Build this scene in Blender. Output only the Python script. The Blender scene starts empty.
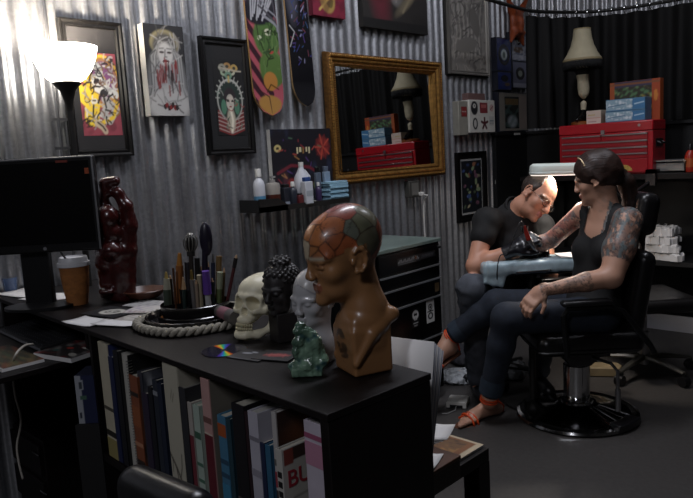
import bpy, math, random
import numpy as np
from math import sin, cos, pi, radians, sqrt, atan2
from mathutils import Vector, Matrix
random.seed(7)
scene = bpy.context.scene
COL = scene.collection
# ------------------------------------------------------------------ camera
CAM_H, FPX = 1.4, 680.0
yaw, pit, rol = radians(44.5), radians(7.8), radians(3.3)
f0 = np.array([-sin(yaw), cos(yaw), 0.]); r0 = np.array([cos(yaw), sin(yaw), 0.]); UPV = np.array([0, 0, 1.])
cF = f0*cos(pit)-UPV*sin(pit); cU = UPV*cos(pit)+f0*sin(pit)
cR = r0*cos(rol)-cU*sin(rol); cUp = cU*cos(rol)+r0*sin(rol)
EYE = np.array([0, 0, CAM_H])
def sight(x, y): return cF+cR*(x-346.5)/FPX+cUp*(249-y)/FPX
def pz(x, y, z):
    d = sight(x, y); return EYE+d*(z-CAM_H)/d[2]
def pX(x, y, X):
    d = sight(x, y); return EYE+d*X/d[0]
def pY(x, y, Y):
    d = sight(x, y); return EYE+d*Y/d[1]
def ph(x, y, D):
    d = sight(x, y); return EYE+d*D/(d@f0)
cd = bpy.data.cameras.new('camera'); cam = bpy.data.objects.new('camera', cd); COL.objects.link(cam)
cam.matrix_world = Matrix(((cR[0], cUp[0], -cF[0], 0), (cR[1], cUp[1], -cF[1], 0), (cR[2], cUp[2], -cF[2], CAM_H), (0, 0, 0, 1)))
cd.sensor_fit = 'HORIZONTAL'; cd.sensor_width = 36; cd.lens = 36*FPX/693; cd.clip_start = .02
scene.camera = cam
LEFT = -r0; NEAR = -f0        # room directions: along the row of people, and towards the bookcase
# ------------------------------------------------------------------ materials
def srgb(h):
    if isinstance(h, str):
        h = h.lstrip('#'); v = [int(h[i:i+2], 16)/255 for i in (0, 2, 4)]
    else: v = h
    return tuple((c/12.92 if c <= .04045 else ((c+.055)/1.055)**2.4) for c in v)
MATS = {}
def mat(name, col='#808080', rough=.5, metal=0., spec=.5, var=0., scale=20., bump=0., bscale=200., emit=None, estr=0., attr=False, coat=0., trans=0., alpha=1., kind='noise'):
    if name in MATS: return MATS[name]
    m = bpy.data.materials.new(name); m.use_nodes = True
    nt = m.node_tree; b = nt.nodes['Principled BSDF']
    def s(k, v):
        if k in b.inputs: b.inputs[k].default_value = v
    c = srgb(col)
    s('Base Color', (*c, 1)); s('Roughness', rough); s('Metallic', metal); s('Specular IOR Level', spec); s('Coat Weight', coat); s('Coat Roughness', .1)
    s('Transmission Weight', trans); s('Alpha', alpha)
    tc = nt.nodes.new('ShaderNodeTexCoord')
    src = None
    if attr:
        a = nt.nodes.new('ShaderNodeAttribute'); a.attribute_name = 'Col'; src = a.outputs['Color']
        if not var: nt.links.new(src, b.inputs['Base Color'])
    if var:
        n = nt.nodes.new('ShaderNodeTexNoise'); n.inputs['Scale'].default_value = scale; n.inputs['Detail'].default_value = 6
        nt.links.new(tc.outputs['Object'], n.inputs['Vector'])
        mr = nt.nodes.new('ShaderNodeMapRange'); mr.inputs['From Min'].default_value = .3; mr.inputs['From Max'].default_value = .7
        mr.inputs['To Min'].default_value = 1-var; mr.inputs['To Max'].default_value = 1+var
        nt.links.new(n.outputs['Fac'], mr.inputs['Value'])
        mx = nt.nodes.new('ShaderNodeVectorMath'); mx.operation = 'SCALE'
        if src: nt.links.new(src, mx.inputs[0])
        else: mx.inputs[0].default_value = c
        nt.links.new(mr.outputs[0], mx.inputs['Scale']); nt.links.new(mx.outputs[0], b.inputs['Base Color'])
    if bump:
        n2 = nt.nodes.new('ShaderNodeTexNoise'); n2.inputs['Scale'].default_value = bscale; n2.inputs['Detail'].default_value = 4
        nt.links.new(tc.outputs['Object'], n2.inputs['Vector'])
        bp = nt.nodes.new('ShaderNodeBump'); bp.inputs['Strength'].default_value = bump; bp.inputs['Distance'].default_value = .003
        nt.links.new(n2.outputs['Fac'], bp.inputs['Height']); nt.links.new(bp.outputs[0], b.inputs['Normal'])
    if emit:
        s('Emission Color', (*srgb(emit), 1)); s('Emission Strength', estr)
    MATS[name] = m; return m
def galvanised():
    m = mat('galvanised_steel', '#b4b6ba', .38, .84)
    nt = m.node_tree; b = nt.nodes['Principled BSDF']
    tc = nt.nodes.new('ShaderNodeTexCoord')
    v = nt.nodes.new('ShaderNodeTexVoronoi'); v.inputs['Scale'].default_value = 75
    nt.links.new(tc.outputs['Object'], v.inputs['Vector'])
    mp = nt.nodes.new('ShaderNodeMapping'); mp.inputs['Scale'].default_value = (9, 9, .6)
    nt.links.new(tc.outputs['Object'], mp.inputs['Vector'])
    n = nt.nodes.new('ShaderNodeTexNoise'); n.inputs['Scale'].default_value = 1.6; n.inputs['Detail'].default_value = 7
    nt.links.new(mp.outputs[0], n.inputs['Vector'])
    r1 = nt.nodes.new('ShaderNodeValToRGB'); r1.color_ramp.elements[0].color = (*srgb('#97979a'), 1); r1.color_ramp.elements[1].color = (*srgb('#c4c6ca'), 1)
    r1.color_ramp.elements[0].position = .3; r1.color_ramp.elements[1].position = .68
    nt.links.new(n.outputs['Fac'], r1.inputs[0])
    sp = nt.nodes.new('ShaderNodeSeparateColor'); nt.links.new(v.outputs['Color'], sp.inputs[0])
    mr = nt.nodes.new('ShaderNodeMapRange'); mr.inputs['To Min'].default_value = .88; mr.inputs['To Max'].default_value = 1.06
    nt.links.new(sp.outputs[0], mr.inputs['Value'])
    mx = nt.nodes.new('ShaderNodeVectorMath'); mx.operation = 'SCALE'
    nt.links.new(r1.outputs[0], mx.inputs[0]); nt.links.new(mr.outputs[0], mx.inputs['Scale']); nt.links.new(mx.outputs[0], b.inputs['Base Color'])
    m2 = nt.nodes.new('ShaderNodeMapRange'); m2.inputs['To Min'].default_value = .33; m2.inputs['To Max'].default_value = .42
    nt.links.new(sp.outputs[1], m2.inputs['Value']); nt.links.new(m2.outputs[0], b.inputs['Roughness'])
    return m
# ------------------------------------------------------------------ scene objects
def props(o, label=None, cat=None, group=None, kind=None):
    if label: o['label'] = label
    if cat: o['category'] = cat
    if group: o['group'] = group
    if kind: o['kind'] = kind
    return o
ROOTM = {}
def thing(name, label, cat, loc=(0, 0, 0), group=None):
    o = bpy.data.objects.new(name, None); COL.objects.link(o); o.empty_display_size = .05
    o.location = [float(v) for v in loc]; props(o, label, cat, group)
    ROOTM[o.name] = np.array(o.location); return o
class MB:
    """collects shapes, in room coordinates (or through a frame matrix), into ONE mesh"""
    def __init__(s, M=None): s.v = []; s.f = []; s.mi = []; s.M = M; s.cur = 0
    def add(s, vs, fs):
        o = len(s.v)
        if s.M is not None: vs = [tuple(s.M @ Vector([float(c) for c in v])) for v in vs]
        s.v += [tuple(float(c) for c in v) for v in vs]; s.f += [tuple(i+o for i in f) for f in fs]; s.mi += [s.cur]*len(fs); return s
    def box(s, c, d, R=None):
        vs = []
        for i in (-1, 1):
            for j in (-1, 1):
                for k in (-1, 1):
                    p = Vector((i*d[0]/2, j*d[1]/2, k*d[2]/2))
                    if R is not None: p = R @ p
                    vs.append((p.x+c[0], p.y+c[1], p.z+c[2]))
        return s.add(vs, [(0, 1, 3, 2), (4, 6, 7, 5), (0, 4, 5, 1), (2, 3, 7, 6), (0, 2, 6, 4), (1, 5, 7, 3)])
    def b2(s, a, b): return s.box([(a[i]+b[i])/2 for i in range(3)], [abs(b[i]-a[i]) for i in range(3)])
    def tube(s, pts, r, n=10, cap=True, flat=1., closed=False):
        P = [Vector([float(c) for c in p]) for p in pts]; N = len(P)
        rs = r if hasattr(r, '__len__') else [r]*N
        vs = []; fs = []; prev = None
        for i in range(N):
            if closed: t = (P[(i+1) % N]-P[i-1]).normalized()
            else: t = (P[min(i+1, N-1)]-P[max(i-1, 0)]).normalized()
            if prev is None:
                a = Vector((0, 0, 1)) if abs(t.z) < .9 else Vector((1, 0, 0))
                u = t.cross(a).normalized()
            else: u = (prev-t*prev.dot(t)).normalized()
            prev = u; w = t.cross(u)
            for k in range(n):
                an = 2*pi*k/n; q = P[i]+u*cos(an)*rs[i]+w*sin(an)*rs[i]*flat; vs.append(tuple(q))
        for i in range(N if closed else N-1):
            for k in range(n):
                a, b = i*n+k, i*n+(k+1) % n; j = ((i+1) % N)*n
                fs.append((a, b, j+(k+1) % n, j+k))
        if cap and not closed: fs += [tuple(range(n))[::-1], tuple((N-1)*n+k for k in range(n))]
        return s.add(vs, fs)
    def cyl(s, a, b, ra, rb=None, n=20): return s.tube([a, b], [ra, ra if rb is None else rb], n)
    def lathe(s, prof, c=(0, 0, 0), n=32, sx=1., sy=1.):
        vs = []; fs = []
        for (r, z) in prof:
            for k in range(n):
                a = 2*pi*k/n; vs.append((c[0]+r*cos(a)*sx, c[1]+r*sin(a)*sy, c[2]+z))
        for i in range(len(prof)-1):
            for k in range(n): fs.append((i*n+k, i*n+(k+1) % n, (i+1)*n+(k+1) % n, (i+1)*n+k))
        if prof[0][0] > 1e-5: fs.append(tuple(range(n))[::-1])
        if prof[-1][0] > 1e-5: fs.append(tuple((len(prof)-1)*n+k for k in range(n)))
        return s.add(vs, fs)
    def ball(s, c, r, n=12, m=8):
        rr = r if hasattr(r, '__len__') else (r, r, r)
        vs = []; fs = []
        for i in range(m+1):
            th = pi*i/m
            for k in range(n):
                a = 2*pi*k/n; vs.append((c[0]+rr[0]*sin(th)*cos(a), c[1]+rr[1]*sin(th)*sin(a), c[2]+rr[2]*cos(th)))
        for i in range(m):
            for k in range(n): fs.append((i*n+k, (i+1)*n+k, (i+1)*n+(k+1) % n, i*n+(k+1) % n))
        return s.add(vs, fs)
    def prism(s, poly, ax_o, ux, uy, uz, t):
        """polygon in the plane (ux,uy) at ax_o, extruded t along uz"""
        o = np.array(ax_o, float); ux, uy, uz = (np.array(a, float) for a in (ux, uy, uz)); n = len(poly)
        vs = [o+ux*p[0]+uy*p[1] for p in poly]+[o+ux*p[0]+uy*p[1]+uz*t for p in poly]
        fs = [tuple(range(n))[::-1], tuple(range(n, 2*n))]+[(i, (i+1) % n, n+(i+1) % n, n+i) for i in range(n)]
        return s.add(vs, fs)
    def quad(s, a, b, c, d): return s.add([a, b, c, d], [(0, 1, 2, 3)])
def mesh_obj(name, vs, fs, mats, parent=None, smooth=35, cols=None, bev=0., mi=None, fixn=True):
    off = np.zeros(3)
    if parent is not None:
        r = parent
        while r.parent: r = r.parent
        off = ROOTM[r.name]
    V = np.asarray(vs, float)-off
    me = bpy.data.meshes.new(name)
    if isinstance(fs, np.ndarray):
        n = len(fs); me.vertices.add(len(V)); me.vertices.foreach_set('co', V.astype(np.float32).ravel())
        me.loops.add(n*4); me.loops.foreach_set('vertex_index', fs.astype(np.int32).ravel())
        me.polygons.add(n); me.polygons.foreach_set('loop_start', np.arange(0, n*4, 4, dtype=np.int32))
        me.update(calc_edges=True); me.validate()
    else:
        me.from_pydata([tuple(v) for v in V], [], fs); me.update()
        if fixn:
            import bmesh
            bm = bmesh.new(); bm.from_mesh(me); bmesh.ops.recalc_face_normals(bm, faces=bm.faces); bm.to_mesh(me); bm.free()
    if not isinstance(mats, (list, tuple)): mats = [mats]
    for m in mats: me.materials.append(m)
    if mi and len(mats) > 1: me.polygons.foreach_set('material_index', mi)
    if smooth:
        me.shade_smooth()
        if smooth < 180: me.set_sharp_from_angle(angle=radians(smooth))
    if cols is not None:
        a = me.color_attributes.new('Col', 'FLOAT_COLOR', 'POINT')
        c4 = np.ones((len(V), 4), np.float32); c4[:, :3] = cols; a.data.foreach_set('color', c4.ravel())
    o = bpy.data.objects.new(name, me); COL.objects.link(o)
    if parent is not None: o.parent = parent
    if bev:
        bm_ = o.modifiers.new('bevel', 'BEVEL'); bm_.width = bev; bm_.segments = 2; bm_.limit_method = 'ANGLE'; bm_.angle_limit = radians(40)
    return o
def part(name, mb, m, parent=None, smooth=35, bev=0., label=None):
    o = mesh_obj(name, mb.v, mb.f, m, parent, smooth, bev=bev, mi=mb.mi)
    if label: o['label'] = label
    return o
def solo(name, mb, m, label, cat, loc=None, group=None, smooth=35, bev=0.):
    """a thing that is one mesh, with its origin at its base"""
    V = np.array(mb.v)
    if loc is None: loc = np.array([(V[:, 0].min()+V[:, 0].max())/2, (V[:, 1].min()+V[:, 1].max())/2, V[:, 2].min()])
    o = mesh_obj(name, V-np.array(loc), mb.f, m, None, smooth, bev=bev, mi=mb.mi)
    o.location = [float(c) for c in loc]; props(o, label, cat, group); return o
def struct(name, mb, m, smooth=35, label=None, cat=None, parent=None):
    o = part(name, mb, m, parent, smooth); props(o, label, cat, None, 'structure'); return o
def frame4(o, x, y, z):
    return Matrix(((x[0], y[0], z[0], o[0]), (x[1], y[1], z[1], o[1]), (x[2], y[2], z[2], o[2]), (0, 0, 0, 1)))
def nz(v): v = np.array(v, float); return v/np.linalg.norm(v)
def spin(o, a, up=(0, 0, 1)):
    """frame at o with local x turned a degrees from room +X"""
    a = radians(a); return frame4(o, (cos(a), sin(a), 0), (-sin(a), cos(a), 0), (0, 0, 1))
# ------------------------------------------------------------------ implicit (sculpted) shapes
class Fr:
    def __init__(s, o=(0, 0, 0), x=(1, 0, 0), z=(0, 0, 1), sc=1.):
        s.o = np.array(o, float); s.x = nz(x); zz = np.array(z, float); zz = zz-s.x*(zz@s.x); s.z = nz(zz); s.y = np.cross(s.z, s.x); s.sc = sc
        s.R = np.stack([s.x, s.y, s.z], 1)
    def p(s, q): return s.o+s.R@(np.array(q, float)*s.sc)
    def inv(s, P): return ((P-s.o)@s.R)/s.sc
ID = Fr()
def cap(a, b, ra, rb=None, k=.02, fr=ID, op=1, col=None, flat=None):
    rb = ra if rb is None else rb
    a, b = fr.p(a), fr.p(b); ra, rb, k = ra*fr.sc, rb*fr.sc, k*fr.sc; ab = b-a; L2 = max(ab@ab, 1e-12)
    def f(X, Y, Z):
        t = np.clip(((X-a[0])*ab[0]+(Y-a[1])*ab[1]+(Z-a[2])*ab[2])/L2, 0, 1)
        return np.sqrt((X-a[0]-t*ab[0])**2+(Y-a[1]-t*ab[1])**2+(Z-a[2]-t*ab[2])**2)-(ra+t*(rb-ra))
    m = max(ra, rb); return (f, np.minimum(a, b)-m, np.maximum(a, b)+m, k, op, col)
def ell(c, r, k=.02, fr=ID, op=1, col=None, rot=None):
    r = np.array(r if hasattr(r, '__len__') else (r, r, r), float)*fr.sc; c = fr.p(c); R = fr.R
    if rot is not None: R = R@np.array(Matrix.Rotation(radians(rot[1]), 3, rot[0]))
    def f(X, Y, Z):
        x, y, z = X-c[0], Y-c[1], Z-c[2]
        q = [(x*R[0, i]+y*R[1, i]+z*R[2, i]) for i in range(3)]
        k0 = np.sqrt(sum((q[i]/r[i])**2 for i in range(3))); k1 = np.sqrt(sum((q[i]/r[i]**2)**2 for i in range(3)))+1e-9
        return k0*(k0-1)/k1
    e = np.sqrt(((R*r[None, :])**2).sum(1)); return (f, c-e, c+e, k*fr.sc, op, col)
def blk(c, h, rd=.005, k=.01, fr=ID, op=1, col=None, rot=None):
    h = np.array(h, float)*fr.sc; rd *= fr.sc; c = fr.p(c); R = fr.R
    if rot is not None: R = R@np.array(Matrix.Rotation(radians(rot[1]), 3, rot[0]))
    def f(X, Y, Z):
        x, y, z = X-c[0], Y-c[1], Z-c[2]
        q = [np.abs(x*R[0, i]+y*R[1, i]+z*R[2, i])-(h[i]-rd) for i in range(3)]
        return np.sqrt(sum(np.maximum(v, 0)**2 for v in q))+np.minimum(np.maximum(np.maximum(q[0], q[1]), q[2]), 0)-rd
    e = (np.abs(R)*h[None, :]).sum(1); return (f, c-e, c+e, k*fr.sc, op, col)
def sculpt(prims, res):
    lo = np.min([p[1] for p in prims if p[4] > 0], 0)-3*res; hi = np.max([p[2] for p in prims if p[4] > 0], 0)+3*res
    n = np.ceil((hi-lo)/res).astype(int)+1
    D = np.full(n, .5, np.float32); ax = [lo[i]+res*np.arange(n[i]) for i in range(3)]
    for f, a, b, k, op, col in prims:
        m = k+3*res
        i0 = np.clip(np.floor((a-m-lo)/res).astype(int), 0, n); i1 = np.clip(np.ceil((b+m-lo)/res).astype(int)+1, 0, n)
        if (i1 <= i0).any(): continue
        sl = tuple(slice(i0[i], i1[i]) for i in range(3))
        d = f(ax[0][sl[0]][:, None, None], ax[1][sl[1]][None, :, None], ax[2][sl[2]][None, None, :])
        E = D[sl]
        if op > 0:
            h = np.clip(.5+.5*(E-d)/k, 0, 1); D[sl] = E*(1-h)+d*h-k*h*(1-h)
        else:
            d = -d; h = np.clip(.5-.5*(E-d)/k, 0, 1); D[sl] = E*(1-h)+d*h+k*h*(1-h)
    S = D < 0; cn = n-1
    def cut(A, o): return A[o[0]:o[0]+cn[0], o[1]:o[1]+cn[1], o[2]:o[2]+cn[2]]
    cs = [(i, j, k) for i in (0, 1) for j in (0, 1) for k in (0, 1)]
    tot = sum(cut(S, c).astype(np.int8) for c in cs); act = (tot > 0) & (tot < 8)
    idx = np.full(cn, -1, np.int64); I = np.argwhere(act); idx[act] = np.arange(len(I))
    acc = np.zeros((len(I), 3)); cnt = np.zeros(len(I))
    for a in range(3):
        for o in cs:
            if o[a]: continue
            o2 = list(o); o2[a] = 1
            d1 = cut(D, o)[act]; d2 = cut(D, o2)[act]; cr = (d1 < 0) != (d2 < 0)
            t = np.where(cr, d1/np.where(cr, d1-d2, 1), 0)
            q = np.array(o, float)[None, :].repeat(len(I), 0); q[:, a] += t
            acc[cr] += q[cr]; cnt[cr] += 1
    V = lo+res*(I+acc/cnt[:, None]); F = []
    for a in range(3):
        b, c = (a+1) % 3, (a+2) % 3
        s1 = [slice(1, -1)]*3; s1[a] = slice(0, -1); s2 = list(s1); s2[a] = slice(1, None)
        A, B = S[tuple(s1)], S[tuple(s2)]; ch = np.argwhere(A != B); st = A[A != B]
        base = ch.copy(); base[:, b] += 1; base[:, c] += 1
        def g(db, dc):
            q = base.copy(); q[:, b] += db; q[:, c] += dc; return idx[q[:, 0], q[:, 1], q[:, 2]]
        Q = np.stack([g(-1, -1), g(0, -1), g(0, 0), g(-1, 0)], 1); Q[~st] = Q[~st][:, ::-1]; F.append(Q)
    F = np.concatenate(F); F = F[(F >= 0).all(1)]
    return V, F
def prim_cols(V, prims, default):
    best = np.full(len(V), 9.); out = np.tile(np.array(default), (len(V), 1))
    for f, a, b, k, op, col in prims:
        if op < 0: continue
        d = f(V[:, 0], V[:, 1], V[:, 2]); w = d < best; best[w] = d[w]; out[w] = col if col is not None else default
    return out
def carve(name, prims, res, m, parent, paint=None, default=(.5, .5, .5), label=None, clip=None):
    V, F = sculpt(prims, res)
    if clip is not None:
        keep = clip(V); F = F[keep[F].all(1)]
    cols = prim_cols(V, prims, default) if paint != 0 else None
    if callable(paint): cols = paint(V, cols)
    o = mesh_obj(name, V, F, m, parent, 180, cols)
    if label: o['label'] = label
    return o
def wob(P, s, seed=0):
    rs = np.random.RandomState(seed); out = 0
    for i in range(7):
        k = rs.normal(size=3)*s*(1+.35*i); out = out+np.sin(P@k+rs.uniform(0, 6.3))/(1+.35*i)
    return out/3.
# ------------------------------------------------------------------ flat artwork as a coloured mesh
class Art:
    """a print: rows of coloured mesh points; height 1, width asp"""
    def __init__(s, asp, n=70, base='#202020'):
        s.asp = asp; s.ny = n; s.nx = max(4, int(n*asp))
        s.U, s.V = np.meshgrid(np.linspace(0, asp, s.nx), np.linspace(0, 1, s.ny)); s.C = np.zeros(s.U.shape+(3,)); s.C[:] = srgb(base)
    def put(s, m, col): m = np.clip(m, 0, 1)[..., None]; s.C = s.C*(1-m)+np.array(srgb(col))*m; return s
    def ell(s, cx, cy, rx, ry, col, rot=0, soft=.15):
        a = radians(rot); x, y = s.U-cx*s.asp, s.V-cy; x, y = x*cos(a)+y*sin(a), -x*sin(a)+y*cos(a)
        return s.put((1-np.sqrt((x/rx)**2+(y/ry)**2))/soft+.5, col)
    def ring(s, cx, cy, r, w, col, ry=None):
        q = np.sqrt((s.U-cx*s.asp)**2+((s.V-cy)*r/(ry or r))**2); return s.put((w-np.abs(q-r))*60+.5, col)
    def rect(s, x0, y0, x1, y1, col):
        return s.put(((s.U >= x0*s.asp) & (s.U <= x1*s.asp) & (s.V >= y0) & (s.V <= y1)).astype(float), col)
    def line(s, pts, w, col):
        best = np.full(s.U.shape, 9.)
        for (a, b) in zip(pts[:-1], pts[1:]):
            ax, ay, bx, by = a[0]*s.asp, a[1], b[0]*s.asp, b[1]; L = (bx-ax)**2+(by-ay)**2+1e-9
            t = np.clip(((s.U-ax)*(bx-ax)+(s.V-ay)*(by-ay))/L, 0, 1); best = np.minimum(best, np.hypot(s.U-ax-t*(bx-ax), s.V-ay-t*(by-ay)))
        return s.put((w-best)*s.ny*.8+.5, col)
    def mottle(s, col, sc, amt, seed, region=None):
        P = np.stack([s.U, s.V, s.U*0], -1); m = np.clip(wob(P, sc, seed)*2-.2, 0, 1)*amt
        if region is not None:
            x0, y0, x1, y1 = region; m = m*((s.U >= x0*s.asp) & (s.U <= x1*s.asp) & (s.V >= y0) & (s.V <= y1))
        return s.put(m, col)
    def scrib(s, n, reg, cols, w, seed, ln=.1, curl=1.5):
        rs_ = np.random.RandomState(seed); x0, y0, x1, y1 = reg
        for i in range(n):
            x, y, a = rs_.uniform(x0, x1), rs_.uniform(y0, y1), rs_.uniform(0, 6.3); p = [(x, y)]
            for j in range(4):
                a += rs_.uniform(-curl, curl)*.6; x += ln/4*cos(a)/s.asp; y += ln/4*sin(a); p.append((min(max(x, 0), 1), min(max(y, 0), 1)))
            s.line(p, w*rs_.uniform(.6, 1.3), cols[i % len(cols)])
        return s
    def obj(s, name, o, ux, uy, m, parent, label=None):
        """o lower-left corner, ux/uy full edge vectors"""
        o, ux, uy = (np.array(q, float) for q in (o, ux, uy))
        V = o+(s.U/s.asp)[..., None]*ux+s.V[..., None]*uy; V = V.reshape(-1, 3)
        i = np.arange(s.nx*s.ny).reshape(s.ny, s.nx)
        F = np.stack([i[:-1, :-1], i[:-1, 1:], i[1:, 1:], i[1:, :-1]], -1).reshape(-1, 4)
        ob = mesh_obj(name, V, F, m, parent, 180, s.C.reshape(-1, 3))
        if label: ob['label'] = label
        return ob
def text_mb(txt, size, M, ext=.0004, bold=0.):
    cu = bpy.data.curves.new('lettering', 'FONT'); cu.body = txt; cu.size = size; cu.extrude = ext; cu.align_x = 'LEFT'; cu.offset = bold
    o = bpy.data.objects.new('lettering', cu); COL.objects.link(o)
    dg = bpy.context.evaluated_depsgraph_get(); me = bpy.data.meshes.new_from_object(o.evaluated_get(dg))
    mb = MB(M); mb.add([tuple(v.co) for v in me.vertices], [tuple(p.vertices) for p in me.polygons])
    bpy.data.objects.remove(o); bpy.data.curves.remove(cu); bpy.data.meshes.remove(me); return mb
# common materials
BLACK = mat('black_paint', '#191817', .45, var=.15, bump=.05)
SATIN = mat('black_satin_wood', '#100b0b', .5, spec=.25, var=.25, scale=8, bump=.08, bscale=90)
PLASTIC = mat('black_plastic', '#141416', .35)
LEATHER = mat('black_leather', '#121112', .3, var=.2, bump=.12, bscale=160)
CHROME = mat('chrome', '#c8c8c8', .12, 1.)
STEEL = mat('dull_steel', '#9a9a9c', .35, 1.)
WHITE = mat('white_plastic', '#d8d6d0', .45)
PAPER = mat('white_paper', '#d6d4d2', .8)
PRINT = mat('print', rough=.55, attr=True)
GLOSSPRINT = mat('gloss_print', rough=.22, attr=True)
CLOTHBLACK = mat('black_cloth', '#0d0d0e', .85, bump=.2, bscale=300)
SKIN = mat('skin', rough=.48, attr=True, bump=.05, bscale=120)
DENIM = mat('denim', '#1b222e', .85, var=.25, scale=30, bump=.25, bscale=400)
# ================================================================== THE SETTING
GALV = galvanised()
WX = -2.9
def corrugated(a, b, z0, z1, nrm, amp=.0105, pitch=.073):
    a, b, nrm = np.array(a, float), np.array(b, float), np.array(nrm, float); L = np.linalg.norm(b-a); n = int(L/pitch*14)
    mb = MB(); vs = []; fs = []
    for i in range(n+1):
        t = i/n; q = a+(b-a)*t+nrm*(amp*math.tanh(1.7*sin(2*pi*t*L/pitch))/.935-amp)
        vs += [(q[0], q[1], z0), (q[0], q[1], z1)]
    for i in range(n): fs.append((2*i, 2*i+2, 2*i+3, 2*i+1))
    return mb.add(vs, fs)
FLOORM = mat('dark_vinyl_floor', '#413e3c', .5, var=.14, scale=45, bump=.1, bscale=60)
DARKWALL = mat('dark_wall_paint', '#3a3836', .8, var=.1)
PANEL = mat('black_panel', '#0e0e0f', .55, var=.2, scale=6, bump=.05)
struct('floor', MB().b2((-3.1, -2.7, -.06), (3.1, 5.4, 0)), FLOORM)
struct('ceiling', MB().b2((-3.1, -2.7, 3.4), (3.1, 5.4, 3.46)), mat('grey_ceiling', '#57544f', .9))
o = struct('wall_left', corrugated((WX, -2.6, 0), (WX, 5.2, 0), 0, 3.4, (1, 0, 0)), GALV, smooth=180)
struct('wall_rear', corrugated((-2.9, 5.25, 0), (3.0, 5.25, 0), 0, 3.4, (0, -1, 0)), GALV, smooth=180)
struct('wall_right', MB().b2((3.0, -2.7, 0), (3.1, 5.4, 3.4)), DARKWALL)
struct('wall_front', MB().b2((-3.1, -2.7, 0), (3.1, -2.6, 3.4)), DARKWALL)
# black half-height panelling in the far corner, with a ledge on top
struct('trim_1', MB().b2((-2.895, 4.62, 0), (-2.86, 5.2, 1.49)).b2((-2.895, 4.6, 1.49), (-2.84, 5.2, 1.51)), PANEL)
struct('trim_2', MB().b2((-2.86, 5.09, 0), (3.0, 5.23, 1.49)).b2((-2.86, 5.06, 1.49), (3.0, 5.23, 1.512)), PANEL)
struct('baseboard_rear', MB().b2((-2.86, 5.07, 0), (3.0, 5.09, .115)), mat('white_baseboard', '#b9bac2', .5))
tag = MB().b2((-2.842, 4.86, 1.486), (-2.838, 4.95, 1.502)); struct('trim_3', tag, WHITE)
# surface conduit behind the lamp
p0, p1 = pX(55, 60, -2.885), pX(63, 158, -2.885)
cnd = MB().tube([(-2.885, p1[1], p1[2]-.15), (-2.885, p1[1]-.01, p0[2]+.6)], .007).tube([(-2.885, p1[1]+.03, p1[2]+.0), (-2.885, p1[1]+.03, p1[2]+.25)], .004)
for zz in (1.5, 1.62): cnd.box((-2.885, p1[1]+.005, zz), (.012, .06, .012))
cnd.tube([(-2.885, p1[1], p1[2]-.14), (-2.885, p1[1], .001)], .007)
solo('conduit', cnd, STEEL, 'thin grey conduit with clips running up the metal wall behind the lamp', 'pipe')
# ================================================================== PICTURES ON THE METAL WALL
FRAMEB = mat('black_picture_frame', '#0b0a0a', .4, spec=.3, var=.1)
MATB = mat('charcoal_mount_board', '#1e1d1f', .85)
def pic_frame(t, y0, y1, z0, z1, w, m, x0=WX, d=.028, name='frame'):
    mb = MB(); x1 = x0+d
    pr = [(0, 0), (0, d), (.25*w, d), (.5*w, d*.72), (.8*w, d*.78), (w, d*.5), (w, 0)]      # across the moulding: inset, height
    vs = []; fs = []; n = len(pr)
    for (sy, sz) in ((0, 0), (1, 0), (1, 1), (0, 1)):
        for (i, h) in pr: vs.append((x0+h, (y0+i) if not sy else (y1-i), (z0+i) if not sz else (z1-i)))
    for c in range(4):
        for k in range(n-1): fs.append((c*n+k, ((c+1) % 4)*n+k, ((c+1) % 4)*n+k+1, c*n+k+1))
    mb.add(vs, fs); return part(name, mb, m, t)
# 1. dragon print
a = Art(.6, 96, '#8c3f4a')
a.mottle('#59222e', 9, .6, 1); a.ring(.62, .66, .25, .02, '#c9a23a', .3); a.ring(.62, .66, .2, .012, '#b38a30', .25); a.ell(.62, .66, .2, .25, '#7b4a72')
for i in range(9): a.ring(.45+.045*i, .88-.05*i, .03, .007, '#c9a34a')
a.line([(.3, .9), (.55, .8), (.5, .64), (.72, .55), (.9, .5)], .055, '#c8c8c4'); a.line([(.15, .72), (.42, .62), (.35, .5)], .075, '#d8b428'); a.line([(.1, .5), (.3, .4), (.25, .22)], .11, '#d9ba35')
a.line([(.62, .44), (.9, .32), (.7, .18), (.55, .26), (.7, .36)], .05, '#a9a7a4'); a.line([(.45, .14), (.8, .22), (.95, .4)], .025, '#d9b733')
a.ell(.5, .62, .1, .13, '#d4d2cc', 30); a.ell(.45, .66, .05, .03, '#1c1a1c', 30); a.ell(.62, .52, .07, .05, '#2d2a2c', 20)
a.scrib(120, (.1, .12, .95, .95), ['#2a2022', '#c9c6c0', '#8a6a2a', '#1d1718', '#8d8a88', '#6a4a3a', '#a8a6a4'], .009, 4, .1)
for (x, y, r) in ((.32, .72, 60), (.4, .58, 10), (.58, .74, 120), (.75, .46, 40), (.3, .3, 80), (.72, .28, 150), (.5, .45, 60), (.2, .62, 20), (.62, .4, 100)):
    a.line([(x-.1*cos(radians(r)), y-.06*sin(radians(r))), (x, y+.02), (x+.12*cos(radians(r)), y+.07*sin(radians(r)))], .012, '#1d1718')
a.line([(.36, .15), (.5, .1), (.56, .05)], .04, '#b8a890'); a.line([(.38, .16), (.5, .11), (.56, .06)], .012, '#2a2020')
t = thing('framed_print', 'black framed print of a grey and yellow dragon on maroon, behind the glowing lamp', 'picture', (WX, 1.44, 1.456))
pic_frame(t, 1.297, 1.58, 1.456, 2.04, .032, FRAMEB)
part('mount_board', MB().b2((WX, 1.32, 1.48), (WX+.012, 1.56, 2.02)), MATB, t)
a.obj('print', (WX+.0135, 1.36, 1.55), (0, .18, 0), (0, 0, .355), PRINT, t)
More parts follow.
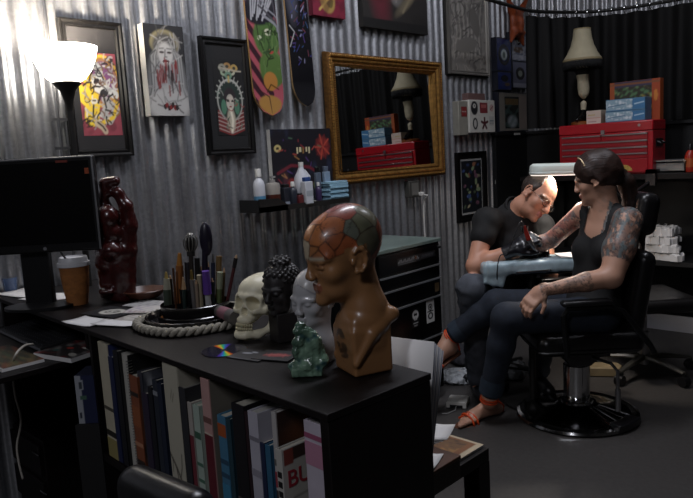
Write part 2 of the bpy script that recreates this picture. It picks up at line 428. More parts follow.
# 2. canvas of a grey woman with red streaks
a = Art(.52, 96, '#202022')
a.ell(.5, .8, .19, .15, '#8d8462'); a.ell(.5, .76, .16, .15, '#4a4846', soft=.3); a.ell(.5, .3, .24, .42, '#8f8f8f', soft=.5); a.ell(.5, .12, .3, .2, '#b0aeab', soft=.5)
for i in range(16):
    s = -1 if i % 2 else 1; q = .02*(i//2); a.line([(.5+s*(.1+q), .86-q), (.5+s*(.22+q*1.2), .66), (.5+s*(.26+q), .46-q), (.5+s*(.2+q*2), .34-q)], .008, '#9a9a98' if i % 3 else '#4c4c4c')
a.scrib(60, (.15, .1, .85, .92), ['#6a6866', '#a8a6a2', '#4c4a4a', '#8c8a88'], .006, 8, .16, .6); a.ell(.5, .68, .095, .13, '#b9b7b4', soft=.3); a.ell(.41, .7, .032, .014, '#3a3030', soft=.6); a.ell(.6, .7, .032, .014, '#3a3030', soft=.6); a.ell(.5, .6, .045, .022, '#4a1c1c'); a.ell(.5, .585, .03, .012, '#c9c5c0')
a.line([(.36, .74), (.46, .745)], .006, '#4c4848'); a.line([(.55, .745), (.65, .74)], .006, '#4c4848'); a.line([(.5, .73), (.48, .65), (.53, .65)], .007, '#5a5656')
rs = np.random.RandomState(3)
for i in range(26):
    x = rs.uniform(.25, .8); y = rs.uniform(.3, .66); a.line([(x, y), (x+rs.uniform(-.02, .02), y-rs.uniform(.06, .2))], .008, '#7a1f1f' if i % 3 else '#2a1212')
for i in range(7): a.ell(.38+.05*i, .1+.02*sin(i*2), .02, .03, '#7a2020' if i % 2 else '#241818')
t = thing('canvas_painting', 'unframed grey canvas of a long-haired woman streaked with red', 'painting', (WX, 1.79, 1.638))
part('stretcher', MB().b2((WX, 1.672, 1.634), (WX+.045, 1.882, 2.048)), mat('canvas_edge', '#c9c7c2', .8), t)
a.obj('picture', (WX+.0462, 1.672, 1.634), (0, .21, 0), (0, 0, .414), PRINT, t)
# 3. black framed print with red rays
a = Art(.55, 96, '#141414')
for i in range(30):
    an = radians(6*i+1); 
for i in range(11):
    y = .03+.026*i; a.line([(.06, y+.04), (.5, y-.03), (.94, y+.04)], .007, '#c7a29a' if i % 2 else '#8f2e2c')
a.ring(.5, .47, .235, .012, '#b5b5ab', .27); a.ell(.5, .46, .22, .26, '#22302a'); 
for i in range(12): a.line([(.5+.36*cos(pi*i/11), .5+.22*sin(pi*i/11)), (.5+.5*cos(pi*i/11), .5+.3*sin(pi*i/11))], .008, '#a9a9a0')
a.ell(.5, .44, .13, .2, '#2b2326'); a.ell(.5, .44, .075, .11, '#c0b6a8'); a.ell(.42, .46, .025, .014, '#2a1c1c'); a.ell(.58, .46, .025, .014, '#2a1c1c'); a.ell(.5, .385, .025, .012, '#7c2f2c')
a.ell(.27, .38, .05, .1, '#4e7a62'); a.ell(.73, .38, .05, .1, '#4e7a62'); a.ell(.5, .2, .08, .16, '#b7ad98', soft=.4); a.line([(.5, .34), (.55, .2), (.5, .05)], .02, '#e0d8c4')
for (x, y, c) in ((.36, .84, '#9aa88c'), (.62, .85, '#b0b09a'), (.48, .92, '#a07a4a'), (.5, .8, '#6c8a74'), (.3, .9, '#8a8a7c'), (.72, .9, '#a98d50')): a.ell(x, y, .07, .05, c); a.ell(x, y, .03, .02, '#3a3a30')
a.line([(.2, .9), (.8, .86), (.95, .86)], .01, '#a8a090'); a.line([(.5, .78), (.5, .72)], .016, '#b8a060')
t = thing('framed_print', 'narrow black framed print of a woman above red rays, left of the green deck', 'picture', (WX, 2.14, 1.44))
pic_frame(t, 1.99, 2.285, 1.44, 2.022, .035, FRAMEB)
part('mount_board', MB().b2((WX, 2.02, 1.47), (WX+.012, 2.26, 1.995)), mat('black_mount_board', '#171718', .85), t)
a.scrib(26, (.1, .1, .9, .6), ['#9a9a90', '#2a2424', '#5a7a68', '#8f4a44'], .006, 5, .08); a.obj('print', (WX+.0135, 2.062, 1.538), (0, .178, 0), (0, 0, .376), PRINT, t)
# 4/5. skateboard decks
def deck(name, label, pts, art, edge):
    """pts: (centre y at bottom, centre y at top, half width, z bottom, z top)"""
    yb, yt, hw, z0, z1 = pts; t = thing(name, label, 'skateboard', (WX, yb, z0))
    n = 40; V = []; H = z1-z0
    outline = []
    for i in range(n+1):
        z = i/n; e = min(1., sqrt(max(0, 1-((.16-z)/.16)**2)) if z < .16 else 1.); e = e if z < .84 else min(e, sqrt(max(0, 1-((z-.84)/.16)**2)))
        outline.append((z, hw*max(e, .04)))
    def X(z): return WX+.03+.012*max(0, (.17-z)/.17)**1.5+.02*max(0, (z-.83)/.17)**1.5
    vs = []; fs = []
    for (z, w) in outline:
        c = yb+(yt-yb)*z
        for dx in (0, .011):
            for s in (-1, 1): vs.append((X(z)+dx, c+s*w, z0+z*H))
    for i in range(n):
        b = i*4; q = b+4
        fs += [(b, q, q+1, b+1), (b+2, b+3, q+3, q+2), (b, b+2, q+2, q), (b+1, q+1, q+3, b+3)]
    fs += [(0, 1, 3, 2), (n*4, n*4+2, n*4+3, n*4+1)]
    part('deck', MB().add(vs, fs), edge, t)
    part('wall_mount', MB().b2((WX, yb-.03, z0+.3*H), (WX+.032, yb+.03, z0+.36*H)).b2((WX, yb-.03, z0+.62*H), (WX+.032, yb+.03, z0+.68*H)), BLACK, t)
    A = art; V = []; C = []
    for j in range(A.ny):
        z = j/(A.ny-1); w = np.interp(z, [q[0] for q in outline], [q[1] for q in outline]); c = yb+(yt-yb)*z
        for i in range(A.nx): V.append((X(z)+.0125, c+w*(2*i/(A.nx-1)-1), z0+z*H))
    i = np.arange(A.nx*A.ny).reshape(A.ny, A.nx)
    F = np.stack([i[:-1, :-1], i[:-1, 1:], i[1:, 1:], i[1:, :-1]], -1).reshape(-1, 4)
    mesh_obj('deck_graphic', V, F, GLOSSPRINT, t, 180, A.C.reshape(-1, 3))
a = Art(.26, 200, '#a8525c')
for i in range(6): a.line([(-.1, .5-.12*i+.1), (.6, .38-.12*i)], .02, '#3a2028')
a.ell(.62, .5, .115, .13, '#4f6b3a'); a.ell(.7, .3, .11, .12, '#556f3a'); a.ell(.6, .22, .06, .06, '#b07a3c', 20); a.ell(.5, .06, .12, .07, '#a57a3f')
a.ell(.66, .53, .03, .022, '#c9c9b0'); a.ell(.66, .53, .011, .012, '#2a2a1c'); a.ell(.36, .49, .02, .015, '#b9c0a0'); a.ell(.68, .41, .03, .016, '#a8483c')
a.ell(.45, .66, .14, .09, '#232127', 10); a.ell(.5, .82, .2, .16, '#2b2a30')
for i in range(9): a.line([(.15+.06*i, .6+.02*(i % 3)), (.2+.09*i, .75), (.3+.08*i, .95)], .006, '#a8a8ac')
a.line([(.3, .6), (.33, .5), (.45, .42), (.62, .36), (.78, .37)], .004, '#262c1c'); a.scrib(24, (.4, .25, .95, .6), ['#3c5230', '#5f7a46', '#2c3a22'], .006, 3, .08); a.scrib(14, (.4, .62, .95, .98), ['#4a484e', '#8a8a90', '#1c1b20'], .007, 6, .2, .4); a.line([(.45, .15), (.6, .2), (.85, .17)], .004, '#4a3218'); a.line([(.2, .16), (.5, .12), (.52, .0)], .004, '#3a2420')
deck('skateboard_deck', 'skateboard deck painted with a green face on pink, right of the red-ray print', (2.392, 2.362, .102, 1.635, 2.455), a, mat('maple_edge', '#9c7d52', .5))
a = Art(.26, 200, '#0d0c10')
a.rect(0, .5, 1, 1, '#121116'); a.ell(.3, .74, .06, .16, '#4c4c55', soft=.9)
rs = np.random.RandomState(5)
for i in range(46):
    x, y = rs.uniform(.2, .95), rs.uniform(.3, .72); a.line([(x, y), (x+rs.uniform(-.18, .18), y+rs.uniform(-.03, .05))], rs.uniform(.002, .005), ['#3e3f7a', '#4a3a6e', '#8a8aa8', '#6a3a48', '#2f4a70'][i % 5])
a.line([(.05, .4), (.3, .5), (.1, .54)], .004, '#a9a9a9')
for i in range(5): a.line([(.2, .9-.02*i), (.85, .9-.02*i)], .005, '#54545c')
deck('skateboard_deck', 'black skateboard deck with blue and violet scribbles, left of the small red painting', (2.652, 2.612, .082, 1.687, 2.488), a, mat('dark_maple_edge', '#a0845c', .5))
# 6. small red painting, 7. large dark painting (both run out of the top of the frame)
y0 = pX(309, 15, WX)[1]; y1 = pX(341, 18, WX)[1]; zb = pX(325, 18, WX)[2]
a = Art(.85, 60, '#7c1f35'); a.ell(.45, .3, .2, .25, '#a8894a', 20); a.ell(.5, .3, .1, .16, '#6a5a2c', 20); a.line([(.2, .1), (.8, .5)], .02, '#c9a95c'); a.mottle('#4a1020', 7, .5, 2)
t = thing('canvas_painting', 'small crimson canvas with a gold shape, beside the top of the black skateboard deck', 'painting', (WX, (y0+y1)/2, zb))
part('stretcher', MB().b2((WX, y0, zb), (WX+.035, y1, zb+.34)), mat('crimson_canvas', '#6a1a2c', .7), t); a.obj('picture', (WX+.036, y0, zb), (0, y1-y0, 0), (0, 0, .34), PRINT, t)
y0 = pX(359, 28, WX)[1]; y1 = pX(423, 34, WX)[1]; zb = pX(390, 31.5, WX)[2]
a = Art(1.0, 80, '#2f2c2a'); a.ell(.22, .5, .14, .5, '#6a2a34', 10, .9); a.ell(.5, .4, .1, .14, '#a8a4a0', 20, .6); a.ell(.66, .3, .2, .05, '#7a705c', 40, .8); a.line([(.5, .3), (.56, .5), (.45, .6), (.52, .75)], .012, '#c9c4bd'); a.line([(.6, .2), (.75, .4), (.9, .42)], .014, '#8d8268'); a.mottle('#1a1817', 6, .6, 4); a.rect(0, 0, 1, .09, '#1b1a19')
t = thing('canvas_painting', 'dark canvas with a pale smoky figure, hung above the gilt mirror', 'painting', (WX, (y0+y1)/2, zb))
part('stretcher', MB().b2((WX, y0, zb), (WX+.04, y1, zb+.6)), mat('dark_canvas', '#1a1918', .8), t); a.obj('picture', (WX+.041, y0, zb), (0, y1-y0, 0), (0, 0, .6), PRINT, t)
# 8. glazed poster
y0, y1, zb, zt = 4.07, 4.585, 1.934, 2.52
a = Art(.85, 90, '#8b867f'); a.mottle('#4c4742', 11, .75, 6); a.mottle('#b3aca2', 16, .5, 8); a.ell(.3, .8, .12, .12, '#a9a39a', soft=.4); a.ring(.3, .8, .1, .012, '#5c5650')
for i in range(14): a.line([(.1+.06*i, .15+.03*(i % 4)), (.2+.05*i, .5), (.1+.065*i, .9)], .007, '#57514b' if i % 2 else '#c0b9ad')
a.scrib(70, (.03, .03, .97, .97), ['#5a544d', '#a9a298', '#4a4540', '#8d867c'], .008, 12, .18); a.ell(.7, .66, .1, .2, '#6d675f', 20); a.ell(.45, .35, .25, .1, '#7c776f', 10)
t = thing('framed_poster', 'silver framed grey poster under glass, high on the wall right of the mirror', 'picture', (WX, (y0+y1)/2, zb))
pic_frame(t, y0, y1, zb, zt, .03, mat('pewter_frame', '#8d8983', .35, .6), d=.03)
part('backing', MB().b2((WX-.012, y0-.022, zb-.01), (WX+.008, y1+.008, zt)), BLACK, t)
a.obj('poster', (WX+.0125, y0+.025, zb+.025), (0, y1-y0-.05, 0), (0, 0, zt-zb-.05), mat('glazed_poster', rough=.5, attr=True, coat=1.), t)
# 9. small frame low on the wall behind the tattooer
y0, y1, zb, zt = 4.12, 4.5, .865, 1.376
a = Art(.55, 80, '#14171c')
for i in range(30):
    x, y = rs.uniform(.1, .9), rs.uniform(.05, .95); a.ell(x, y, rs.uniform(.02, .07), rs.uniform(.02, .05), ['#3c4f7a', '#7d8a6a', '#8a5d46', '#5c6c52', '#2c3a5c', '#a39a7c', '#6c4a58'][i % 7], rs.uniform(0, 180), .4)
a.mottle('#101216', 12, .6, 3)
t = thing('framed_print', 'small black framed print of dark mixed colours, low on the wall by the seated man', 'picture', (WX, 4.31, zb))
pic_frame(t, y0, y1, zb, zt, .05, FRAMEB, d=.03)
part('mount_line', MB().b2((WX, y0+.045, zb+.05), (WX+.014, y1-.045, zt-.05)), mat('pale_mount', '#9a9a98', .7), t)
a.obj('print', (WX+.0155, y0+.06, zb+.065), (0, y1-y0-.12, 0), (0, 0, zt-zb-.13), PRINT, t)
# 10. canvas standing on the bottle shelf
y0 = pX(271, 150, -2.86)[1]; y1 = pX(331, 150, -2.86)[1]; zt = pX(300, 129, -2.86)[2]; zb = 1.166
a = Art(1.25, 90, '#16141c'); a.mottle('#5a2a38', 8, .7, 9, (.05, .2, 1, .55)); a.mottle('#2d3550', 7, .5, 12)
a.ell(.85, .74, .14, .14, '#8c2f2a', soft=.5)
for i in range(10): a.line([(.85, .74), (.85+.13*cos(i*.63), .74+.18*sin(i*.63))], .012, '#b5493a' if i % 2 else '#6a1f22')
a.ell(.1, .74, .07, .05, '#c9b878'); a.ell(.1, .74, .03, .02, '#3a3020')
for i in range(5): a.rect(.4+.05*i, .66+.02*(i % 2), .43+.05*i, .75, '#cfc49a' if i != 2 else '#8a6a3a')
for i in range(24): x, y = rs.uniform(.1, .98), rs.uniform(.1, .9); a.line([(x, y), (x+rs.uniform(-.08, .08), y+rs.uniform(-.08, .08))], .008, ['#8a3038', '#4e6a52', '#a87848', '#5a3f78', '#b04a40'][i % 5])
a.line([(.08, .4), (.3, .5), (.6, .46), (.7, .4)], .022, '#6e2430'); a.ell(.3, .22, .1, .1, '#8e3434', soft=.4); a.ell(.7, .2, .06, .06, '#6e7a4c')
t = thing('canvas_painting', 'colourful night-scene canvas standing on the shelf behind the bottles', 'painting', (-2.87, (y0+y1)/2, zb))
part('stretcher', MB().b2((-2.89, y0, zb), (-2.86, y1, zt)), mat('canvas_edge', '#c9c7c2', .8), t)
a.obj('picture', (-2.859, y0, zb), (0, y1-y0, 0), (0, 0, zt-zb), PRINT, t)
# ================================================================== GILT MIRROR
GILT = mat('antique_gilt', '#b58748', .36, .75, var=.35, scale=40, bump=.15, bscale=150)
GILTD = mat('dark_gilt', '#6e4c24', .42, .6, var=.4, scale=60, bump=.2, bscale=120)
MY0, MY1, MZ0, MZ1 = 2.838, 3.955, 1.228, 2.004
t = thing('wall_mirror', 'large rectangular mirror in a carved gilt frame', 'mirror', (WX, (MY0+MY1)/2, MZ0))
def moulding(name, pr, m):
    n = len(pr); vs = []; fs = []
    for (sy, sz) in ((0, 0), (1, 0), (1, 1), (0, 1)):
        for (i, h) in pr: vs.append((WX+h, (MY0+i) if not sy else (MY1-i), (MZ0+i) if not sz else (MZ1-i)))
    for c in range(4):
        for k in range(n-1): fs.append((c*n+k, ((c+1) % 4)*n+k, ((c+1) % 4)*n+k+1, c*n+k+1))
    return part(name, MB().add(vs, fs), m, t, 30)
moulding('outer_moulding', [(0, 0), (0, .022), (.006, .042), (.018, .046), (.03, .042), (.034, .036)], GILTD)
moulding('frame', [(.034, .036), (.038, .041), (.046, .039), (.054, .031), (.062, .027), (.068, .029), (.074, .026), (.08, .021), (.084, .018), (.084, .0)], GILT)
def beads(name, inset, h, r, step, m):
    mb = MB(); L = [((MY0+inset, MZ0+inset), (MY1-inset, MZ0+inset)), ((MY1-inset, MZ0+inset), (MY1-inset, MZ1-inset)), ((MY1-inset, MZ1-inset), (MY0+inset, MZ1-inset)), ((MY0+inset, MZ1-inset), (MY0+inset, MZ0+inset))]
    for a_, b_ in L:
        d = sqrt((b_[0]-a_[0])**2+(b_[1]-a_[1])**2); k = int(d/step)
        for i in range(k):
            q = (i+.5)/k; mb.ball((WX+h, a_[0]+(b_[0]-a_[0])*q, a_[1]+(b_[1]-a_[1])*q), (r*.8, r, r), 6, 4)
    part(name, mb, m, t)
beads('rope_carving', .02, .044, .0085, .017, GILT); beads('bead_carving', .065, .029, .006, .013, GILTD)
gm = MB().b2((WX+.004, MY0+.08, MZ0+.08), (WX+.013, MY1-.08, MZ1-.08)); gm.v = [(x-.026*(y-(MY0+MY1)/2)-.024*(z-(MZ0+MZ1)/2)+.004, y, z) for x, y, z in gm.v]      # the loose glass sits a little askew in its rebate
part('glass', gm, mat('mirror_glass', '#d8dad8', .015, 1.), t)
# ================================================================== SWITCH BOXES, SLEEVES, SOCKET
BOXM = mat('grey_enamel', '#8e8b80', .5, var=.08); BOXW = mat('white_enamel', '#c9c6bd', .45, var=.06)
t = thing('electrical_box', 'white electrical box covered with small stickers, on the wall left of the far corner', 'electrical box', (WX, 4.42, 1.185))
def yz(x, y, X): q = pX(x, y, X); return q[1], q[2]
y0, z0 = yz(470, 133, -2.84); y1 = yz(495.5, 133, -2.84)[0]; zt = yz(483, 100, -2.84)[1]
part('box', MB().b2((WX-.015, y0, z0), (-2.84, y1, zt)), BOXW, t, bev=.005)
part('cover_rim', MB().b2((WX-.015, y0+.02, zt), (-2.86, y1-.1, zt+.05)), mat('dull_red_plate', '#6e5450', .6), t, bev=.003)
def sticker(y, z, w, h, fn, nm='sticker'):
    A = Art(w/h, 26, '#c9c6bd'); fn(A); A.obj(nm, (-2.8388, y0+(y1-y0)*y, z0+(zt-z0)*z), (0, w, 0), (0, 0, h), PRINT, t)
wd, hg = y1-y0, zt-z0
def s1(A): A.ell(.5, .5, .45, .5, '#232326'); A.ell(.5, .66, .2, .16, '#c7c4bc'); A.ell(.5, .66, .07, .07, '#232326')
def s2(A): A.rect(0, 0, 1, 1, '#7c3035'); A.rect(.15, .5, .85, .8, '#a8605c')
def s3(A): A.ell(.5, .5, .38, .5, '#28282a'); A.ell(.5, .5, .2, .34, '#c2bfb8')
def s4(A):
    for i in range(5): A.line([(.5, .5), (.5+.42*sin(i*1.2566), .5+.45*cos(i*1.2566))], .1, '#4c1f22')
def s5(A): A.ell(.5, .5, .4, .4, '#b89a94'); A.line([(.2, .3), (.8, .7)], .06, '#7a4c4c')
def s6(A): A.rect(0, 0, 1, 1, '#b4b2ac'); A.line([(.1, .5), (.9, .5)], .06, '#5a6a70'); A.line([(.1, .25), (.9, .25)], .05, '#8a8a88')
sticker(.06, .54, wd*.26, hg*.42, s1); sticker(.4, .6, wd*.3, hg*.32, s2); sticker(.08, .1, wd*.26, hg*.36, s3); sticker(.42, .08, wd*.3, hg*.4, s4); sticker(.76, .62, wd*.2, hg*.28, s5); sticker(.76, .22, wd*.18, hg*.28, s6)
t = thing('electrical_box', 'plain beige electrical box with one red sticker, right beside the stickered box', 'electrical box', (WX, 4.25, 1.185))
y0b, z0b = yz(459.5, 134, -2.85); y1b = y0-.006; ztb = yz(464, 101, -2.85)[1]
part('box', MB().b2((WX-.015, y0b, z0b-.01), (-2.85, y1b, ztb)), BOXM, t, bev=.005)
A = Art(1., 20, '#7a2a2a'); A.rect(.12, .12, .88, .88, '#8c3232'); A.line([(.2, .5), (.8, .5)], .05, '#c0a8a0'); A.line([(.5, .2), (.5, .8)], .05, '#5c1c1c'); A.obj('sticker', (-2.8488, y0b+.03, ztb-.11), (0, .07, 0), (0, 0, .07), PRINT, t)
solo('cable', MB().tube([(-2.87, 4.66, 1.5), (-2.87, 4.66, 1.3), (-2.875, 4.63, 1.2), (-2.875, 4.62, 1.12), (-2.87, 4.7, 1.03)], .004), mat('grey_cable', '#8a8a88', .5), 'thin grey cable hanging down the wall edge below the stickered box', 'cable')
# sleeves in the corner
def sleeve(label, q, art, cat='sleeve'):
    (xa, ya), (xb, yb) = q; A0 = pX(xa, ya, -2.86); B0 = pX(xb, yb, -2.86)
    ya_, yb_, zl, zh = A0[1], B0[1], A0[2], B0[2]
    t = thing('picture_sleeve', label, cat, (-2.875, (ya_+yb_)/2, zl), 'clear sleeves of prints in the far corner')
    part('board', MB().b2((WX-.012, ya_, zl), (-2.861, yb_, zh)), mat('blue_black_board', '#20222c', .4), t); art.obj('print', (-2.8605, ya_+.008, zl+.008), (0, yb_-ya_-.016, 0), (0, 0, zh-zl-.016), GLOSSPRINT, t)
a = Art(.8, 40, '#26305c'); a.ring(.5, .5, .27, .06, '#15171c'); a.ell(.5, .5, .17, .17, '#b5c0bc'); a.ell(.5, .5, .08, .1, '#54605c'); sleeve('blue sleeve with a large pale roundel, highest left in the far corner', ((497, 71), (511, 39)), a)
a = Art(.7, 40, '#5c6070'); a.ell(.42, .75, .17, .17, '#1c1e22'); a.ell(.42, .75, .09, .09, '#98a09a'); a.rect(.1, .3, .7, .5, '#4a3420'); a.rect(.05, .05, .9, .22, '#8a8c98'); a.mottle('#c4c6cc', 9, .4, 1); sleeve('grey sleeve with a small dark roundel, right beside the blue one in the corner', ((512, 61), (527.5, 34)), a)
a = Art(.8, 40, '#28346a'); a.ell(.5, .65, .22, .2, '#14161c'); a.mottle('#3c4a8c', 6, .5, 5); a.ell(.7, .3, .16, .1, '#6a5840', soft=.5); sleeve('dark blue sleeve without a roundel, just under the large pale roundel', ((498, 90), (511.5, 72)), a)
a = Art(.8, 40, '#6a6c80'); a.ell(.5, .55, .25, .25, '#1c1c20'); a.ell(.5, .55, .12, .12, '#8a9088'); a.rect(0, .0, 1, .16, '#9a9cac'); sleeve('violet-grey sleeve with a dark roundel, right edge of the corner sleeves', ((513, 88), (527.5, 62)), a)
a = Art(.85, 60, '#8a857c'); a.rect(.2, .06, .68, .9, '#2e3230'); a.rect(.22, .68, .66, .86, '#7a6444'); a.ell(.45, .25, .14, .16, '#a8b0b4', soft=.5); a.mottle('#56706a', 9, .5, 2, (.2, .1, .68, .7)); a.rect(.7, .05, .98, .95, '#9c8f86'); sleeve('beige sleeve holding a tall dark photo, lowest of the corner sleeves', ((499.5, 132), (527.5, 93)), a)
# orange carved mask at the top of the corner
o0 = pX(517, 22, -2.84)
pr = [ell((0, 0, 0), (.04, .09, .12)), ell((.03, 0, -.02), (.03, .025, .06)), cap((.0, -.07, .1), (.02, -.16, .2), .03, .008), cap((0, .07, .1), (.02, .15, .2), .03, .008), ell((.04, -.045, .03), .02, op=-1), ell((.04, .045, .03), .02, op=-1), cap((.03, -.05, -.08), (.03, .05, -.08), .014), cap((0, -.05, -.1), (.0, -.07, -.2), .03, .006), cap((0, .05, -.1), (0, .07, -.2), .03, .006)]
Fm = Fr(o0); pr = [ell((0, 0, 0), (.04, .09, .12), fr=Fm), ell((.03, 0, -.02), (.03, .025, .06), fr=Fm), cap((.0, -.07, .08), (.02, -.18, .18), .035, .008, fr=Fm), cap((0, .07, .1), (.02, .14, .2), .03, .008, fr=Fm), ell((.05, -.045, .03), .022, op=-1, fr=Fm), ell((.05, .045, .03), .022, op=-1, fr=Fm), cap((.03, -.05, -.08), (.03, .05, -.08), .014, fr=Fm), cap((0, -.05, -.08), (.02, -.13, -.16), .035, .01, fr=Fm), cap((0, .05, -.1), (0, .09, -.17), .03, .008, fr=Fm)]
V, F_ = sculpt(pr, .008)
o = mesh_obj('carved_mask', V-o0, F_, mat('rust_lacquer', '#8a3f1e', .5, var=.4, scale=30), None, 180); o.location = o0; props(o, 'rust-orange carved wall mask above the sleeves in the far corner', 'mask')
# socket and charger
q = pX(410, 189, WX); t = thing('wall_socket', 'grey metal socket box on the wall under the mirror', 'socket', q)
part('box', MB().box((WX+.02, q[1], q[2]), (.045, .115, .11)), mat('grey_steel_box', '#55544f', .5, .4), t, bev=.004)
part('outlet', MB().box((WX+.044, q[1], q[2]), (.004, .07, .08)), mat('grey_steel_plate', '#6c6a64', .5), t)
q2 = pX(421, 194, WX+.06); e = pX(425, 232, WX+.05)
t = thing('charger_cable', 'white charger cable plugged into the wall socket below the mirror', 'cord', (q2[0], q2[1], e[2]))
part('plug', MB().b2((WX+.046, q[1]+.03, q2[2]-.012), (WX+.08, q2[1]+.012, q2[2]+.014)), WHITE, t, bev=.004)
part('cord', MB().tube([(q2[0]+.01, q2[1], q2[2]), (q2[0]+.03, q2[1]+.03, q2[2]-.01), (e[0], e[1], q2[2]-.05), (e[0], e[1]-.005, q2[2]-.16), (e[0], e[1], e[2]-.2), (e[0], e[1], e[2]-.5)], .0045), WHITE, t)
# ================================================================== BOTTLE SHELF
sz = 1.15
t = thing('wall_shelf', 'narrow black wall shelf with a raised lip', 'shelf', (WX, 2.6, sz-.03))
SX = -2.742; sy0, sy1 = pX(259, 205, SX)[1], pX(349, 198, SX)[1]
part('shelf_board', MB().b2((WX, sy0, sz-.016), (SX, sy1, sz)), BLACK, t, bev=.002)
lp = MB().b2((SX-.004, sy0, sz-.016), (SX+.004, sy1, sz+.012)).b2((WX, sy0-.004, sz-.016), (SX, sy0+.004, sz+.05))
lp.prism([(sy0, sz+.055), (sy0+.0, sz-.016), (sy0+.19, sz-.016), (sy0+.19, sz+.012), (sy0+.13, sz+.05)], (SX-.003, 0, 0), (0, 1, 0), (0, 0, 1), (1, 0, 0), .007)
part('lip', lp, BLACK, t)
def bottle(label, px, pyb, pyt, w, X, kind, body, capm, lab=None, cat='bottle'):
    """stands on the shelf at depth X"""
    q = pX(px, 200, X); y = q[1]; ztop = pX(px, pyt, X)[2]; z0 = sz+.001; h = ztop-z0; r = w/2
    t = thing('bottle' if cat == 'bottle' else cat.replace(' ', '_'), label, cat, (X, y, z0), 'supplies on the bottle shelf')
    if kind == 'round':
        part('body', MB().lathe([(r*.92, 0), (r, .006), (r, h*.58), (r*.85, h*.68), (r*.42, h*.76), (r*.42, h*.8)], (X, y, z0), 20), body, t)
        part('cap', MB().lathe([(r*.5, h*.8), (r*.5, h*.97), (r*.42, h)], (X, y, z0), 16), capm, t)
    elif kind == 'pump':
        part('body', MB().lathe([(r*.92, 0), (r, .006), (r, h*.7), (r*.9, h*.77), (r*.4, h*.8)], (X, y, z0), 20), body, t)
        part('pump', MB().lathe([(r*.42, h*.8), (r*.42, h*.88), (r*.18, h*.89), (r*.18, h*.95)], (X, y, z0), 12).b2((X-.006, y-r*.3, z0+h*.94), (X+.006, y+r*.5, z0+h)), capm, t)
    elif kind == 'jug':
        part('body', MB().lathe([(r*.95, 0), (r, .01), (r, h*.5), (r*.9, h*.64), (r*.35, h*.84), (r*.3, h*.9)], (X, y, z0), 24), body, t)
        part('cap', MB().lathe([(r*.33, h*.9), (r*.33, h)], (X, y, z0), 14), capm, t); part('handle', MB().tube([(X+r*.6, y+r*.55, z0+h*.5), (X+r*.7, y+r*.7, z0+h*.64), (X+r*.2, y+r*.3, z0+h*.8)], .008), body, t)
    else:
        part('body', MB().b2((X-r*.8, y-r, z0), (X+r*.8, y+r, z0+h*.84)), body, t, bev=.004)
        part('cap', MB().b2((X-r*.5, y-r*.7, z0+h*.84), (X+r*.5, y+r*.7, z0+h)), capm, t, bev=.003)
    if lab:
        m, a_, b_ = lab; rr = r*1.012
        if kind == 'box': part('label', MB().b2((X+r*.8, y-r*.85, z0+h*a_), (X+r*.8+.001, y+r*.85, z0+h*b_)), m, t)
        else: part('label', MB().lathe([(rr, h*a_), (rr, h*b_)], (X, y, z0), 20), m, t)
    return t
MILK = mat('milky_plastic', '#c7c9cf', .45); BLUE = mat('blue_label', '#4f86a8', .5); DKBL = mat('dark_label', '#23252e', .5); AMB = mat('brown_liquid', '#4a2219', .3)
bottle('tall white bottle with a blue label at the left end of the wall shelf', 260, 0, 168.5, .062, -2.80, 'round', MILK, WHITE, (BLUE, .05, .32))
bottle('cloudy pump bottle half full of brown liquid, second from the shelf\'s left end', 273.5, 0, 176, .078, -2.79, 'pump', mat('cloudy_plastic', '#9a948c', .4), mat('grey_pump', '#8f8c88', .5), (AMB, .02, .42))
bottle('dark flat bottle with a pale base, right of the cloudy pump bottle', 286, 0, 184, .055, -2.80, 'box', DKBL, PLASTIC, (mat('pale_label', '#8d95a0', .5), .02, .2))
bottle('black round bottle with a white lid, left of the big white jug', 293.5, 0, 181.5, .045, -2.775, 'round', mat('slate_plastic', '#2a2e38', .4), WHITE)
bottle('large white plastic jug with a handle, tallest on the wall shelf', 303, 0, 162, .088, -2.812, 'jug', MILK, WHITE)
bottle('white box-shaped bottle with a blue cap, in front of the big white jug', 307.5, 0, 177, .055, -2.752, 'box', MILK, mat('blue_cap', '#2f4c86', .4), (mat('grey_print_label', '#a5aab0', .5), .3, .5))
bottle('small red and black tin between the jug and the blue-capped bottle', 300, 0, 193, .036, -2.754, 'box', mat('red_tin', '#5c2024', .4), PLASTIC, None, 'tin')
bottle('slim violet and white bottle just left of the folded blue towels', 319, 0, 182, .035, -2.80, 'round', mat('violet_plastic', '#3a2c50', .4), WHITE)
bottle('tall translucent grey bottle, nearer the jug of the two behind the blue towels', 318.5, 0, 167, .038, -2.855, 'box', mat('grey_blue_plastic', '#5d6674', .3), PLASTIC)
bottle('tall pale blue bottle, directly behind the folded blue towels', 327, 0, 166, .045, -2.855, 'box', mat('pale_blue_plastic', '#8497ab', .3), mat('grey_blue_plastic'))
bottle('small white cup at the front of the shelf beside the blue towels', 314.5, 0, 200.5, .034, -2.757, 'round', WHITE, WHITE, None, 'cup')
TOW = mat('blue_paper_towel', '#8db2c4', .85, var=.08, bump=.2)
y = pX(337, 200, -2.80)[1]
for i in range(8):
    z = sz+.001+i*.0135; dx = [0, .003, -.003, .002, -.002, .004, 0, -.003][i]
    fld = MB().b2((-2.845+dx, y-.077+dx, z), (-2.772+dx, y+.075-abs(dx), z+.0065)).b2((-2.845+dx, y-.075+dx, z+.0065), (-2.774+dx, y+.077-abs(dx), z+.013))
    solo('folded_towel', fld, TOW, 'folded pale blue paper towel in the stack at the right end of the wall shelf', 'towel', None, 'folded blue towels on the wall shelf', bev=.003)
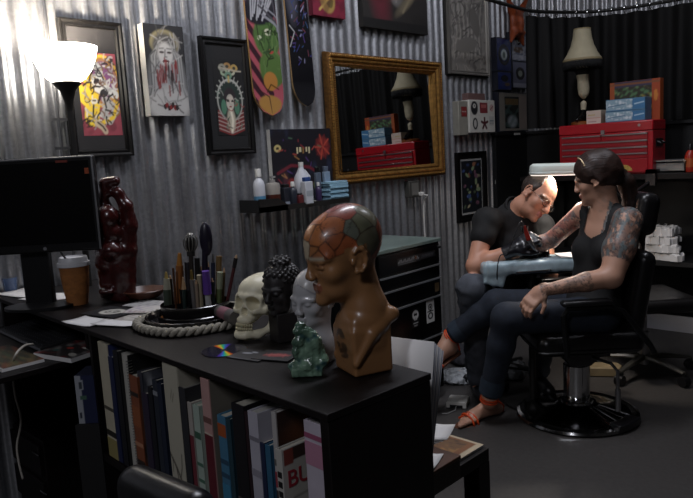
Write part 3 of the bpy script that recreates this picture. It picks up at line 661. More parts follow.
# ================================================================== CURTAIN, RAIL
rail = [(-2.40, 3.55), (-2.45, 3.9), (-2.486, 4.48), (-2.44, 4.66), (-2.35, 4.84), (-2.22, 5.0), (-2.03, 5.09), (-1.8, 5.13), (-1.55, 5.14), (-.6, 5.14), (.8, 5.14)]
def smooth_path(P, n):
    P = [np.array(p, float) for p in P]; out = []
    for i in range(len(P)-1):
        a_, b_, c_, d_ = P[max(i-1, 0)], P[i], P[i+1], P[min(i+2, len(P)-1)]
        for j in range(n):
            s = j/n; out.append(.5*((2*b_)+(-a_+c_)*s+(2*a_-5*b_+4*c_-d_)*s*s+(-a_+3*b_-3*c_+d_)*s**3))
    return out+[P[-1]]
rp = smooth_path(rail, 8); RZ = 2.335
t = thing('curtain_rail', 'curved black curtain rail under the roof in the far corner', 'curtain rail', (-2.4, 4.6, RZ))
part('rail', MB().tube([(p[0], p[1], RZ) for p in rp], .012), BLACK, t)
br = MB()
for p in (rp[4], rp[34], rp[60]): br.cyl((p[0], p[1], RZ), (p[0], p[1], 3.4), .006, n=8)
part('hanger', br, BLACK, t)
dist = [0]
for i in range(1, len(rp)): dist.append(dist[-1]+np.linalg.norm(rp[i]-rp[i-1]))
dist = np.array(dist); RX = np.array([p[0] for p in rp]); RY = np.array([p[1] for p in rp])
s0 = dist[16]
t = thing('curtain', 'black pleated curtain hanging from the curved rail behind the leg-shaped lamp', 'curtain', (-2.1, 5.0, 1.515))
n = 420; vs = []; fs = []; zs = [1.516, 1.6, 1.8, 2.05, 2.25, 2.30]
for i in range(n+1):
    s = s0+(dist[-1]-s0)*i/n; x, yv = np.interp(s, dist, RX), np.interp(s, dist, RY)
    tx, ty = np.interp(s+.01, dist, RX)-np.interp(s-.01, dist, RX), np.interp(s+.01, dist, RY)-np.interp(s-.01, dist, RY); L = sqrt(tx*tx+ty*ty)+1e-9; nx, ny = ty/L, -tx/L
    for z in zs:
        am = .02+.02*(2.3-z)/.8; w = am*(sin(s*46+.8*sin(s*5))+.5*sin(s*27+1+z))+.01*sin(s*9)
        w = min(w, .03)
        vs.append((x+nx*w, yv+ny*w-.012, z))
k = len(zs)
for i in range(n):
    for j in range(k-1): fs.append((i*k+j, (i+1)*k+j, (i+1)*k+j+1, i*k+j+1))
cl = part('cloth', MB().add(vs, fs), mat('black_curtain_cloth', '#090808', .75, spec=.3, var=.15, bump=.12, bscale=300), t, 180)
for i in range(22):
    s = s0+.02+i*.085; x, yv = np.interp(s, dist, RX), np.interp(s, dist, RY)
    ang = [(x+.0*cos(q), yv+.017*cos(q), RZ-.006+.026*sin(q)) for q in np.linspace(0, 2*pi, 13)[:-1]]
    part('hook', MB().tube(ang, .0035, 6, closed=True).ball((x, yv, RZ-.034), .006, 6, 4), CHROME, t)
# ================================================================== WORKBENCH WITH THE RED TOOL BOX
BZ = 1.176
t = thing('workbench', 'tall black workbench along the panelled rear wall', 'workbench', (-1.0, 4.75, 0))
part('bench_top', MB().b2((-2.55, 4.43, BZ-.035), (.6, 5.05, BZ)), SATIN, t, bev=.003)
part('back_panel', MB().b2((-2.5, 5.02, .16), (.55, 5.045, BZ-.035)), PANEL, t)
for x in (-2.5, -.2, .55): 
    part('leg', MB().b2((x-.025, 4.95, 0), (x+.025, 5.0, BZ-.035)).b2((x-.025, 4.5, BZ-.1), (x+.025, 5.0, BZ-.035)), BLACK, t)
SHZ = pY(660, 256, 4.75)[2]
part('lower_shelf', MB().b2((-2.45, 4.55, SHZ-.03), (.5, 5.02, SHZ)), PANEL, t)
# red tool box
TX0, TX1, TY0, TY1, TZ0, TZ1 = -2.277, -1.642, 4.5, 4.72, BZ+.001, 1.518
RED = mat('red_enamel', '#a3121f', .32, coat=.4, var=.06, scale=12); REDD = mat('red_enamel_drawer', '#a01420', .35, coat=.3)
t = thing('tool_box', 'red steel tool box with silver-edged drawers on the workbench', 'tool box', ((TX0+TX1)/2, 4.64, TZ0))
hh = TZ1-TZ0
part('case', MB().b2((TX0, TY0+.004, TZ0), (TX1, TY1, TZ0+hh*.80)), RED, t, bev=.004)
ld = MB().b2((TX0-.002, TY0-.002, TZ0+hh*.80), (TX1+.002, TY1+.002, TZ1)); part('lid', ld, RED, t, bev=.008)
part('latch', MB().b2((TX0+.30, TY0-.008, TZ0+hh*.78), (TX0+.325, TY0, TZ0+hh*.86)).cyl((TX0+.55, TY0-.004, TZ1-.03), (TX0+.55, TY0+.002, TZ1-.03), .009, n=12), STEEL, t)
rows = [(.655, .775), (.535, .645), (.415, .525), (.295, .405), (.03, .285)]
for j, (a_, b_) in enumerate(rows):
    cols_ = [(TX0+.025, TX0+.30), (TX0+.306, TX1-.03)] if j == 0 else [(TX0+.025, TX1-.03)]
    for xa, xb in cols_:
        d = part('drawer', MB().b2((xa, TY0-.006, TZ0+hh*a_), (xb, TY0+.02, TZ0+hh*b_)), REDD, t, bev=.002)
        if j < 4: part('drawer_pull', MB().b2((xa, TY0-.013, TZ0+hh*b_-.012), (xb, TY0-.004, TZ0+hh*b_-.003)), STEEL, d)
pts = [(.055*cos(pi*i/12), .04*sin(pi*i/12)) for i in range(13)]
part('badge', MB().prism(pts, (TX0+.455, TY0-.0065, TZ0+.02), (1, 0, 0), (0, 0, 1), (0, -1, 0), .0015), mat('gold_badge', '#b89a4c', .4, var=.4, scale=120), t)
part('side_handle', MB().tube([(TX1+.002, 4.57, TZ0+.2), (TX1+.022, 4.57, TZ0+.19), (TX1+.022, 4.65, TZ0+.19), (TX1+.002, 4.65, TZ0+.2)], .006).b2((TX1+.0, 4.55, TZ0+.17), (TX1+.004, 4.67, TZ0+.22)), mat('dark_metal', '#2c2a2b', .4, .6), t)
# leg-shaped lamp
LX, LY = pY(583, 120, 4.62)[0], 4.62
Lz = lambda y, x=583: float(pY(x, y, 4.62)[2])
t = thing('table_lamp', 'lamp shaped like a stockinged leg under a cream bell shade, on the red tool box', 'lamp', (LX, LY, TZ1+.001))
STOCK = mat('cream_stocking', '#a79e86', .5, var=.1, scale=60)
b0 = TZ1+.001
part('base', MB().lathe([(.08, 0), (.08, .018), (.066, .024)], (LX, LY, b0), 28), mat('brown_wood', '#7a4218', .4, var=.3), t)
zk = Lz(66); dz = zk-b0
o3 = np.array([LX, LY, b0])
G = Fr(o3)
leg = [cap((.0, .005, .075), (0, .012, dz*.36), .014, .021, k=.02, fr=G), ell((0, .018, dz*.66), (.033, .037, dz*.2), fr=G, k=.03), cap((0, .012, dz*.55), (0, 0, dz*.85), .028, .032, fr=G, k=.03), cap((0, 0, dz*.85), (0, 0, dz), .034, .042, fr=G, k=.03)]
carve('leg', leg, .004, STOCK, t, paint=0)
shoe = [cap((.0, .005, .085), (0, -.045, .042), .024, .02, fr=G), cap((0, -.045, .04), (0, -.085, .034), .021, .012, fr=G), cap((0, .02, .07), (0, .022, .026), .012, .006, fr=G)]
carve('shoe', shoe, .004, mat('black_patent', '#0e0d0d', .15), t, paint=0)
zf = Lz(75); zs0, zs1, zs2 = Lz(62), Lz(58), Lz(28.5)
R1 = .128; H_ = zs2-zs0
part('garter_frill', MB().lathe([(.04, 0), (.05, .02), (.04, .045)], (LX, LY, zf), 24), CLOTHBLACK, t)
prof = [(R1*.96, 0), (R1, .0), (R1*.985, .02), (R1*.8, H_*.25), (R1*.6, H_*.5), (R1*.49, H_*.75), (R1*.44, H_), (R1*.42, H_), (R1*.47, H_*.75), (R1*.58, H_*.5), (R1*.78, H_*.25), (R1*.96, .0)]
part('lamp_shade', MB().lathe(prof, (LX, LY, zs0), 40), mat('cream_lamp_shade', '#a39a80', .75, var=.06, bump=.1), t)
for tm_ in (MB().lathe([(R1*1.0, .004), (R1*1.02, .008), (R1*1.0, .02), (R1*.985, .02)], (LX, LY, zs0), 40), MB().lathe([(R1*.445, 0), (R1*.455, .004), (R1*.445, .01)], (LX, LY, zs2-.01), 30)): part('shade_trim', tm_, mat('tan_trim', '#8a7c5c', .7), t)
fr_ = MB()
for i in range(120):
    an = 2*pi*i/120; x, y_ = LX+R1*.99*cos(an), LY+R1*.99*sin(an); fr_.tube([(x, y_, zs0+.004), (x+.001*cos(i), y_, zs0-.04-.006*(i % 3))], .0035, 4, flat=1)
part('fringe', fr_, CLOTHBLACK, t, 180)
# boxes on the tool box
def carton(label, px0, px1, pyb, pyt, Y, dp, cols, name='carton', z=None, cat='box', fn=None, asp=None, side=None, grp=None):
    A0, B0 = pY(px0, pyb, Y), pY(px1, pyb, Y); z0 = A0[2] if z is None else z; z1 = pY((px0+px1)/2, pyt, Y)[2]; x0, x1 = A0[0], B0[0]
    t = thing(name, label, cat, ((x0+x1)/2, Y+dp/2, z0), grp)
    part('box', MB().b2((x0, Y, z0), (x1, Y+dp, z1)), cols, t, bev=.0015)
    if fn:
        A = Art((x1-x0)/(z1-z0), 40, '#808080'); fn(A); A.obj('front_print', (x0+.001, Y-.0008, z0+.001), (x1-x0-.002, 0, 0), (0, 0, z1-z0-.002), PRINT, t)
    return t, x0, x1, z0, z1
def f(A): A.put(np.ones_like(A.U), '#c2b2a4'); A.rect(0, 0, 1, .4, '#cbb9ae'); A.rect(0, .42, 1, .46, '#b8584c'); A.rect(.1, .12, .7, .2, '#a88a84'); A.rect(.1, .62, .6, .7, '#b5a06a')
carton('small cream and pink carton beside the leg lamp, left of the blue boxes', 586.5, 601, 124.5, 110.5, 4.56, .12, mat('cream_card', '#b8ad9c', .7), z=TZ1+.001, fn=f)
def f(A):
    A.put(np.ones_like(A.U), '#4d7898'); A.rect(.0, .08, .68, .95, '#8ba6b4'); A.mottle('#dfe6e8', 5, .8, 4, (0, .15, .7, .9)); A.rect(.7, .1, 1, .9, '#3f75a0'); A.line([(.75, .5), (.97, .62)], .06, '#a9c6d8'); A.line([(.06, .4), (.5, .55)], .05, '#5c7c94')
BLUEC = mat('blue_card', '#4a7696', .6); zt_ = pY(625, 110.5, 4.56)[2]
t1 = carton('blue and white carton lying on the red tool box, lower of the two', 605.5, 645, 124, 110.7, 4.53, .11, BLUEC, z=TZ1+.001, fn=f)
t2 = carton('blue and white carton, upper of the two stacked on the red tool box', 606, 645, 110, 98.5, 4.53, .11, BLUEC, z=t1[4]+.001, fn=f)
def f(A):
    A.put(np.ones_like(A.U), '#2f2a1c'); A.mottle('#b5a44c', 10, .9, 5, (.05, .1, .85, .85)); A.mottle('#5c8a5a', 13, .7, 8, (.05, .1, .85, .85)); A.mottle('#1c1a16', 14, .8, 2, (.05, .1, .85, .85)); A.rect(0, 0, .1, 1, '#9c4a20'); A.rect(.84, 0, 1, 1, '#a04018'); A.rect(.1, .86, .84, 1, '#38324a'); A.rect(.0, .9, 1, .96, '#7c4a2a'); A.ell(.92, .6, .05, .14, '#c87a30')
carton('large orange-ended carton with a busy yellow and green picture, behind the blue cartons', 610, 660, 124, 80.5, 4.65, .06, mat('orange_card', '#a04a20', .6), z=TZ1+.001, fn=f)
# metal tray and red bottle further along the bench
A0, B0 = pY(654, 174, 4.58), pY(686, 174, 4.58)
t = thing('metal_tray', 'dull grey metal tray on the workbench right of the red tool box', 'tray', ((A0[0]+B0[0])/2, 4.66, BZ+.001))
part('tray', MB().b2((A0[0], 4.56, BZ+.001), (B0[0], 4.78, BZ+.012)).b2((A0[0], 4.56, BZ+.001), (A0[0]+.005, 4.78, BZ+.07)).b2((B0[0]-.005, 4.56, BZ+.001), (B0[0], 4.78, BZ+.07)).b2((A0[0], 4.775, BZ), (B0[0], 4.78, BZ+.07)).b2((A0[0], 4.56, BZ+.001), (B0[0], 4.565, BZ+.06)), mat('grey_steel', '#8d8d8a', .4, .6), t)
part('lid', MB().b2((A0[0]-.004, 4.55, BZ+.07), (B0[0]+.004, 4.785, BZ+.078)), mat('grey_steel', '#8d8d8a'), t)
q = pY(690, 174, 4.6)
t = thing('squeeze_bottle', 'red bottle with a dark cap at the right edge of the workbench', 'bottle', (q[0], 4.6, BZ+.001))
part('body', MB().lathe([(.03, 0), (.032, .01), (.032, .1), (.02, .128), (.013, .135)], (q[0], 4.6, BZ+.001), 20), mat('red_plastic', '#a02818', .35), t); part('cap', MB().lathe([(.014, .135), (.013, .155), (.006, .175)], (q[0], 4.6, BZ+.001), 14), PLASTIC, t)
part('label', MB().lathe([(.0325, .03), (.0325, .085)], (q[0], 4.6, BZ+.001), 20), mat('orange_label', '#b0562a', .5), t)
# heap of white towels on the lower shelf
q = pY(663, 256, 4.68)
def crumple(label, y0, y1, px0, px1, seed, cat='towel', Y=4.62, z=None, grp=None, col=PAPER, name='paper_towel'):
    A0, B0 = pY(px0, 240, Y), pY(px1, 240, Y); r2 = np.random.RandomState(seed); n = 14; vs = []; fs = []
    for j in range(n):
        for i in range(n):
            u, v = i/(n-1), j/(n-1); x = A0[0]+(B0[0]-A0[0])*(u*(1-.12*v)+.08*sin(3*v+seed))+.008*r2.randn(); yy = Y-.06+.16*v+.02*sin(4*u+seed)+.008*r2.randn()
            zz = y0+(y1-y0)*(.8+.2*sin(v*2.2+.4)-.25*u*u)+.007*r2.randn(); vs.append((x, yy, max(zz, y0+.003)))
    for j in range(n-1):
        for i in range(n-1): fs.append((j*n+i, j*n+i+1, (j+1)*n+i+1, (j+1)*n+i))
    ring = [i for i in range(n)]+[j*n+n-1 for j in range(1, n)]+[(n-1)*n+i for i in range(n-2, -1, -1)]+[j*n for j in range(n-2, 0, -1)]
    k = len(vs); vs += [(vs[i][0], vs[i][1], y0) for i in ring]; m_ = len(ring); fs += [(ring[i], ring[(i+1) % m_], k+(i+1) % m_, k+i) for i in range(m_)]
    return solo(name, MB().add(vs, fs), col, label, cat, None, grp, 25)
z0 = SHZ+.004; zt2 = pY(660, 226, 4.62)[2]
for i in range(4): crumple(['lowest crumpled white paper towel of the heap on the low bench shelf', 'second lowest white paper towel in the heap on the low bench shelf', 'second highest white paper towel in the heap on the low bench shelf', 'topmost crumpled white paper towel of the heap on the low bench shelf'][i], z0+(zt2-z0)*.24*i, z0+(zt2-z0)*(.25*i+.26), 645+2*i, 682-2*i, 20+i, Y=4.62, grp='paper towels on the low shelf')
# ================================================================== TASK LAMP OVER THE ARM
GREENW = mat('pale_green_enamel', '#e6efe6', .3, coat=.3)
c0, c1 = ph(530, 169.5, 3.72), ph(585, 168, 3.72)
ax = nz(c1-c0); L_ = np.linalg.norm(c1-c0); zd = np.array([0, 0, 1.]); sd = nz(np.cross(zd, ax))
t = thing('task_lamp', 'pale green oval work lamp on an arm, above the seated man', 'lamp', c1)
Mh = frame4(c0, ax, sd, np.cross(ax, sd)); r_ = .032
def oval(z, s):
    pts = []
    for i in range(17): a_ = pi/2+pi*i/16; pts.append((.055+.055*cos(a_)*s, .055*sin(a_)*s*1.5, z))
    return pts+[(L_, -.0825*s, z), (L_, .0825*s, z)]
def ovmesh(levels):
    mb = MB(Mh); vs = []; fs = []; n = 19
    for z, s in levels: vs += oval(z, s)
    for j in range(len(levels)-1): fs += [(j*n+i, j*n+(i+1) % n, (j+1)*n+(i+1) % n, (j+1)*n+i) for i in range(n)]
    fs += [tuple(range(n))[::-1], tuple((len(levels)-1)*n+i for i in range(n))]; return mb.add(vs, fs)
part('housing', ovmesh([(-.012, .98), (.0, 1.0), (.018, .95), (.03, .7)]), GREENW, t)
part('rim', ovmesh([(-.03, .95), (-.024, 1.02), (-.016, 1.02), (-.012, .95)]), mat('pale_rim', '#dfe6e0', .3), t)
part('diffuser', ovmesh([(-.034, .85), (-.03, .88)]), mat('lit_diffuser', '#ffffff', .5, emit='#fff4e6', estr=1.5), t)
e0 = c1+np.array([0, 0, .0]); e1 = ph(625, 200, 4.15); e2 = np.array([-1.62, 4.47, BZ-.03])
part('arm', MB().tube([e0-ax*.02, e0+ax*.06+np.array([0, 0, -.03]), e1], .012).tube([e1, e2], .012), mat('dark_metal'), t)
part('clamp', MB().b2((e2[0]-.03, 4.40, BZ-.07), (e2[0]+.03, 4.43, BZ+.03)).b2((e2[0]-.03, 4.40, BZ+.004), (e2[0]+.03, 4.48, BZ+.03)), mat('dark_metal'), t)
# ================================================================== BLACK TOOL CHEST BELOW THE MIRROR
CZ = .92
a_, b_ = pz(440, 237.5, CZ), pz(384, 250, CZ); ux = nz(np.array([a_[0]-b_[0], a_[1]-b_[1], 0])); uy = np.array([-ux[1], ux[0], 0])   # uy: into the wall
W_ = .56; o_ = a_-ux*W_; M_ = frame4((o_[0], o_[1], 0), ux, uy, (0, 0, 1))
CHB = mat('black_gloss_enamel', '#070708', .3, spec=.25); 
t = thing('tool_chest', 'black drawer chest with silver drawer edges standing under the mirror', 'tool chest', tuple((Vector((W_/2, .22, 0)) @ M_.to_3x3().transposed()+Vector((o_[0], o_[1], 0)))))
part('case', MB(M_).b2((0, .012, .06), (W_, .44, CZ-.02)), CHB, t, bev=.003)
part('chest_top', MB(M_).b2((-.004, -.006, CZ-.02), (W_+.004, .445, CZ)), mat('grey_green_top', '#66756f', .28, var=.2, scale=10), t, bev=.003)
zz = [CZ-.135, CZ-.21, CZ-.31, CZ-.53, .1]; ztp = CZ-.025
for i, zb_ in enumerate(zz):
    d = part('drawer', MB(M_).b2((.012, -.004, zb_+.004), (W_-.02, .02, ztp-.004)), CHB, t, bev=.002)
    if i: part('drawer_edge', MB(M_).b2((.012, -.014, ztp-.014), (W_-.02, -.003, ztp-.006)), mat('silver_edge', '#b6b8ba', .3, .8), d)
    if i == 2:
        part('sticker', MB(M_).b2((W_-.075, -.0052, zb_+.015), (W_-.035, -.0042, zb_+.065)), mat('brown_sticker', '#5c4a30', .5), d)
    if i == 3:
        def stk(A): pass
        A = Art(.6, 40, '#d6d6d2'); A.ring(.5, .68, .13, .03, '#1c1c1e'); A.ell(.5, .3, .2, .16, '#1c1c1e'); A.ell(.5, .3, .1, .09, '#d6d6d2'); A.ell(.5, .68, .07, .07, '#1c1c1e'); A.rect(.1, .47, .9, .52, '#1c1c1e')
        oo = np.array(M_ @ Vector((W_-.165, -.0052, zb_+.075))); A.obj('sticker', oo, ux*.075, (0, 0, .125), PRINT, d, 'white sticker with two black roundels')
        A = Art(.75, 40, '#0f0f11'); A.ell(.5, .66, .3, .26, '#c9c9c6'); A.ell(.4, .68, .08, .08, '#141416'); A.ell(.6, .68, .08, .08, '#141416'); A.rect(.34, .36, .66, .5, '#c9c9c6'); A.line([(.45, .36), (.45, .5)], .012, '#141416'); A.line([(.55, .36), (.55, .5)], .012, '#141416'); A.rect(.2, .18, .8, .25, '#b0b0ae'); A.rect(.3, .05, .7, .11, '#8a8a88')
        oo = np.array(M_ @ Vector((W_-.30, -.0052, zb_+.08))); A.obj('sticker', oo, ux*.07, (0, 0, .1), PRINT, d, 'round white skull sticker')
    ztp = zb_
A = Art(5.5, 14, '#121214'); r4 = np.random.RandomState(4)
for i in range(16): A.line([(.04+.058*i, .35), (.06+.058*i, .7 if i % 3 else .5)], .07, '#8a8a8c')
A.rect(.03, .12, .8, .2, '#6a6a6c'); A.obj('name_strip', np.array(M_ @ Vector((W_-.40, -.0052, CZ-.1))), ux*.2, (0, 0, .04), PRINT, t)
A = Art(4, 14, '#121214')
for i in range(8): A.line([(.1+.1*i, .3), (.15+.1*i, .7)], .08, '#4a4c50')
A.obj('name_strip', np.array(M_ @ Vector((W_-.2, -.0052, CZ-.095))), ux*.14, (0, 0, .035), PRINT, t)
lk = MB(M_).cyl((W_-.25, -.012, CZ-.075), (W_-.25, 0, CZ-.075), .009).cyl((W_-.02, -.012, CZ-.05), (W_-.02, 0, CZ-.05), .007); part('lock', lk, CHROME, t)
for x in (.06, W_-.06):
    for y_ in (.08, .38): part('caster', MB(M_).cyl((x-.015, y_, .03), (x+.015, y_, .03), .03).b2((x-.02, y_-.02, .035), (x+.02, y_+.02, .065)), PLASTIC, t)
# ================================================================== BARBER CHAIR
BC = pz(577, 414, 0)*np.array([1, 1, 0]); Mc = frame4(BC, LEFT, NEAR, (0, 0, 1))   # local x: forward, y: towards the bookcase, z: up
t = thing('barber_chair', 'black leather barber chair with a round chrome base, under the seated woman', 'chair', BC)
part('base', MB(Mc).lathe([(.0, 0), (.30, 0), (.305, .008), (.30, .02), (.285, .026), (.27, .024), (.2, .04), (.11, .062), (.095, .075), (.0, .075)], (0, 0, 0), 56), mat('dark_chrome', '#3c3c3e', .18, 1.), t)
part('base_ring', MB(Mc).lathe([(.302, .004), (.309, .01), (.303, .022), (.288, .028), (.28, .026)], (0, 0, 0), 64), CHROME, t)
st = []
for i, an in enumerate((-2.52, -2.30, -2.08, -1.86)):
    q0 = (.11*cos(an+pi*0), -.11*sin(an), .07); q1 = (.262*cos(an), -.262*sin(an), .04)
    part('tread_strip', MB(Mc).tube([(q0[0], q0[1], q0[2]), (q1[0], q1[1], q1[2])], .006, 8), CHROME, t)
tr = MB(Mc); pts = [(.315*cos(a_), .315*sin(a_)) for a_ in np.linspace(2.5, 1.9, 8)]+[(.245*cos(a_), .245*sin(a_)) for a_ in np.linspace(1.9, 2.5, 8)]
part('foot_tread', tr.prism(pts, (0, 0, .012), (1, 0, 0), (0, 1, 0), (0, 0, 1), .035), PLASTIC, t, bev=.006)
part('column', MB(Mc).lathe([(.085, .07), (.08, .085), (.066, .09), (.066, .27), (.06, .275), (.055, .3), (.055, .34)], (0, 0, 0), 32), CHROME, t)
br = MB(Mc).b2((-.14, -.09, .33), (.1, .09, .37)).prism([(-.13, .37), (.11, .37), (.06, .29), (-.04, .29)], (0, -.1, 0), (1, 0, 0), (0, 0, 1), (0, 1, 0), .2); part('seat_bracket', br, mat('grey_casting', '#4a494a', .4, .7), t)
Sf = Fr(BC, LEFT)
seat = [blk((.0, 0, .435), (.26, .25, .055), .05, fr=Fr(BC, LEFT, (0, 0, 1)))]
carve('seat', seat, .008, LEATHER, t, paint=0)
part('seat_piping', MB(Mc).tube([(.255, -.23, .41), (.262, 0, .41), (.255, .23, .41), (.23, .245, .41), (0, .253, .41), (-.23, .245, .41)], .006, 6), LEATHER, t)
back = [blk((-.25, 0, .66), (.05, .215, .21), .05, fr=Fr(BC+np.array([0, 0, 0]), LEFT, (0, 0, 1)), rot=('Y', -10))]
carve('backrest', back, .009, LEATHER, t, paint=0)
hd = [blk((-.32, 0, 1.035), (.055, .13, .105), .045, fr=Fr(BC, LEFT), rot=('Y', -10))]; carve('headrest', hd, .008, LEATHER, t, paint=0)
part('headrest_bar', MB(Mc).tube([(-.3, 0, .7), (-.36, 0, 1.0)], .014, 8), STEEL, t)
for s in (-1, 1):
    y_ = s*.285
    part('armrest_frame', MB(Mc).tube([(.14, y_, .40), (.155, y_, .60), (.13, y_, .635), (-.05, y_, .635), (-.12, y_, .61), (-.25, y_, .44), (-.27, y_, .40)], .014, 10, flat=1), mat('black_metal', '#1a1a1b', .3, .5), t)
    part('armrest_pad', MB(Mc).b2((-.07, y_-.03, .645), (.165, y_+.03, .672)), LEATHER, t, bev=.012)
kn = ph(533, 361, 3.0); kc = np.array(Mc.inverted() @ Vector(kn)); kc = np.array([.2, .2, kc[2]])
kx = np.array(Mc @ Vector(kc)); part('tilt_lever', MB(Mc).tube([(.05, .1, .38), (kc[0], kc[1], kc[2])], .009, 8), STEEL, t)
part('tilt_knob', MB(Mc).cyl((kc[0], kc[1]-.01, kc[2]), (kc[0], kc[1]+.015, kc[2]), .026, n=24), mat('white_knob', '#aaa7a2', .4), t, label='white round knob on the chair lever')
part('pump_handle', MB(Mc).tube([(-.05, .1, .33), (-.1, .2, .33), (-.12, .23, .3), (-.12, .235, .2)], .008, 8).cyl((-.12, .235, .21), (-.12, .235, .1), .013), STEEL, t)
# ================================================================== ROLLING CHAIR BEHIND
OC = pz(644, 373, 0)*np.array([1, 1, 0]); t = thing('rolling_chair', 'black office chair on a five-star castor base behind the seated woman', 'chair', OC)
Mo = frame4(OC, LEFT, NEAR, (0, 0, 1)); ALU = mat('brushed_aluminium', '#8a8780', .35, .9)
for ang in (40, 112, 184, 256, 328):
    an = radians(ang); ex, ey = .29*cos(an), .29*sin(an)
    l = part('star_leg', MB(Mo).tube([(.02*cos(an), .02*sin(an), .105), (ex*.5, ey*.5, .098), (ex, ey, .078)], [.026, .022, .015], 8, flat=.7), ALU, t)
    part('caster', MB(Mo).cyl((ex-.022*sin(an), ey+.022*cos(an), .031), (ex+.022*sin(an), ey-.022*cos(an), .031), .03).cyl((ex, ey, .03), (ex, ey, .075), .01), PLASTIC, l)
part('gas_lift', MB(Mo).cyl((0, 0, .06), (0, 0, .26), .026).cyl((0, 0, .2), (0, 0, .42), .016), STEEL, t)
carve('seat', [blk((0, 0, .455), (.24, .24, .04), .04, fr=Fr(OC, LEFT))], .009, LEATHER, t, paint=0)
carve('backrest', [blk((.26, 0, .72), (.045, .2, .2), .045, fr=Fr(OC, LEFT), rot=('Y', 6))], .01, LEATHER, t, paint=0)
part('back_bar', MB(Mo).tube([(.1, 0, .42), (.26, 0, .45), (.27, 0, .7)], .02, 8), BLACK, t); part('seat_plate', MB(Mo).b2((-.12, -.1, .405), (.12, .1, .425)), BLACK, t)
# ================================================================== ARM BOARD WITH BLUE DRAPE
a0, a1 = ph(488, 268, 3.55), ph(575, 263, 3.55); ax = nz((a1-a0)*np.array([1, 1, 0])); sd = np.cross((0, 0, 1), ax); zc = (a0[2]+a1[2])/2-.005; La = np.linalg.norm((a1-a0)[:2])
t = thing('arm_board', 'padded arm rest wrapped in pale blue disposable film, between the man and the woman', 'arm rest', (*(a0+(a1-a0)*.5)[:2], 0))
Fa = Fr((a0[0], a0[1], zc), ax)
carve('pad', [blk((La/2, 0, .002), (La/2+.03, .095, .036), .03, fr=Fa)], .008, LEATHER, t, paint=0)
V, F_ = sculpt([blk((La/2-.02, 0, .012), (La/2+.025, .102, .034), .02, fr=Fa), blk((.02, 0, -.022), (.055, .1, .056), .012, fr=Fa, k=.02, rot=('Y', 14))], .008)
n_ = wob(V, 60, 3)*.004; ce = Fa.inv(V); dr = V+np.stack([ce[:, 0]*0, ce[:, 1]*0, n_], 1)
mesh_obj('drape', dr, F_, mat('pale_blue_film', '#a6bac2', .2, coat=.4, var=.12, scale=40), t, 180)
part('paper_wipe', MB().quad(Fa.p((La-.1, -.085, .053)), Fa.p((La+.01, -.09, .051)), Fa.p((La+.02, .07, .053)), Fa.p((La-.09, .06, .054))), PAPER, t)
part('clamp_bar', MB().tube([Fa.p((.12, -.106, -.012)), Fa.p((.3, -.106, -.008))], .008), CHROME, t)
part('stand', MB().cyl(Fa.p((La/2, .02, -.04)), (*Fa.p((La/2, .02, 0))[:2], .03), .018), BLACK, t); part('stand_base', MB().lathe([(.15, 0), (.15, .012), (.03, .03)], (*Fa.p((La/2, .02, 0))[:2], 0), 28), BLACK, t)
# ================================================================== THINGS ON THE FLOOR
def on_floor(x, y): return pz(x, y, 0)
q = on_floor(458, 405)
t = thing('power_supply', 'pale grey power supply block on the floor by the bare sandalled foot', 'power supply', q); Mq = spin(q, 25)
part('case', MB(Mq).prism([(-.055, 0), (-.055, .03), (-.045, .036), (.045, .036), (.055, .03), (.055, 0)], (0, -.055, .002), (1, 0, 0), (0, 0, 1), (0, 1, 0), .11), mat('grey_plastic_case', '#d0cec6', .5), t, bev=.003)
part('vent', MB(Mq).b2((-.035, -.0565, .004), (.035, -.055, .02)), PLASTIC, t)
part('lead', MB(Mq).tube([(-.0, -.055, .012), (.0, -.09, .004), (-.03, -.14, .004), (-.06, -.15, .004)], .003), mat('grey_cable', '#8a8a88'), t)
def bag(label, x0, x1, y0, y1, h, seed, m, cat='bag', name='plastic_bag'):
    A0, B0 = on_floor(x0, y1), on_floor(x1, y1); dp = np.linalg.norm(on_floor((x0+x1)/2, y0)-on_floor((x0+x1)/2, y1)); c = (A0+B0)/2+f0*min(dp, .3)/2; w = np.linalg.norm(B0-A0)/2
    V, F_ = sculpt([ell((0, 0, h*.35), (w, min(dp, .3)/2, h*.65), fr=Fr(c, r0)), ell((w*.4, .02, h*.5), (w*.4, .05, h*.5), fr=Fr(c, r0)), ell((-w*.4, -.02, h*.4), (w*.4, .06, h*.4), fr=Fr(c, r0))], .008)
    nn = wob(V, 55, seed)*.012; V = V+np.stack([nn, -nn*.5, nn], 1); V[:, 2] = np.maximum(V[:, 2], .001)
    o = mesh_obj(name, V-c, F_, m, None, 60); o.location = c; props(o, label, cat)
bag('crumpled pale plastic bag on the floor behind the grey power supply', 441, 482, 372, 386, .05, 1, mat('pale_film', '#b4b8bb', .3, var=.2))
bag('crumpled grey paper bag on the floor behind the woman\'s standing leg', 502, 532, 368, 382, .09, 2, mat('grey_wrap', '#6c6e70', .6, var=.25))
bag('dark cloth bag heaped on the floor under the tool chest front', 452, 478, 352, 368, .1, 4, mat('dark_cloth_bag', '#2b2a30', .8, var=.2))
q = on_floor(601, 374)
solo('wooden_block', MB(spin(q, 30)).prism([(-.1, -.06), (.1, -.06), (.12, 0), (.1, .06), (-.1, .06)], (0, 0, .002), (1, 0, 0), (0, 1, 0), (0, 0, 1), .055), mat('pale_wood', '#8d7c5e', .6, var=.25, scale=12), 'pale wooden block on the floor behind the chrome chair base', 'block', bev=.006)
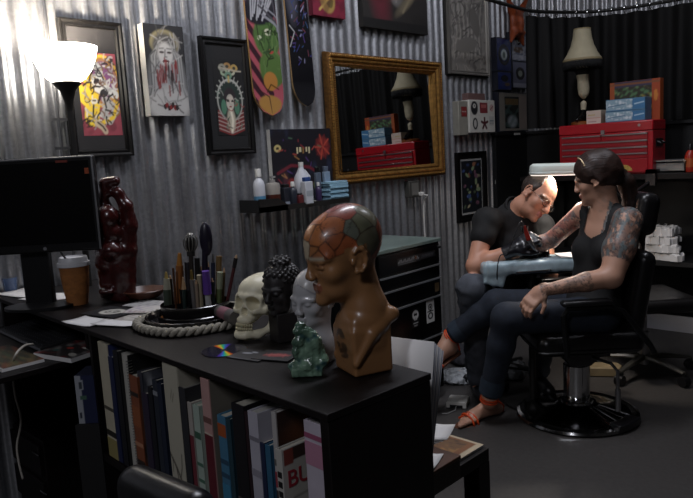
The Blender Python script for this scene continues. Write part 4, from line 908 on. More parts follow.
# stand-in seat for the man
q = ph(500, 300, 3.98)*np.array([1, 1, 0]); ST_ = q
t = thing('work_stool', 'black round rolling stool under the seated man', 'stool', q)
part('seat', MB().lathe([(.0, .44), (.16, .44), (.175, .455), (.175, .485), (.16, .5), (.0, .5)], q, 32), LEATHER, t)
part('column', MB().cyl((q[0], q[1], .08), (q[0], q[1], .44), .022), CHROME, t)
for i in range(5):
    an = i*2*pi/5+.3; l = part('star_leg', MB().tube([(q[0], q[1], .1), (q[0]+.22*cos(an), q[1]+.22*sin(an), .075)], [.022, .014], 8), BLACK, t)
    part('caster', MB().cyl((q[0]+.22*cos(an)-.014, q[1]+.22*sin(an), .029), (q[0]+.22*cos(an)+.014, q[1]+.22*sin(an), .029), .027), PLASTIC, l)
# ================================================================== PEOPLE
SK_W, SK_M = srgb('#b98d76'), srgb('#c08a70')
def head_prims(fr, col, lip=None, nose=None, lipx=0., brow=None, eye=True, neck=True, female=False, white='#d8d2cc', iris='#2a1d16'):
    lip = lip or col; brow = brow or col; nx, nr = nose or ((.102, .009) if female else (.109, .012))
    P = [ell((-.014, 0, .034), (.098, .076, .088), fr=fr, col=col, k=.03), ell((.028, 0, -.028), (.06, .06, .085), fr=fr, col=col, k=.03),
         ell((.036, 0, -.084), (.05, .05 if not female else .045, .032), fr=fr, col=col, k=.025), ell((.078, 0, -.106), (.018, .02, .016), fr=fr, col=col, k=.02),
         ell((.052, .043, -.03), .024, fr=fr, col=col, k=.02), ell((.052, -.043, -.03), .024, fr=fr, col=col, k=.02)]
    for s in (-1, 1):
        P += [ell((.096, s*.032, -.004), (.017, .019, .012), fr=fr, k=.012, op=-1)]
    for s in (-1, 1):
        P += [cap((.084, s*.014, .012), (.066, s*.055, .014), .011, .009, fr=fr, col=brow, k=.012)]
        if eye: P += [ell((.074, s*.032, -.004), .0125, fr=fr, col=srgb(white), k=.003), ell((.0835, s*.032, -.004), (.0045, .0055, .0055), fr=fr, col=srgb(iris), k=.001), cap((.086, s*.02, .004), (.08, s*.046, .003), .0042, fr=fr, col=col, k=.005), cap((.085, s*.022, -.012), (.08, s*.044, -.012), .004, fr=fr, col=col, k=.005)]
        P += [ell((-.008, s*.077, -.008), (.019, .007, .03), fr=fr, col=col, k=.006, rot=('Y', 12))]+[cap(*[(-.008+.0195*cos(q_)-.006*sin(q_)*.6, s*(.0835+.004*(cos(q_) < 0)), -.006+.03*sin(q_)) for q_ in (.75+.62*i_, .75+.62*(i_+1))], .0042, fr=fr, col=col, k=.004) for i_ in range(7)]+[ell((-.004, s*.088, -.008), (.009, .0075, .013), fr=fr, k=.004, op=-1), ell((-.012, s*.088, .008), (.007, .005, .009), fr=fr, k=.004, op=-1), ell((.002, s*.08, -.036), (.008, .006, .008), fr=fr, col=col, k=.006), ell((.009, s*.079, -.01), (.006, .006, .008), fr=fr, col=col, k=.005), ell((.1, s*.0115, -.038), (.01, .008, .008), fr=fr, col=col, k=.008)]
    P += [cap((.088, 0, .008), (nx, 0, -.03), nr*.75, nr, fr=fr, col=col, k=.012), ell((nx-.001, 0, -.034), nr*1.04, fr=fr, col=col, k=.008),
          cap((.091+lipx, -.013, -.0625), (.091+lipx, .013, -.0625), .0058, fr=fr, col=lip, k=.006), cap((.09+lipx, -.011, -.0725), (.09+lipx, .011, -.0725), .0066, fr=fr, col=lip, k=.006), cap((.0975+lipx, -.014, -.0675), (.0975+lipx, .014, -.0675), .0016, fr=fr, k=.002, op=-1)]
    return P
def hand_prims(wr, d, nrm, col, sc=1., curl=.5, spread=.25, side=1, k=.006):
    """wr wrist, d direction of the palm, nrm back-of-hand normal, side +1: thumb on y side"""
    H = Fr(wr, d, nrm, sc); P = [blk((.045, 0, 0), (.048, .04, .0135), .013, fr=H, col=col, k=.012), cap((-.02, 0, 0), (.02, 0, 0), .024, .024, fr=H, col=col, k=.02)]
    for i, (y, L) in enumerate(((.03, .072), (.0105, .08), (-.0095, .074), (-.029, .058))):
        y *= side; b = np.array([.088-.004*abs(i-1), y, .002]); a1, a2, a3 = curl*.55, curl*1.35, curl*2.0
        p1 = b+.42*L*np.array([cos(a1), spread*y*8, -sin(a1)]); p2 = p1+.32*L*np.array([cos(a2), spread*y*5, -sin(a2)]); p3 = p2+.26*L*np.array([cos(a3), spread*y*3, -sin(a3)])
        P += [cap(b-np.array([.02, 0, 0]), p1, .0098, .009, fr=H, col=col, k=k), cap(p1, p2, .009, .0082, fr=H, col=col, k=k), cap(p2, p3, .0082, .0072, fr=H, col=col, k=k)]
    t0 = np.array([.018, side*.034, -.004]); t1 = t0+np.array([.03, side*.024, -.014]); t2 = t1+np.array([.03, side*.008, -.014*curl*1.2])
    P += [cap(np.array([.01, side*.015, -.002]), t0, .016, .015, fr=H, col=col, k=.012), cap(t0, t1, .0135, .0105, fr=H, col=col, k=k), cap(t1, t2, .0105, .0085, fr=H, col=col, k=k)]
    return P
def foot_prims(an, heel, toe, col, sc=1., side=1):
    d = nz(toe-heel); F_ = Fr(heel, d, (0, 0, 1)); L = np.linalg.norm(toe-heel)
    P = [cap((.03, 0, .0), (L*.62, 0, -.012), .03, .025, fr=F_, col=col, k=.02), ell((.012, 0, -.005), (.034, .03, .03), fr=F_, col=col, k=.02), ell((L*.7, side*.005, -.016), (.05, .043, .018), fr=F_, col=col, k=.02), cap(F_.inv(an), (.05, 0, .02), .034, .036, fr=F_, col=col, k=.03), cap((.05, 0, .03), (L*.6, 0, .0), .03, .024, fr=F_, col=col, k=.03)]
    for i in range(5):
        y = side*(.032-.0155*i); P.append(cap((L*.78, y*.9, -.02), (L*(1.0-.028*i*i*.5-.01*i), y, -.024), .0115 if i == 0 else .0085, fr=F_, col=col, k=.008))
    return P, F_, L
def tattoo(V, C, a, b, t0, t1, r, cols, seed, dens=.75, sc=75, cover=0.):
    """inked skin between fractions t0..t1 of the limb a-b"""
    ab = b-a; t = ((V-a)@ab)/(ab@ab); q = np.linalg.norm(V-a-t[:, None]*ab, axis=1); m = (t > t0) & (t < t1) & (q < r)
    n1, n2, n3 = wob(V, sc, seed), wob(V, sc*1.3, seed+1), wob(V, sc*.8, seed+2); out = C.copy()
    ink = np.array(srgb(cols[0])); 
    for i, (n_, th) in enumerate(((n2, .15-cover), (n3, .1-cover*.5), (n1, .35-cover*.4))):
        w = (np.clip((n_-th)*9, 0, 1)*dens*m)[:, None]; out = out*(1-w)+np.array(srgb(cols[min(i+1, len(cols)-1)]))*w
    w = (np.clip(1-np.abs(n1)*9, 0, 1)*.9*m)[:, None]; out = out*(1-w)+ink*w
    w = (np.clip(1-np.abs(n2-.1)*11, 0, 1)*.7*m)[:, None]; return out*(1-w)+ink*w
# ------------------------------------------------------------------ the woman in the chair
PW = (float(BC[0]), float(BC[1]), 0.)
w = thing('person', 'seated woman in black tank top and cuffed jeans, one tattooed arm on the blue pad', 'person', PW)
hip = ph(590, 311, 3.36); shN, shF = ph(629, 221, 3.22), ph(583, 212, 3.47)
elN, wrN = ph(611, 277, 3.13), ph(541, 291, 3.14); elF, wrF = ph(551, 240, 3.56), ph(523, 250, 3.58)
nbase = (shN+shF)/2+np.array([0, 0, .035]); chestc = (shN+shF)/2+np.array([0, 0, -.13])
left_ = nz(shN-shF); fwd_ = nz(np.cross(left_, (0, 0, 1))); 
TF = Fr(chestc, fwd_, (0, 0, 1))
knN, knF = ph(507, 318, 3.24), ph(497, 304, 3.43); anN, anF = ph(489, 400, 3.33), ph(450, 337, 3.52)
hpN, hpF = hip+NEAR*.095, hip-NEAR*.095
heN, toN = on_floor(499, 413)+np.array([0, 0, .035]), on_floor(456, 427)+np.array([0, 0, .04])
heF = anF+np.array([0, 0, -.055])-LEFT*.015; toF = ph(424, 366, 3.44)
hc = ph(595.5, 178, 3.36); HW = Fr(hc, LEFT*.85-NEAR*.46-np.array([0, 0, .26]), (0, 0, 1), 1.0)
sk = SK_W
def torso(inf, c):
    P = [ell((-.015, 0, .0), (.108+inf, .15+inf, .165+inf), fr=TF, col=c, k=.04), ell((.065, .066, -.035), (.062+inf, .062+inf, .066+inf), fr=TF, col=c, k=.03), ell((.065, -.066, -.035), (.062+inf, .062+inf, .066+inf), fr=TF, col=c, k=.03)]
    wc = chestc*.45+hip*.55; P += [ell(TF.inv(wc), (.098+inf, .122+inf, .16+inf), fr=TF, col=c, k=.05)]
    HF = Fr(hip, LEFT, (0, 0, 1)); P += [ell((-.01, 0, .02), (.13+inf, .17+inf, .125+inf), fr=HF, col=c, k=.05)]
    return P
up_sh = [cap(TF.p((-.015, .05, .12)), shN-left_*.02, .05, .05, col=sk, k=.04), cap(TF.p((-.015, -.05, .12)), shF+left_*.02, .05, .05, col=sk, k=.04), cap(TF.p((-.03, 0, .08)), nbase+np.array([0, 0, .02]), .075, .055, col=sk, k=.04)]
nk = hc+HW.R@np.array([-.03, 0, -.07])
P = torso(0, sk)+up_sh+[cap(nbase-np.array([0, 0, .03]), nk, .056, .05, col=sk, k=.03)]
P += head_prims(HW, sk, lip=srgb('#a66a5e'), brow=srgb('#6a4c3c'), female=True)
P += [cap(shN, shN+(elN-shN)*.5, .064, .066, col=sk, k=.04), cap(shN+(elN-shN)*.5, elN, .066, .054, col=sk, k=.03), cap(elN, elN+(wrN-elN)*.35, .05, .044, col=sk, k=.02), cap(elN+(wrN-elN)*.35, wrN, .044, .026, col=sk, k=.02)]
P += [cap(shF, elF, .05, .041, col=sk, k=.03), cap(elF, elF+(wrF-elF)*.35, .041, .04, col=sk, k=.02), cap(elF+(wrF-elF)*.35, wrF, .04, .026, col=sk, k=.02)]
hN = ph(525, 312, 3.12); P += hand_prims(wrN, nz(nz(hN-wrN)+np.array([0, 0, .15])), nz(NEAR*.7+LEFT*.4+np.array([0, 0, .6])), sk, .98, .75, .2, 1)
P += hand_prims(wrF, nz(LEFT+np.array([0, 0, -.1])), nz(np.array([0, 0, 1.])-LEFT*.1), sk, .95, .35, .2, 1)
def legs(inf, c, k=.03, cuff=False):
    o = [cap(hpN, knN, .088+inf, .066+inf, col=c, k=k), cap(hpF, knF, .088+inf, .066+inf, col=c, k=k)]
    for kn_, an_ in ((knN, anN), (knF, anF)):
        m_ = kn_+(an_-kn_)*.32; o += [cap(kn_, m_, .062+inf, .056+inf, col=c, k=k)]
        e_ = an_ if not cuff else kn_+(an_-kn_)*.86; o += [cap(m_, e_, .056+inf, (.037 if not cuff else .047)+inf, col=c, k=k)]
    return o
P += legs(0, sk)
f1, FfN, LN = foot_prims(anN, heN, toN, sk, 1, 1); f2, FfF, LF = foot_prims(anF, heF, toF, sk, 1, -1); P += f1+f2
def paintW(V, C):
    C = tattoo(V, C, shN, elN, -.25, .72, .11, ['#26292d', '#48585c', '#74584c', '#5c6a6c'], 11, .85, 60, .4)
    C = tattoo(V, C, elN, wrN, .3, 1.02, .07, ['#33302e', '#5a4a40', '#6a5c50'], 21, .45, 85)
    C = tattoo(V, C, shF, elF, .1, 1., .11, ['#2b2f34', '#4a5a60', '#8a5048'], 31, .7, 70, .2); C = tattoo(V, C, elF, wrF, .0, 1., .08, ['#33302e', '#54606a', '#7a5a50'], 41, .6, 80)
    q = HW.inv(V); nkm = (np.linalg.norm(V-(nbase+nk)/2, axis=1) < .085) & (q[:, 0] < .02); n_ = wob(V, 90, 51); w_ = (np.clip((n_-.2)*6, 0, 1)*.2*nkm)[:, None]; return C*(1-w_)+np.array(srgb('#5a5450'))*w_
body = carve('body', P, .0058, SKIN, w, paintW, sk)
# hair
HR = mat('dark_brown_hair', '#2a1811', .5, var=.4, scale=60, bump=.35, bscale=120)
hp = [ell((-.02, 0, .038), (.111, .092, .1), fr=HW, k=.02), ell((-.085, 0, .0), (.045, .06, .06), fr=HW, k=.03), cap((.03, .06, .05), (-.03, .075, -.015), .02, .02, fr=HW, k=.02), cap((.03, -.06, .05), (-.03, -.075, -.015), .02, .02, fr=HW, k=.02),
      ell((.116, 0, -.03), (.062, .12, .088), fr=HW, k=.015, op=-1), ell((.05, 0, -.098), (.1, .12, .082), fr=HW, k=.02, op=-1), ell((.002, .1, -.022), (.022, .03, .03), fr=HW, k=.01, op=-1), ell((.002, -.1, -.022), (.022, .03, .03), fr=HW, k=.01, op=-1)]
V, F_ = sculpt(hp, .0045); qh = HW.inv(V); ang = np.arctan2(qh[:, 1], qh[:, 2]+.02); V = V+((V-hc)/np.linalg.norm(V-hc, axis=1)[:, None])*(np.abs(np.sin(ang*34+wob(V, 25, 4)*4))*.0022+wob(V, 30, 6)*.004)[:, None]
mesh_obj('hair', V, F_, HR, w, 180)
pb = ph(615, 168, 3.38); tail = [cap(pb, ph(626, 182, 3.37), .03, .04, k=.02), cap(ph(626, 182, 3.37), ph(632, 205, 3.37), .04, .04, k=.02), cap(ph(632, 205, 3.37), ph(641, 232, 3.36), .036, .024, k=.02), cap(ph(641, 232, 3.36), ph(643, 250, 3.36), .022, .008, k=.02)]
V, F_ = sculpt(tail, .005); V = V+LEFT*(wob(V*np.array([1, 1, .12]), 160, 3)*.004)[:, None]; mesh_obj('ponytail', V, F_, HR, w, 180)
part('hair_clip', MB().tube([HW.p((.045, .052, .12)), HW.p((.03, .066, .105)), HW.p((.02, .08, .075))], .004).ball(HW.p((.02, .081, .072)), .007), mat('pale_clip', '#b09a78', .3, .5), w)
eb = [HW.p((-.004, s*.09, -.045)) for s in (1,)]
# tank top
tk = torso(.008, None)+[((lambda f: (lambda X, Y, Z: f(X, Y, Z)-.007))(p[0]), p[1]-.008, p[2]+.008, p[3], p[4], None) for p in up_sh]
def clipT(V):
    q = TF.inv(V); ay = np.abs(q[:, 1]); neck = .11-.075*np.clip(1-ay/.072, 0, 1)**.35
    front = np.where(q[:, 0] > -.02, neck, .05); arm = np.where(ay > .125, .03, 9.); strap = (np.abs(ay-.088-.03*np.clip((q[:, 2]-.08)/.09, 0, 1)*0) < .026) & (q[:, 2] > .0)
    return ((q[:, 2] < np.minimum(front, arm)) | strap) & (V[:, 2] > hip[2]-.02)
TANK = mat('black_jersey', '#0f0f10', .8, var=.1, bump=.1, bscale=250)
carve('tank_top', tk, .0042, TANK, w, paint=0, clip=clipT)
# jeans
pel = [ell((-.01, 0, .0), (.138, .178, .125), fr=Fr(hip, LEFT), k=.05)]
carve('jeans', pel+legs(.009, None, .03, True), .007, DENIM, w, paint=0)
for kn_, an_, nm in ((knN, anN, 0), (knF, anF, 1)):
    a_, b_ = kn_+(an_-kn_)*.72, kn_+(an_-kn_)*.9
    part('jeans_cuff', MB().tube([a_, (a_+b_)/2, b_], [.062, .063, .061], 24, cap=False), mat('faded_denim_cuff', '#26323f', .85, var=.2, bump=.2), w)
ORG = mat('orange_leather', '#d24a1a', .45); SOLE = mat('brown_sole', '#5a3420', .6)
for an_, FF, LL, sd_ in ((anN, FfN, LN, 1), (anF, FfF, LF, -1)):
    sole = MB(frame4(FF.o, FF.x, FF.y, FF.z)); ol = [(-.03, 0), (-.015, .03), (.06, .033), (LL*.6, .045), (LL*.85, .045), (LL*1.02, .025), (LL*1.04, -.01), (LL*.85, -.043), (LL*.6, -.042), (.06, -.032), (-.015, -.03)]
    s_ = part('sandal', sole.prism(ol, (0, 0, -.05), (1, 0, 0), (0, 1, 0), (0, 0, 1), .012), SOLE, w, bev=.003)
    st = MB(); R_ = FF
    d_ = nz(an_-FF.p((.03, 0, 0))); 
    # ankle strap ring, perpendicular to the shin
    kk = knN if sd_ == 1 else knF; ax_ = nz(kk-an_); A_ = Fr(an_, ax_, FF.x)
    for dz_, rr in ((.0, .041), (.014, .042)): st.tube([A_.p((dz_-.01*cos(q)*.4, rr*sin(q), rr*1.03*cos(q))) for q in np.linspace(0, 2*pi, 25)[:-1]], .0062, 8, closed=True)
    for xx in (.68, .78): st.tube([R_.p((LL*xx-.01*abs(q), .05*sin(q), -.045+.058*cos(q))) for q in np.linspace(-1.5, 1.5, 13)], .006, 8)
    st.tube([R_.p((LL*.62, .046, -.035)), R_.p((LL*.72, .0, .012)), R_.p((LL*.85, -.03, -.012))], .0055, 8)
    st.tube([R_.p((-.028, 0, -.04)), R_.p((-.034, 0, .0)), A_.p((0, 0, -.042))], .0055, 8)
    part('sandal_strap', st, ORG, s_, 180)
# ------------------------------------------------------------------ the tattooing man
PM = (float(ST_[0]), float(ST_[1]), 0.)
m = thing('person', 'seated man in glasses and black polo shirt bending over to tattoo the arm', 'person', PM)
sm = SK_M
mh = ph(537, 197, 3.74); rt = r0; upz = np.array([0, 0, 1.])
HM = Fr(mh, rt*.42-upz*.42+NEAR*.78, rt*.68+upz*.7+NEAR*.1, 1.03)
mhip = ph(501, 306, 3.97); mshR, mshL = ph(487, 221, 3.70), ph(541, 226, 3.93); mnb = ph(513, 211, 3.83); mch = (mshR+mshL)/2*.6+mhip*.4+NEAR*.0
mcl = nz(mshL-mshR); mfw = nz(np.cross(mcl, upz)); MF = Fr((mshR+mshL)/2-np.array([0, 0, .12]), mfw, upz*.95+mfw*.25)
melR, mwrR = ph(475, 266, 3.58), ph(515, 249, 3.52); melL, mwrL = ph(549, 275, 3.78), ph(541, 248, 3.66)
hR = ph(531, 238, 3.50)
mkR, mkL = ph(472, 289, 3.52), ph(548, 296, 3.62); maR, maL = mkR*np.array([1, 1, 0])+np.array([0, 0, .1])+rt*.06+f0*.22, mkL*np.array([1, 1, 0])+np.array([0, 0, .1])+f0*.2
def mtorso(inf, c):
    P = [ell((-.02, 0, .02), (.115+inf, .165+inf, .18+inf), fr=MF, col=c, k=.05), cap(MF.p((-.03, .06, .13)), mshL, .065+inf, .06+inf, col=c, k=.05), cap(MF.p((-.03, -.06, .13)), mshR, .065+inf, .06+inf, col=c, k=.05)]
    wc = MF.o*.4+mhip*.6; P += [ell(wc-np.zeros(3), (.135+inf, .165+inf, .17+inf), fr=Fr((0, 0, 0), mfw), col=c, k=.06) if False else cap(MF.p((0, .0, -.05)), mhip+upz*.05, .135+inf, .15+inf, col=c, k=.06)]
    return P
P = mtorso(0, sm)+[ell((0, 0, 0), (.14, .18, .13), fr=Fr(mhip, mfw), col=sm, k=.05), cap(mnb-upz*.03, mh+HM.R@np.array([-.04, 0, -.085]), .064, .058, col=sm, k=.03)]
P += head_prims(HM, sm, lip=srgb('#a86a5e'), brow=srgb('#6a4c3c'))
P += [cap(mshR, melR, .056, .046, col=sm, k=.03), cap(melR, melR+(mwrR-melR)*.35, .046, .044, col=sm, k=.02), cap(melR+(mwrR-melR)*.35, mwrR, .044, .03, col=sm, k=.02), cap(mshL, melL, .056, .046, col=sm, k=.03), cap(melL, mwrL, .044, .03, col=sm, k=.02)]
hdR = hand_prims(mwrR, nz(hR-mwrR), nz(upz*.5+NEAR*.6-rt*.4), sm, 1.05, 1.0, .1, -1)
hdL = hand_prims(mwrL, nz(-rt*.5+NEAR*.5-upz*.1), nz(upz), sm, 1.05, .6, .2, 1)
P += hdR+hdL
for kk, aa, s in ((mkR, maR, -1), (mkL, maL, 1)):
    P += [cap(mhip+mcl*s*.1, kk, .095, .07, col=sm, k=.04), cap(kk, kk+(aa-kk)*.35, .066, .06, col=sm, k=.03), cap(kk+(aa-kk)*.35, aa, .06, .04, col=sm, k=.03), cap(aa, aa-upz*.06+NEAR*.03, .038, .035, col=sm), cap(aa-upz*.065, aa-upz*.068+NEAR*.16, .032, .028, col=sm)]
HRM = np.array(srgb('#2c211b'))
def paintM(V, C):
    q = HM.inv(V); st_ = (q[:, 2] < -.055) & (q[:, 2] > -.13) & (q[:, 0] > .0) & (np.abs(q[:, 1]) < .07) & (np.linalg.norm(q, axis=1) < .16); C = C.copy(); lipm = (q[:, 2] > -.085) & (np.abs(q[:, 1]) < .022) & (q[:, 0] > .085)
    wv = (st_ & ~lipm)*.22; return C*(1-wv[:, None])+np.array(srgb('#5a4238'))*wv[:, None]
carve('body', P, .0062, SKIN, m, paintM, sm)
hm_ = [ell((-.024, 0, .04), (.1, .081, .09), fr=HM, k=.02), cap((-.0, .07, .02), (-.0, .074, -.012), .014, .009, fr=HM, k=.015), cap((-.0, -.07, .02), (-.0, -.074, -.012), .014, .009, fr=HM, k=.015), ell((.088, 0, .0), (.075, .1, .09), fr=HM, k=.02, op=-1), ell((.065, .04, .088), (.055, .028, .05), fr=HM, k=.02, op=-1), ell((.065, -.04, .088), (.055, .028, .05), fr=HM, k=.02, op=-1), ell((.0, 0, -.1), (.13, .13, .075), fr=HM, k=.02, op=-1), ell((.0, .098, -.025), (.035, .03, .04), fr=HM, k=.01, op=-1), ell((.0, -.098, -.025), (.035, .03, .04), fr=HM, k=.01, op=-1)]
V, F_ = sculpt(hm_, .005); V = V+HM.R[:, 2]*(np.abs(wob(V, 190, 5))*.006)[:, None]; mesh_obj('hair', V, F_, mat('short_brown_hair', '#30231c', .55, var=.4, scale=90, bump=.4), m, 180)
gl = MB(frame4(HM.o, HM.x*HM.sc, HM.y*HM.sc, HM.z*HM.sc))
for s in (-1, 1):
    gl.tube([(.104-.012*abs(cos(q)), s*.033+.024*cos(q), -.006+.017*sin(q)) for q in np.linspace(0, 2*pi, 21)[:-1]], .0016, 6, closed=True); gl.tube([(.094, s*.057, -.002), (.07, s*.074, .002), (-.005, s*.085, .006)], .0016, 6)
gl.tube([(.105, -.01, -.003), (.112, 0, .001), (.105, .01, -.003)], .0016, 6); part('glasses', gl, mat('wire_frame', '#6a6460', .25, .9), m, 180)
ln = MB(frame4(HM.o, HM.x*HM.sc, HM.y*HM.sc, HM.z*HM.sc))
for s in (-1, 1): ln.prism([(s*.033+.023*cos(q), -.006+.016*sin(q)) for q in np.linspace(0, 2*pi, 21)[:-1]], (.101, 0, 0), (0, 1, 0), (0, 0, 1), (1, 0, 0), .0012)
part('lenses', ln, mat('lens_glass', '#ffffff', .02, trans=1., alpha=.25), m)
POLO = mat('black_polo_cloth', '#070708', .8, var=.12, bump=.15, bscale=250)
sl = []
for a_, b_ in ((mshR, melR), (mshL, melL)): sl.append(cap(a_, a_+(b_-a_)*.36, .071, .07, k=.03))
V, F_ = sculpt(mtorso(.012, None)+sl+[cap(mnb-upz*.07, mnb-upz*.005, .085, .07, k=.03)], .007)
V = V+mfw*(wob(V, 22, 9)*.006)[:, None]
mesh_obj('polo_shirt', V, F_, POLO, m, 180)
nd = nz(mh+HM.R@np.array([-.04, 0, -.085])-mnb); NF = Fr(mnb+nd*.02, nd, mfw)
part('collar', MB().tube([NF.p((0.004*sin(q), .074*sin(q), .074*cos(q)*.95)) for q in np.linspace(.25, 2*pi-.25, 24)], .016, 8, flat=.5), POLO, m, 180)
def glove(pr, wr, d):
    pr2 = [(lambda f: (lambda X, Y, Z: f(X, Y, Z)-.0032))(p[0]) for p in pr]
    return [(g, p[1]-.004, p[2]+.004, p[3], p[4], None) for g, p in zip(pr2, pr)]+[cap(wr-d*.055, wr+d*.01, .037, .031, k=.02)]
GLV = mat('black_nitrile', '#17171c', .3, coat=.2)
carve('glove', glove(hdR, mwrR, nz(mwrR-melR)), .0048, GLV, m, paint=0); carve('glove', glove(hdL, mwrL, nz(mwrL-melL)), .0048, GLV, m, paint=0)
jm = [ell((0, 0, 0), (.155, .19, .135), fr=Fr(mhip, mfw), k=.05)]
for kk, aa, s in ((mkR, maR, -1), (mkL, maL, 1)): jm += [cap(mhip+mcl*s*.1, kk, .105, .08, k=.04), cap(kk, kk+(aa-kk)*.35, .076, .07, k=.03), cap(kk+(aa-kk)*.35, aa, .07, .06, k=.03)]
V, F_ = sculpt(jm, .008); V = V+np.stack([wob(V, 30, 2)*.006]*3, 1); mesh_obj('jeans', V, F_, mat('grey_denim', '#4a4e56', .85, var=.25, bump=.2), m, 180)
for aa in (maR, maL): carve('shoe', [cap(aa-upz*.06-NEAR*.03, aa-upz*.062+NEAR*.18, .042, .038, k=.02)], .008, PLASTIC, m, paint=0, clip=None)
# tattoo machine in the gloved hand
tp = ph(529, 240, 3.45); tt = ph(524, 226, 3.46); te = ph(536, 251, 3.47)
t = thing('tattoo_machine', 'small chrome and red tattoo machine in the black gloved hand', 'tattoo machine', tp)
part('grip', MB().tube([te, te+(tp-te)*.25, tp], [.003, .009, .011], 12), STEEL, t); part('frame', MB().tube([tp, tt], [.012, .01], 8), mat('red_anodised', '#a03028', .3, .6), t)
part('coil', MB().cyl(tt+rt*.012, tt+rt*.012-upz*.03, .009).cyl(tt-rt*.008, tt-rt*.008-upz*.03, .009), CHROME, t)
cw = [tt, tt-rt*.03+upz*.02+NEAR*.03, ph(508, 252, 3.42), ph(500, 256, 3.42), ph(497, 275, 3.43), ph(499, 300, 3.6)]
part('clip_cord', MB().tube(smooth_path(cw, 5), .003, 6), PLASTIC, t, 180)
# ================================================================== BOOKCASE WITH THE LONG TOP
TZ = .93
A_ = pz(327, 415, TZ); rr_ = radians(2.5)
KX = np.array([-cos(rr_), sin(rr_), 0]); KY = np.array([sin(rr_), cos(rr_), 0])      # along the front to the left; towards the back
MK = frame4((A_[0], A_[1], 0), KX, KY, (0, 0, 1)); MK_R = Matrix(MK)
def kl(P): v = np.array(P)-np.array([A_[0], A_[1], 0]); return np.array([v@KX, v@KY, v[2]])
def kfront(x, y, inset):
    d = sight(x, y); o = np.array([A_[0], A_[1], 0])+KY*inset; t = ((o-EYE)@KY)/(d@KY); return kl(EYE+d*t)
DPT = .30; LEN = 1.98; PRO = -.006; TT = .015
shz = kfront(107, 457, PRO)[2]; LX_ = kfront(95.5, 400, PRO)[0]
t = thing('bookcase', 'long black bookcase with an open front of books and a cluttered top', 'bookcase', (A_[0]-.6, A_[1]+.17, 0))
part('top', MB(MK).prism([(0, 0), (LEN, 0), (LEN, .46), (.62, .46), (.42, DPT), (0, DPT)], (0, 0, TZ-TT), (1, 0, 0), (0, 1, 0), (0, 0, 1), TT), SATIN, t, bev=.002)
part('end_panel', MB(MK).b2((.002, .003, 0), (.026, DPT-.002, TZ-TT)), SATIN, t, bev=.002)
part('side_panel', MB(MK).b2((LX_, .0, 0), (LX_+.018, DPT, TZ-TT)), SATIN, t)
part('back_panel', MB(MK).b2((.036, DPT-.02, .06), (LX_, DPT-.006, TZ-TT)), SATIN, t)
for z in (shz-.025, .07): part('shelf', MB(MK).b2((.026, .0, z), (LX_, DPT-.02, z+.024)), SATIN, t)
part('wall_panel', MB(MK).b2((LEN-.03, .02, 0), (LEN-.01, .44, TZ-TT)), SATIN, t)
part('modesty_panel', MB(MK).b2((LX_+.018, .42, .05), (LEN-.03, .44, TZ-TT)), SATIN, t)
# ------------------------------------------------------------------ the row of books
def book(label, xa, xb, yt, cov, inset=.012, depth=.2, pages='#b9b4a6', cat='book', spine=None, bands=(), side=None, kind='hard', text=None, h=None):
    inset += PRO
    q0, q1 = kfront(xa, yt, inset), kfront(xb, yt, inset); x1, x0 = q0[0], q1[0]; zt = q0[2] if h is None else shz+h; zt = min(zt, TZ-TT-.003); z0 = shz+.001; H_ = zt-z0
    x0 += .0006; x1 -= .0006
    c = np.array(MK @ Vector(((x0+x1)/2, inset+depth/2, z0))); t = thing('book', label, cat, c, 'books on the bookcase shelf')
    cm = mat('cover_'+cov.strip('#'), cov, .5, var=.06); th = min(.003, (x1-x0)*.22)
    mb = MB(MK)
    mb.b2((x0, inset, z0), (x0+th, inset+depth, zt)).b2((x1-th, inset, z0), (x1, inset+depth, zt))
    if kind != 'spiral': mb.b2((x0, inset-.001, z0), (x1, inset+th, zt))
    part('cover', mb, cm, t, bev=.0006)
    part('pages', MB(MK).b2((x0+th, inset+(.004 if kind != 'spiral' else .008), z0+.003), (x1-th, inset+depth-.004, zt-.004)), mat('pages_'+pages.strip('#'), pages, .85, var=.1, scale=150), t)
    for (a0, a1, col) in bands: part('spine_band', MB(MK).b2((x0+.0003, inset-.0018, z0+H_*a0), (x1-.0003, inset-.0008, z0+H_*a1)), mat('band_'+col.strip('#'), col, .5), t)
    if kind == 'spiral':
        co = MB(MK); n = int(H_/.0085); xm = x0 if pages != 'none' else x0
        for i in range(n):
            z = z0+.01+i*(H_-.02)/n; co.tube([(x0+.003+.008*cos(a)*.8, inset+.004+.009*sin(a), z+.0015*sin(a/2)) for a in np.linspace(0, 2*pi, 9)[:-1]], .0012, 4, closed=True)
        part('spiral_binding', co, mat('binding_wire', '#9c9c98', .3, .8), t)
    if side is not None:      # printed cover facing the room's middle
        o = np.array(MK @ Vector((x0-.0006, inset+.002, z0+.002))); side.obj('cover_print', o, KY*(depth-.004), (0, 0, H_-.004), PRINT, t)
    return t, x0, x1, z0, zt, inset
def branch(A, c='#3a2a20', sc=1.):
    A.line([(.2, .0), (.45, .12), (.8, .2)], .02, c); A.line([(.45, .12), (.4, .25), (.7, .32)], .014, c); A.line([(.1, .2), (.45, .14)], .012, c)
book('cream book with a blue cover and dark spine mark, leftmost on the shelf', 97.5, 106.5, 341, '#b5ad97', bands=((.0, .17, '#8d8253'), (.19, .24, '#26221c'), (.42, .45, '#4c473c')), side=Art(.6, 40, '#26305c').mottle('#7a3a2c', 5, .5, 2).mottle('#8a7a5c', 7, .4, 4))
book('slim navy book second from the left, tucked beside the cream one', 107.5, 112, 356, '#1c2344')
book('thin black booklet with white pages beside the spiral notebook', 112.5, 117, 350, '#16161a', pages='#9a978e')
book('thick black spiral-bound notebook with a pale page edge', 118, 127, 352, '#131314', kind='spiral', pages='#a8a59c', depth=.21)
a = Art(.7, 40, '#2a2420'); a.mottle('#8a4a28', 6, .6, 3)
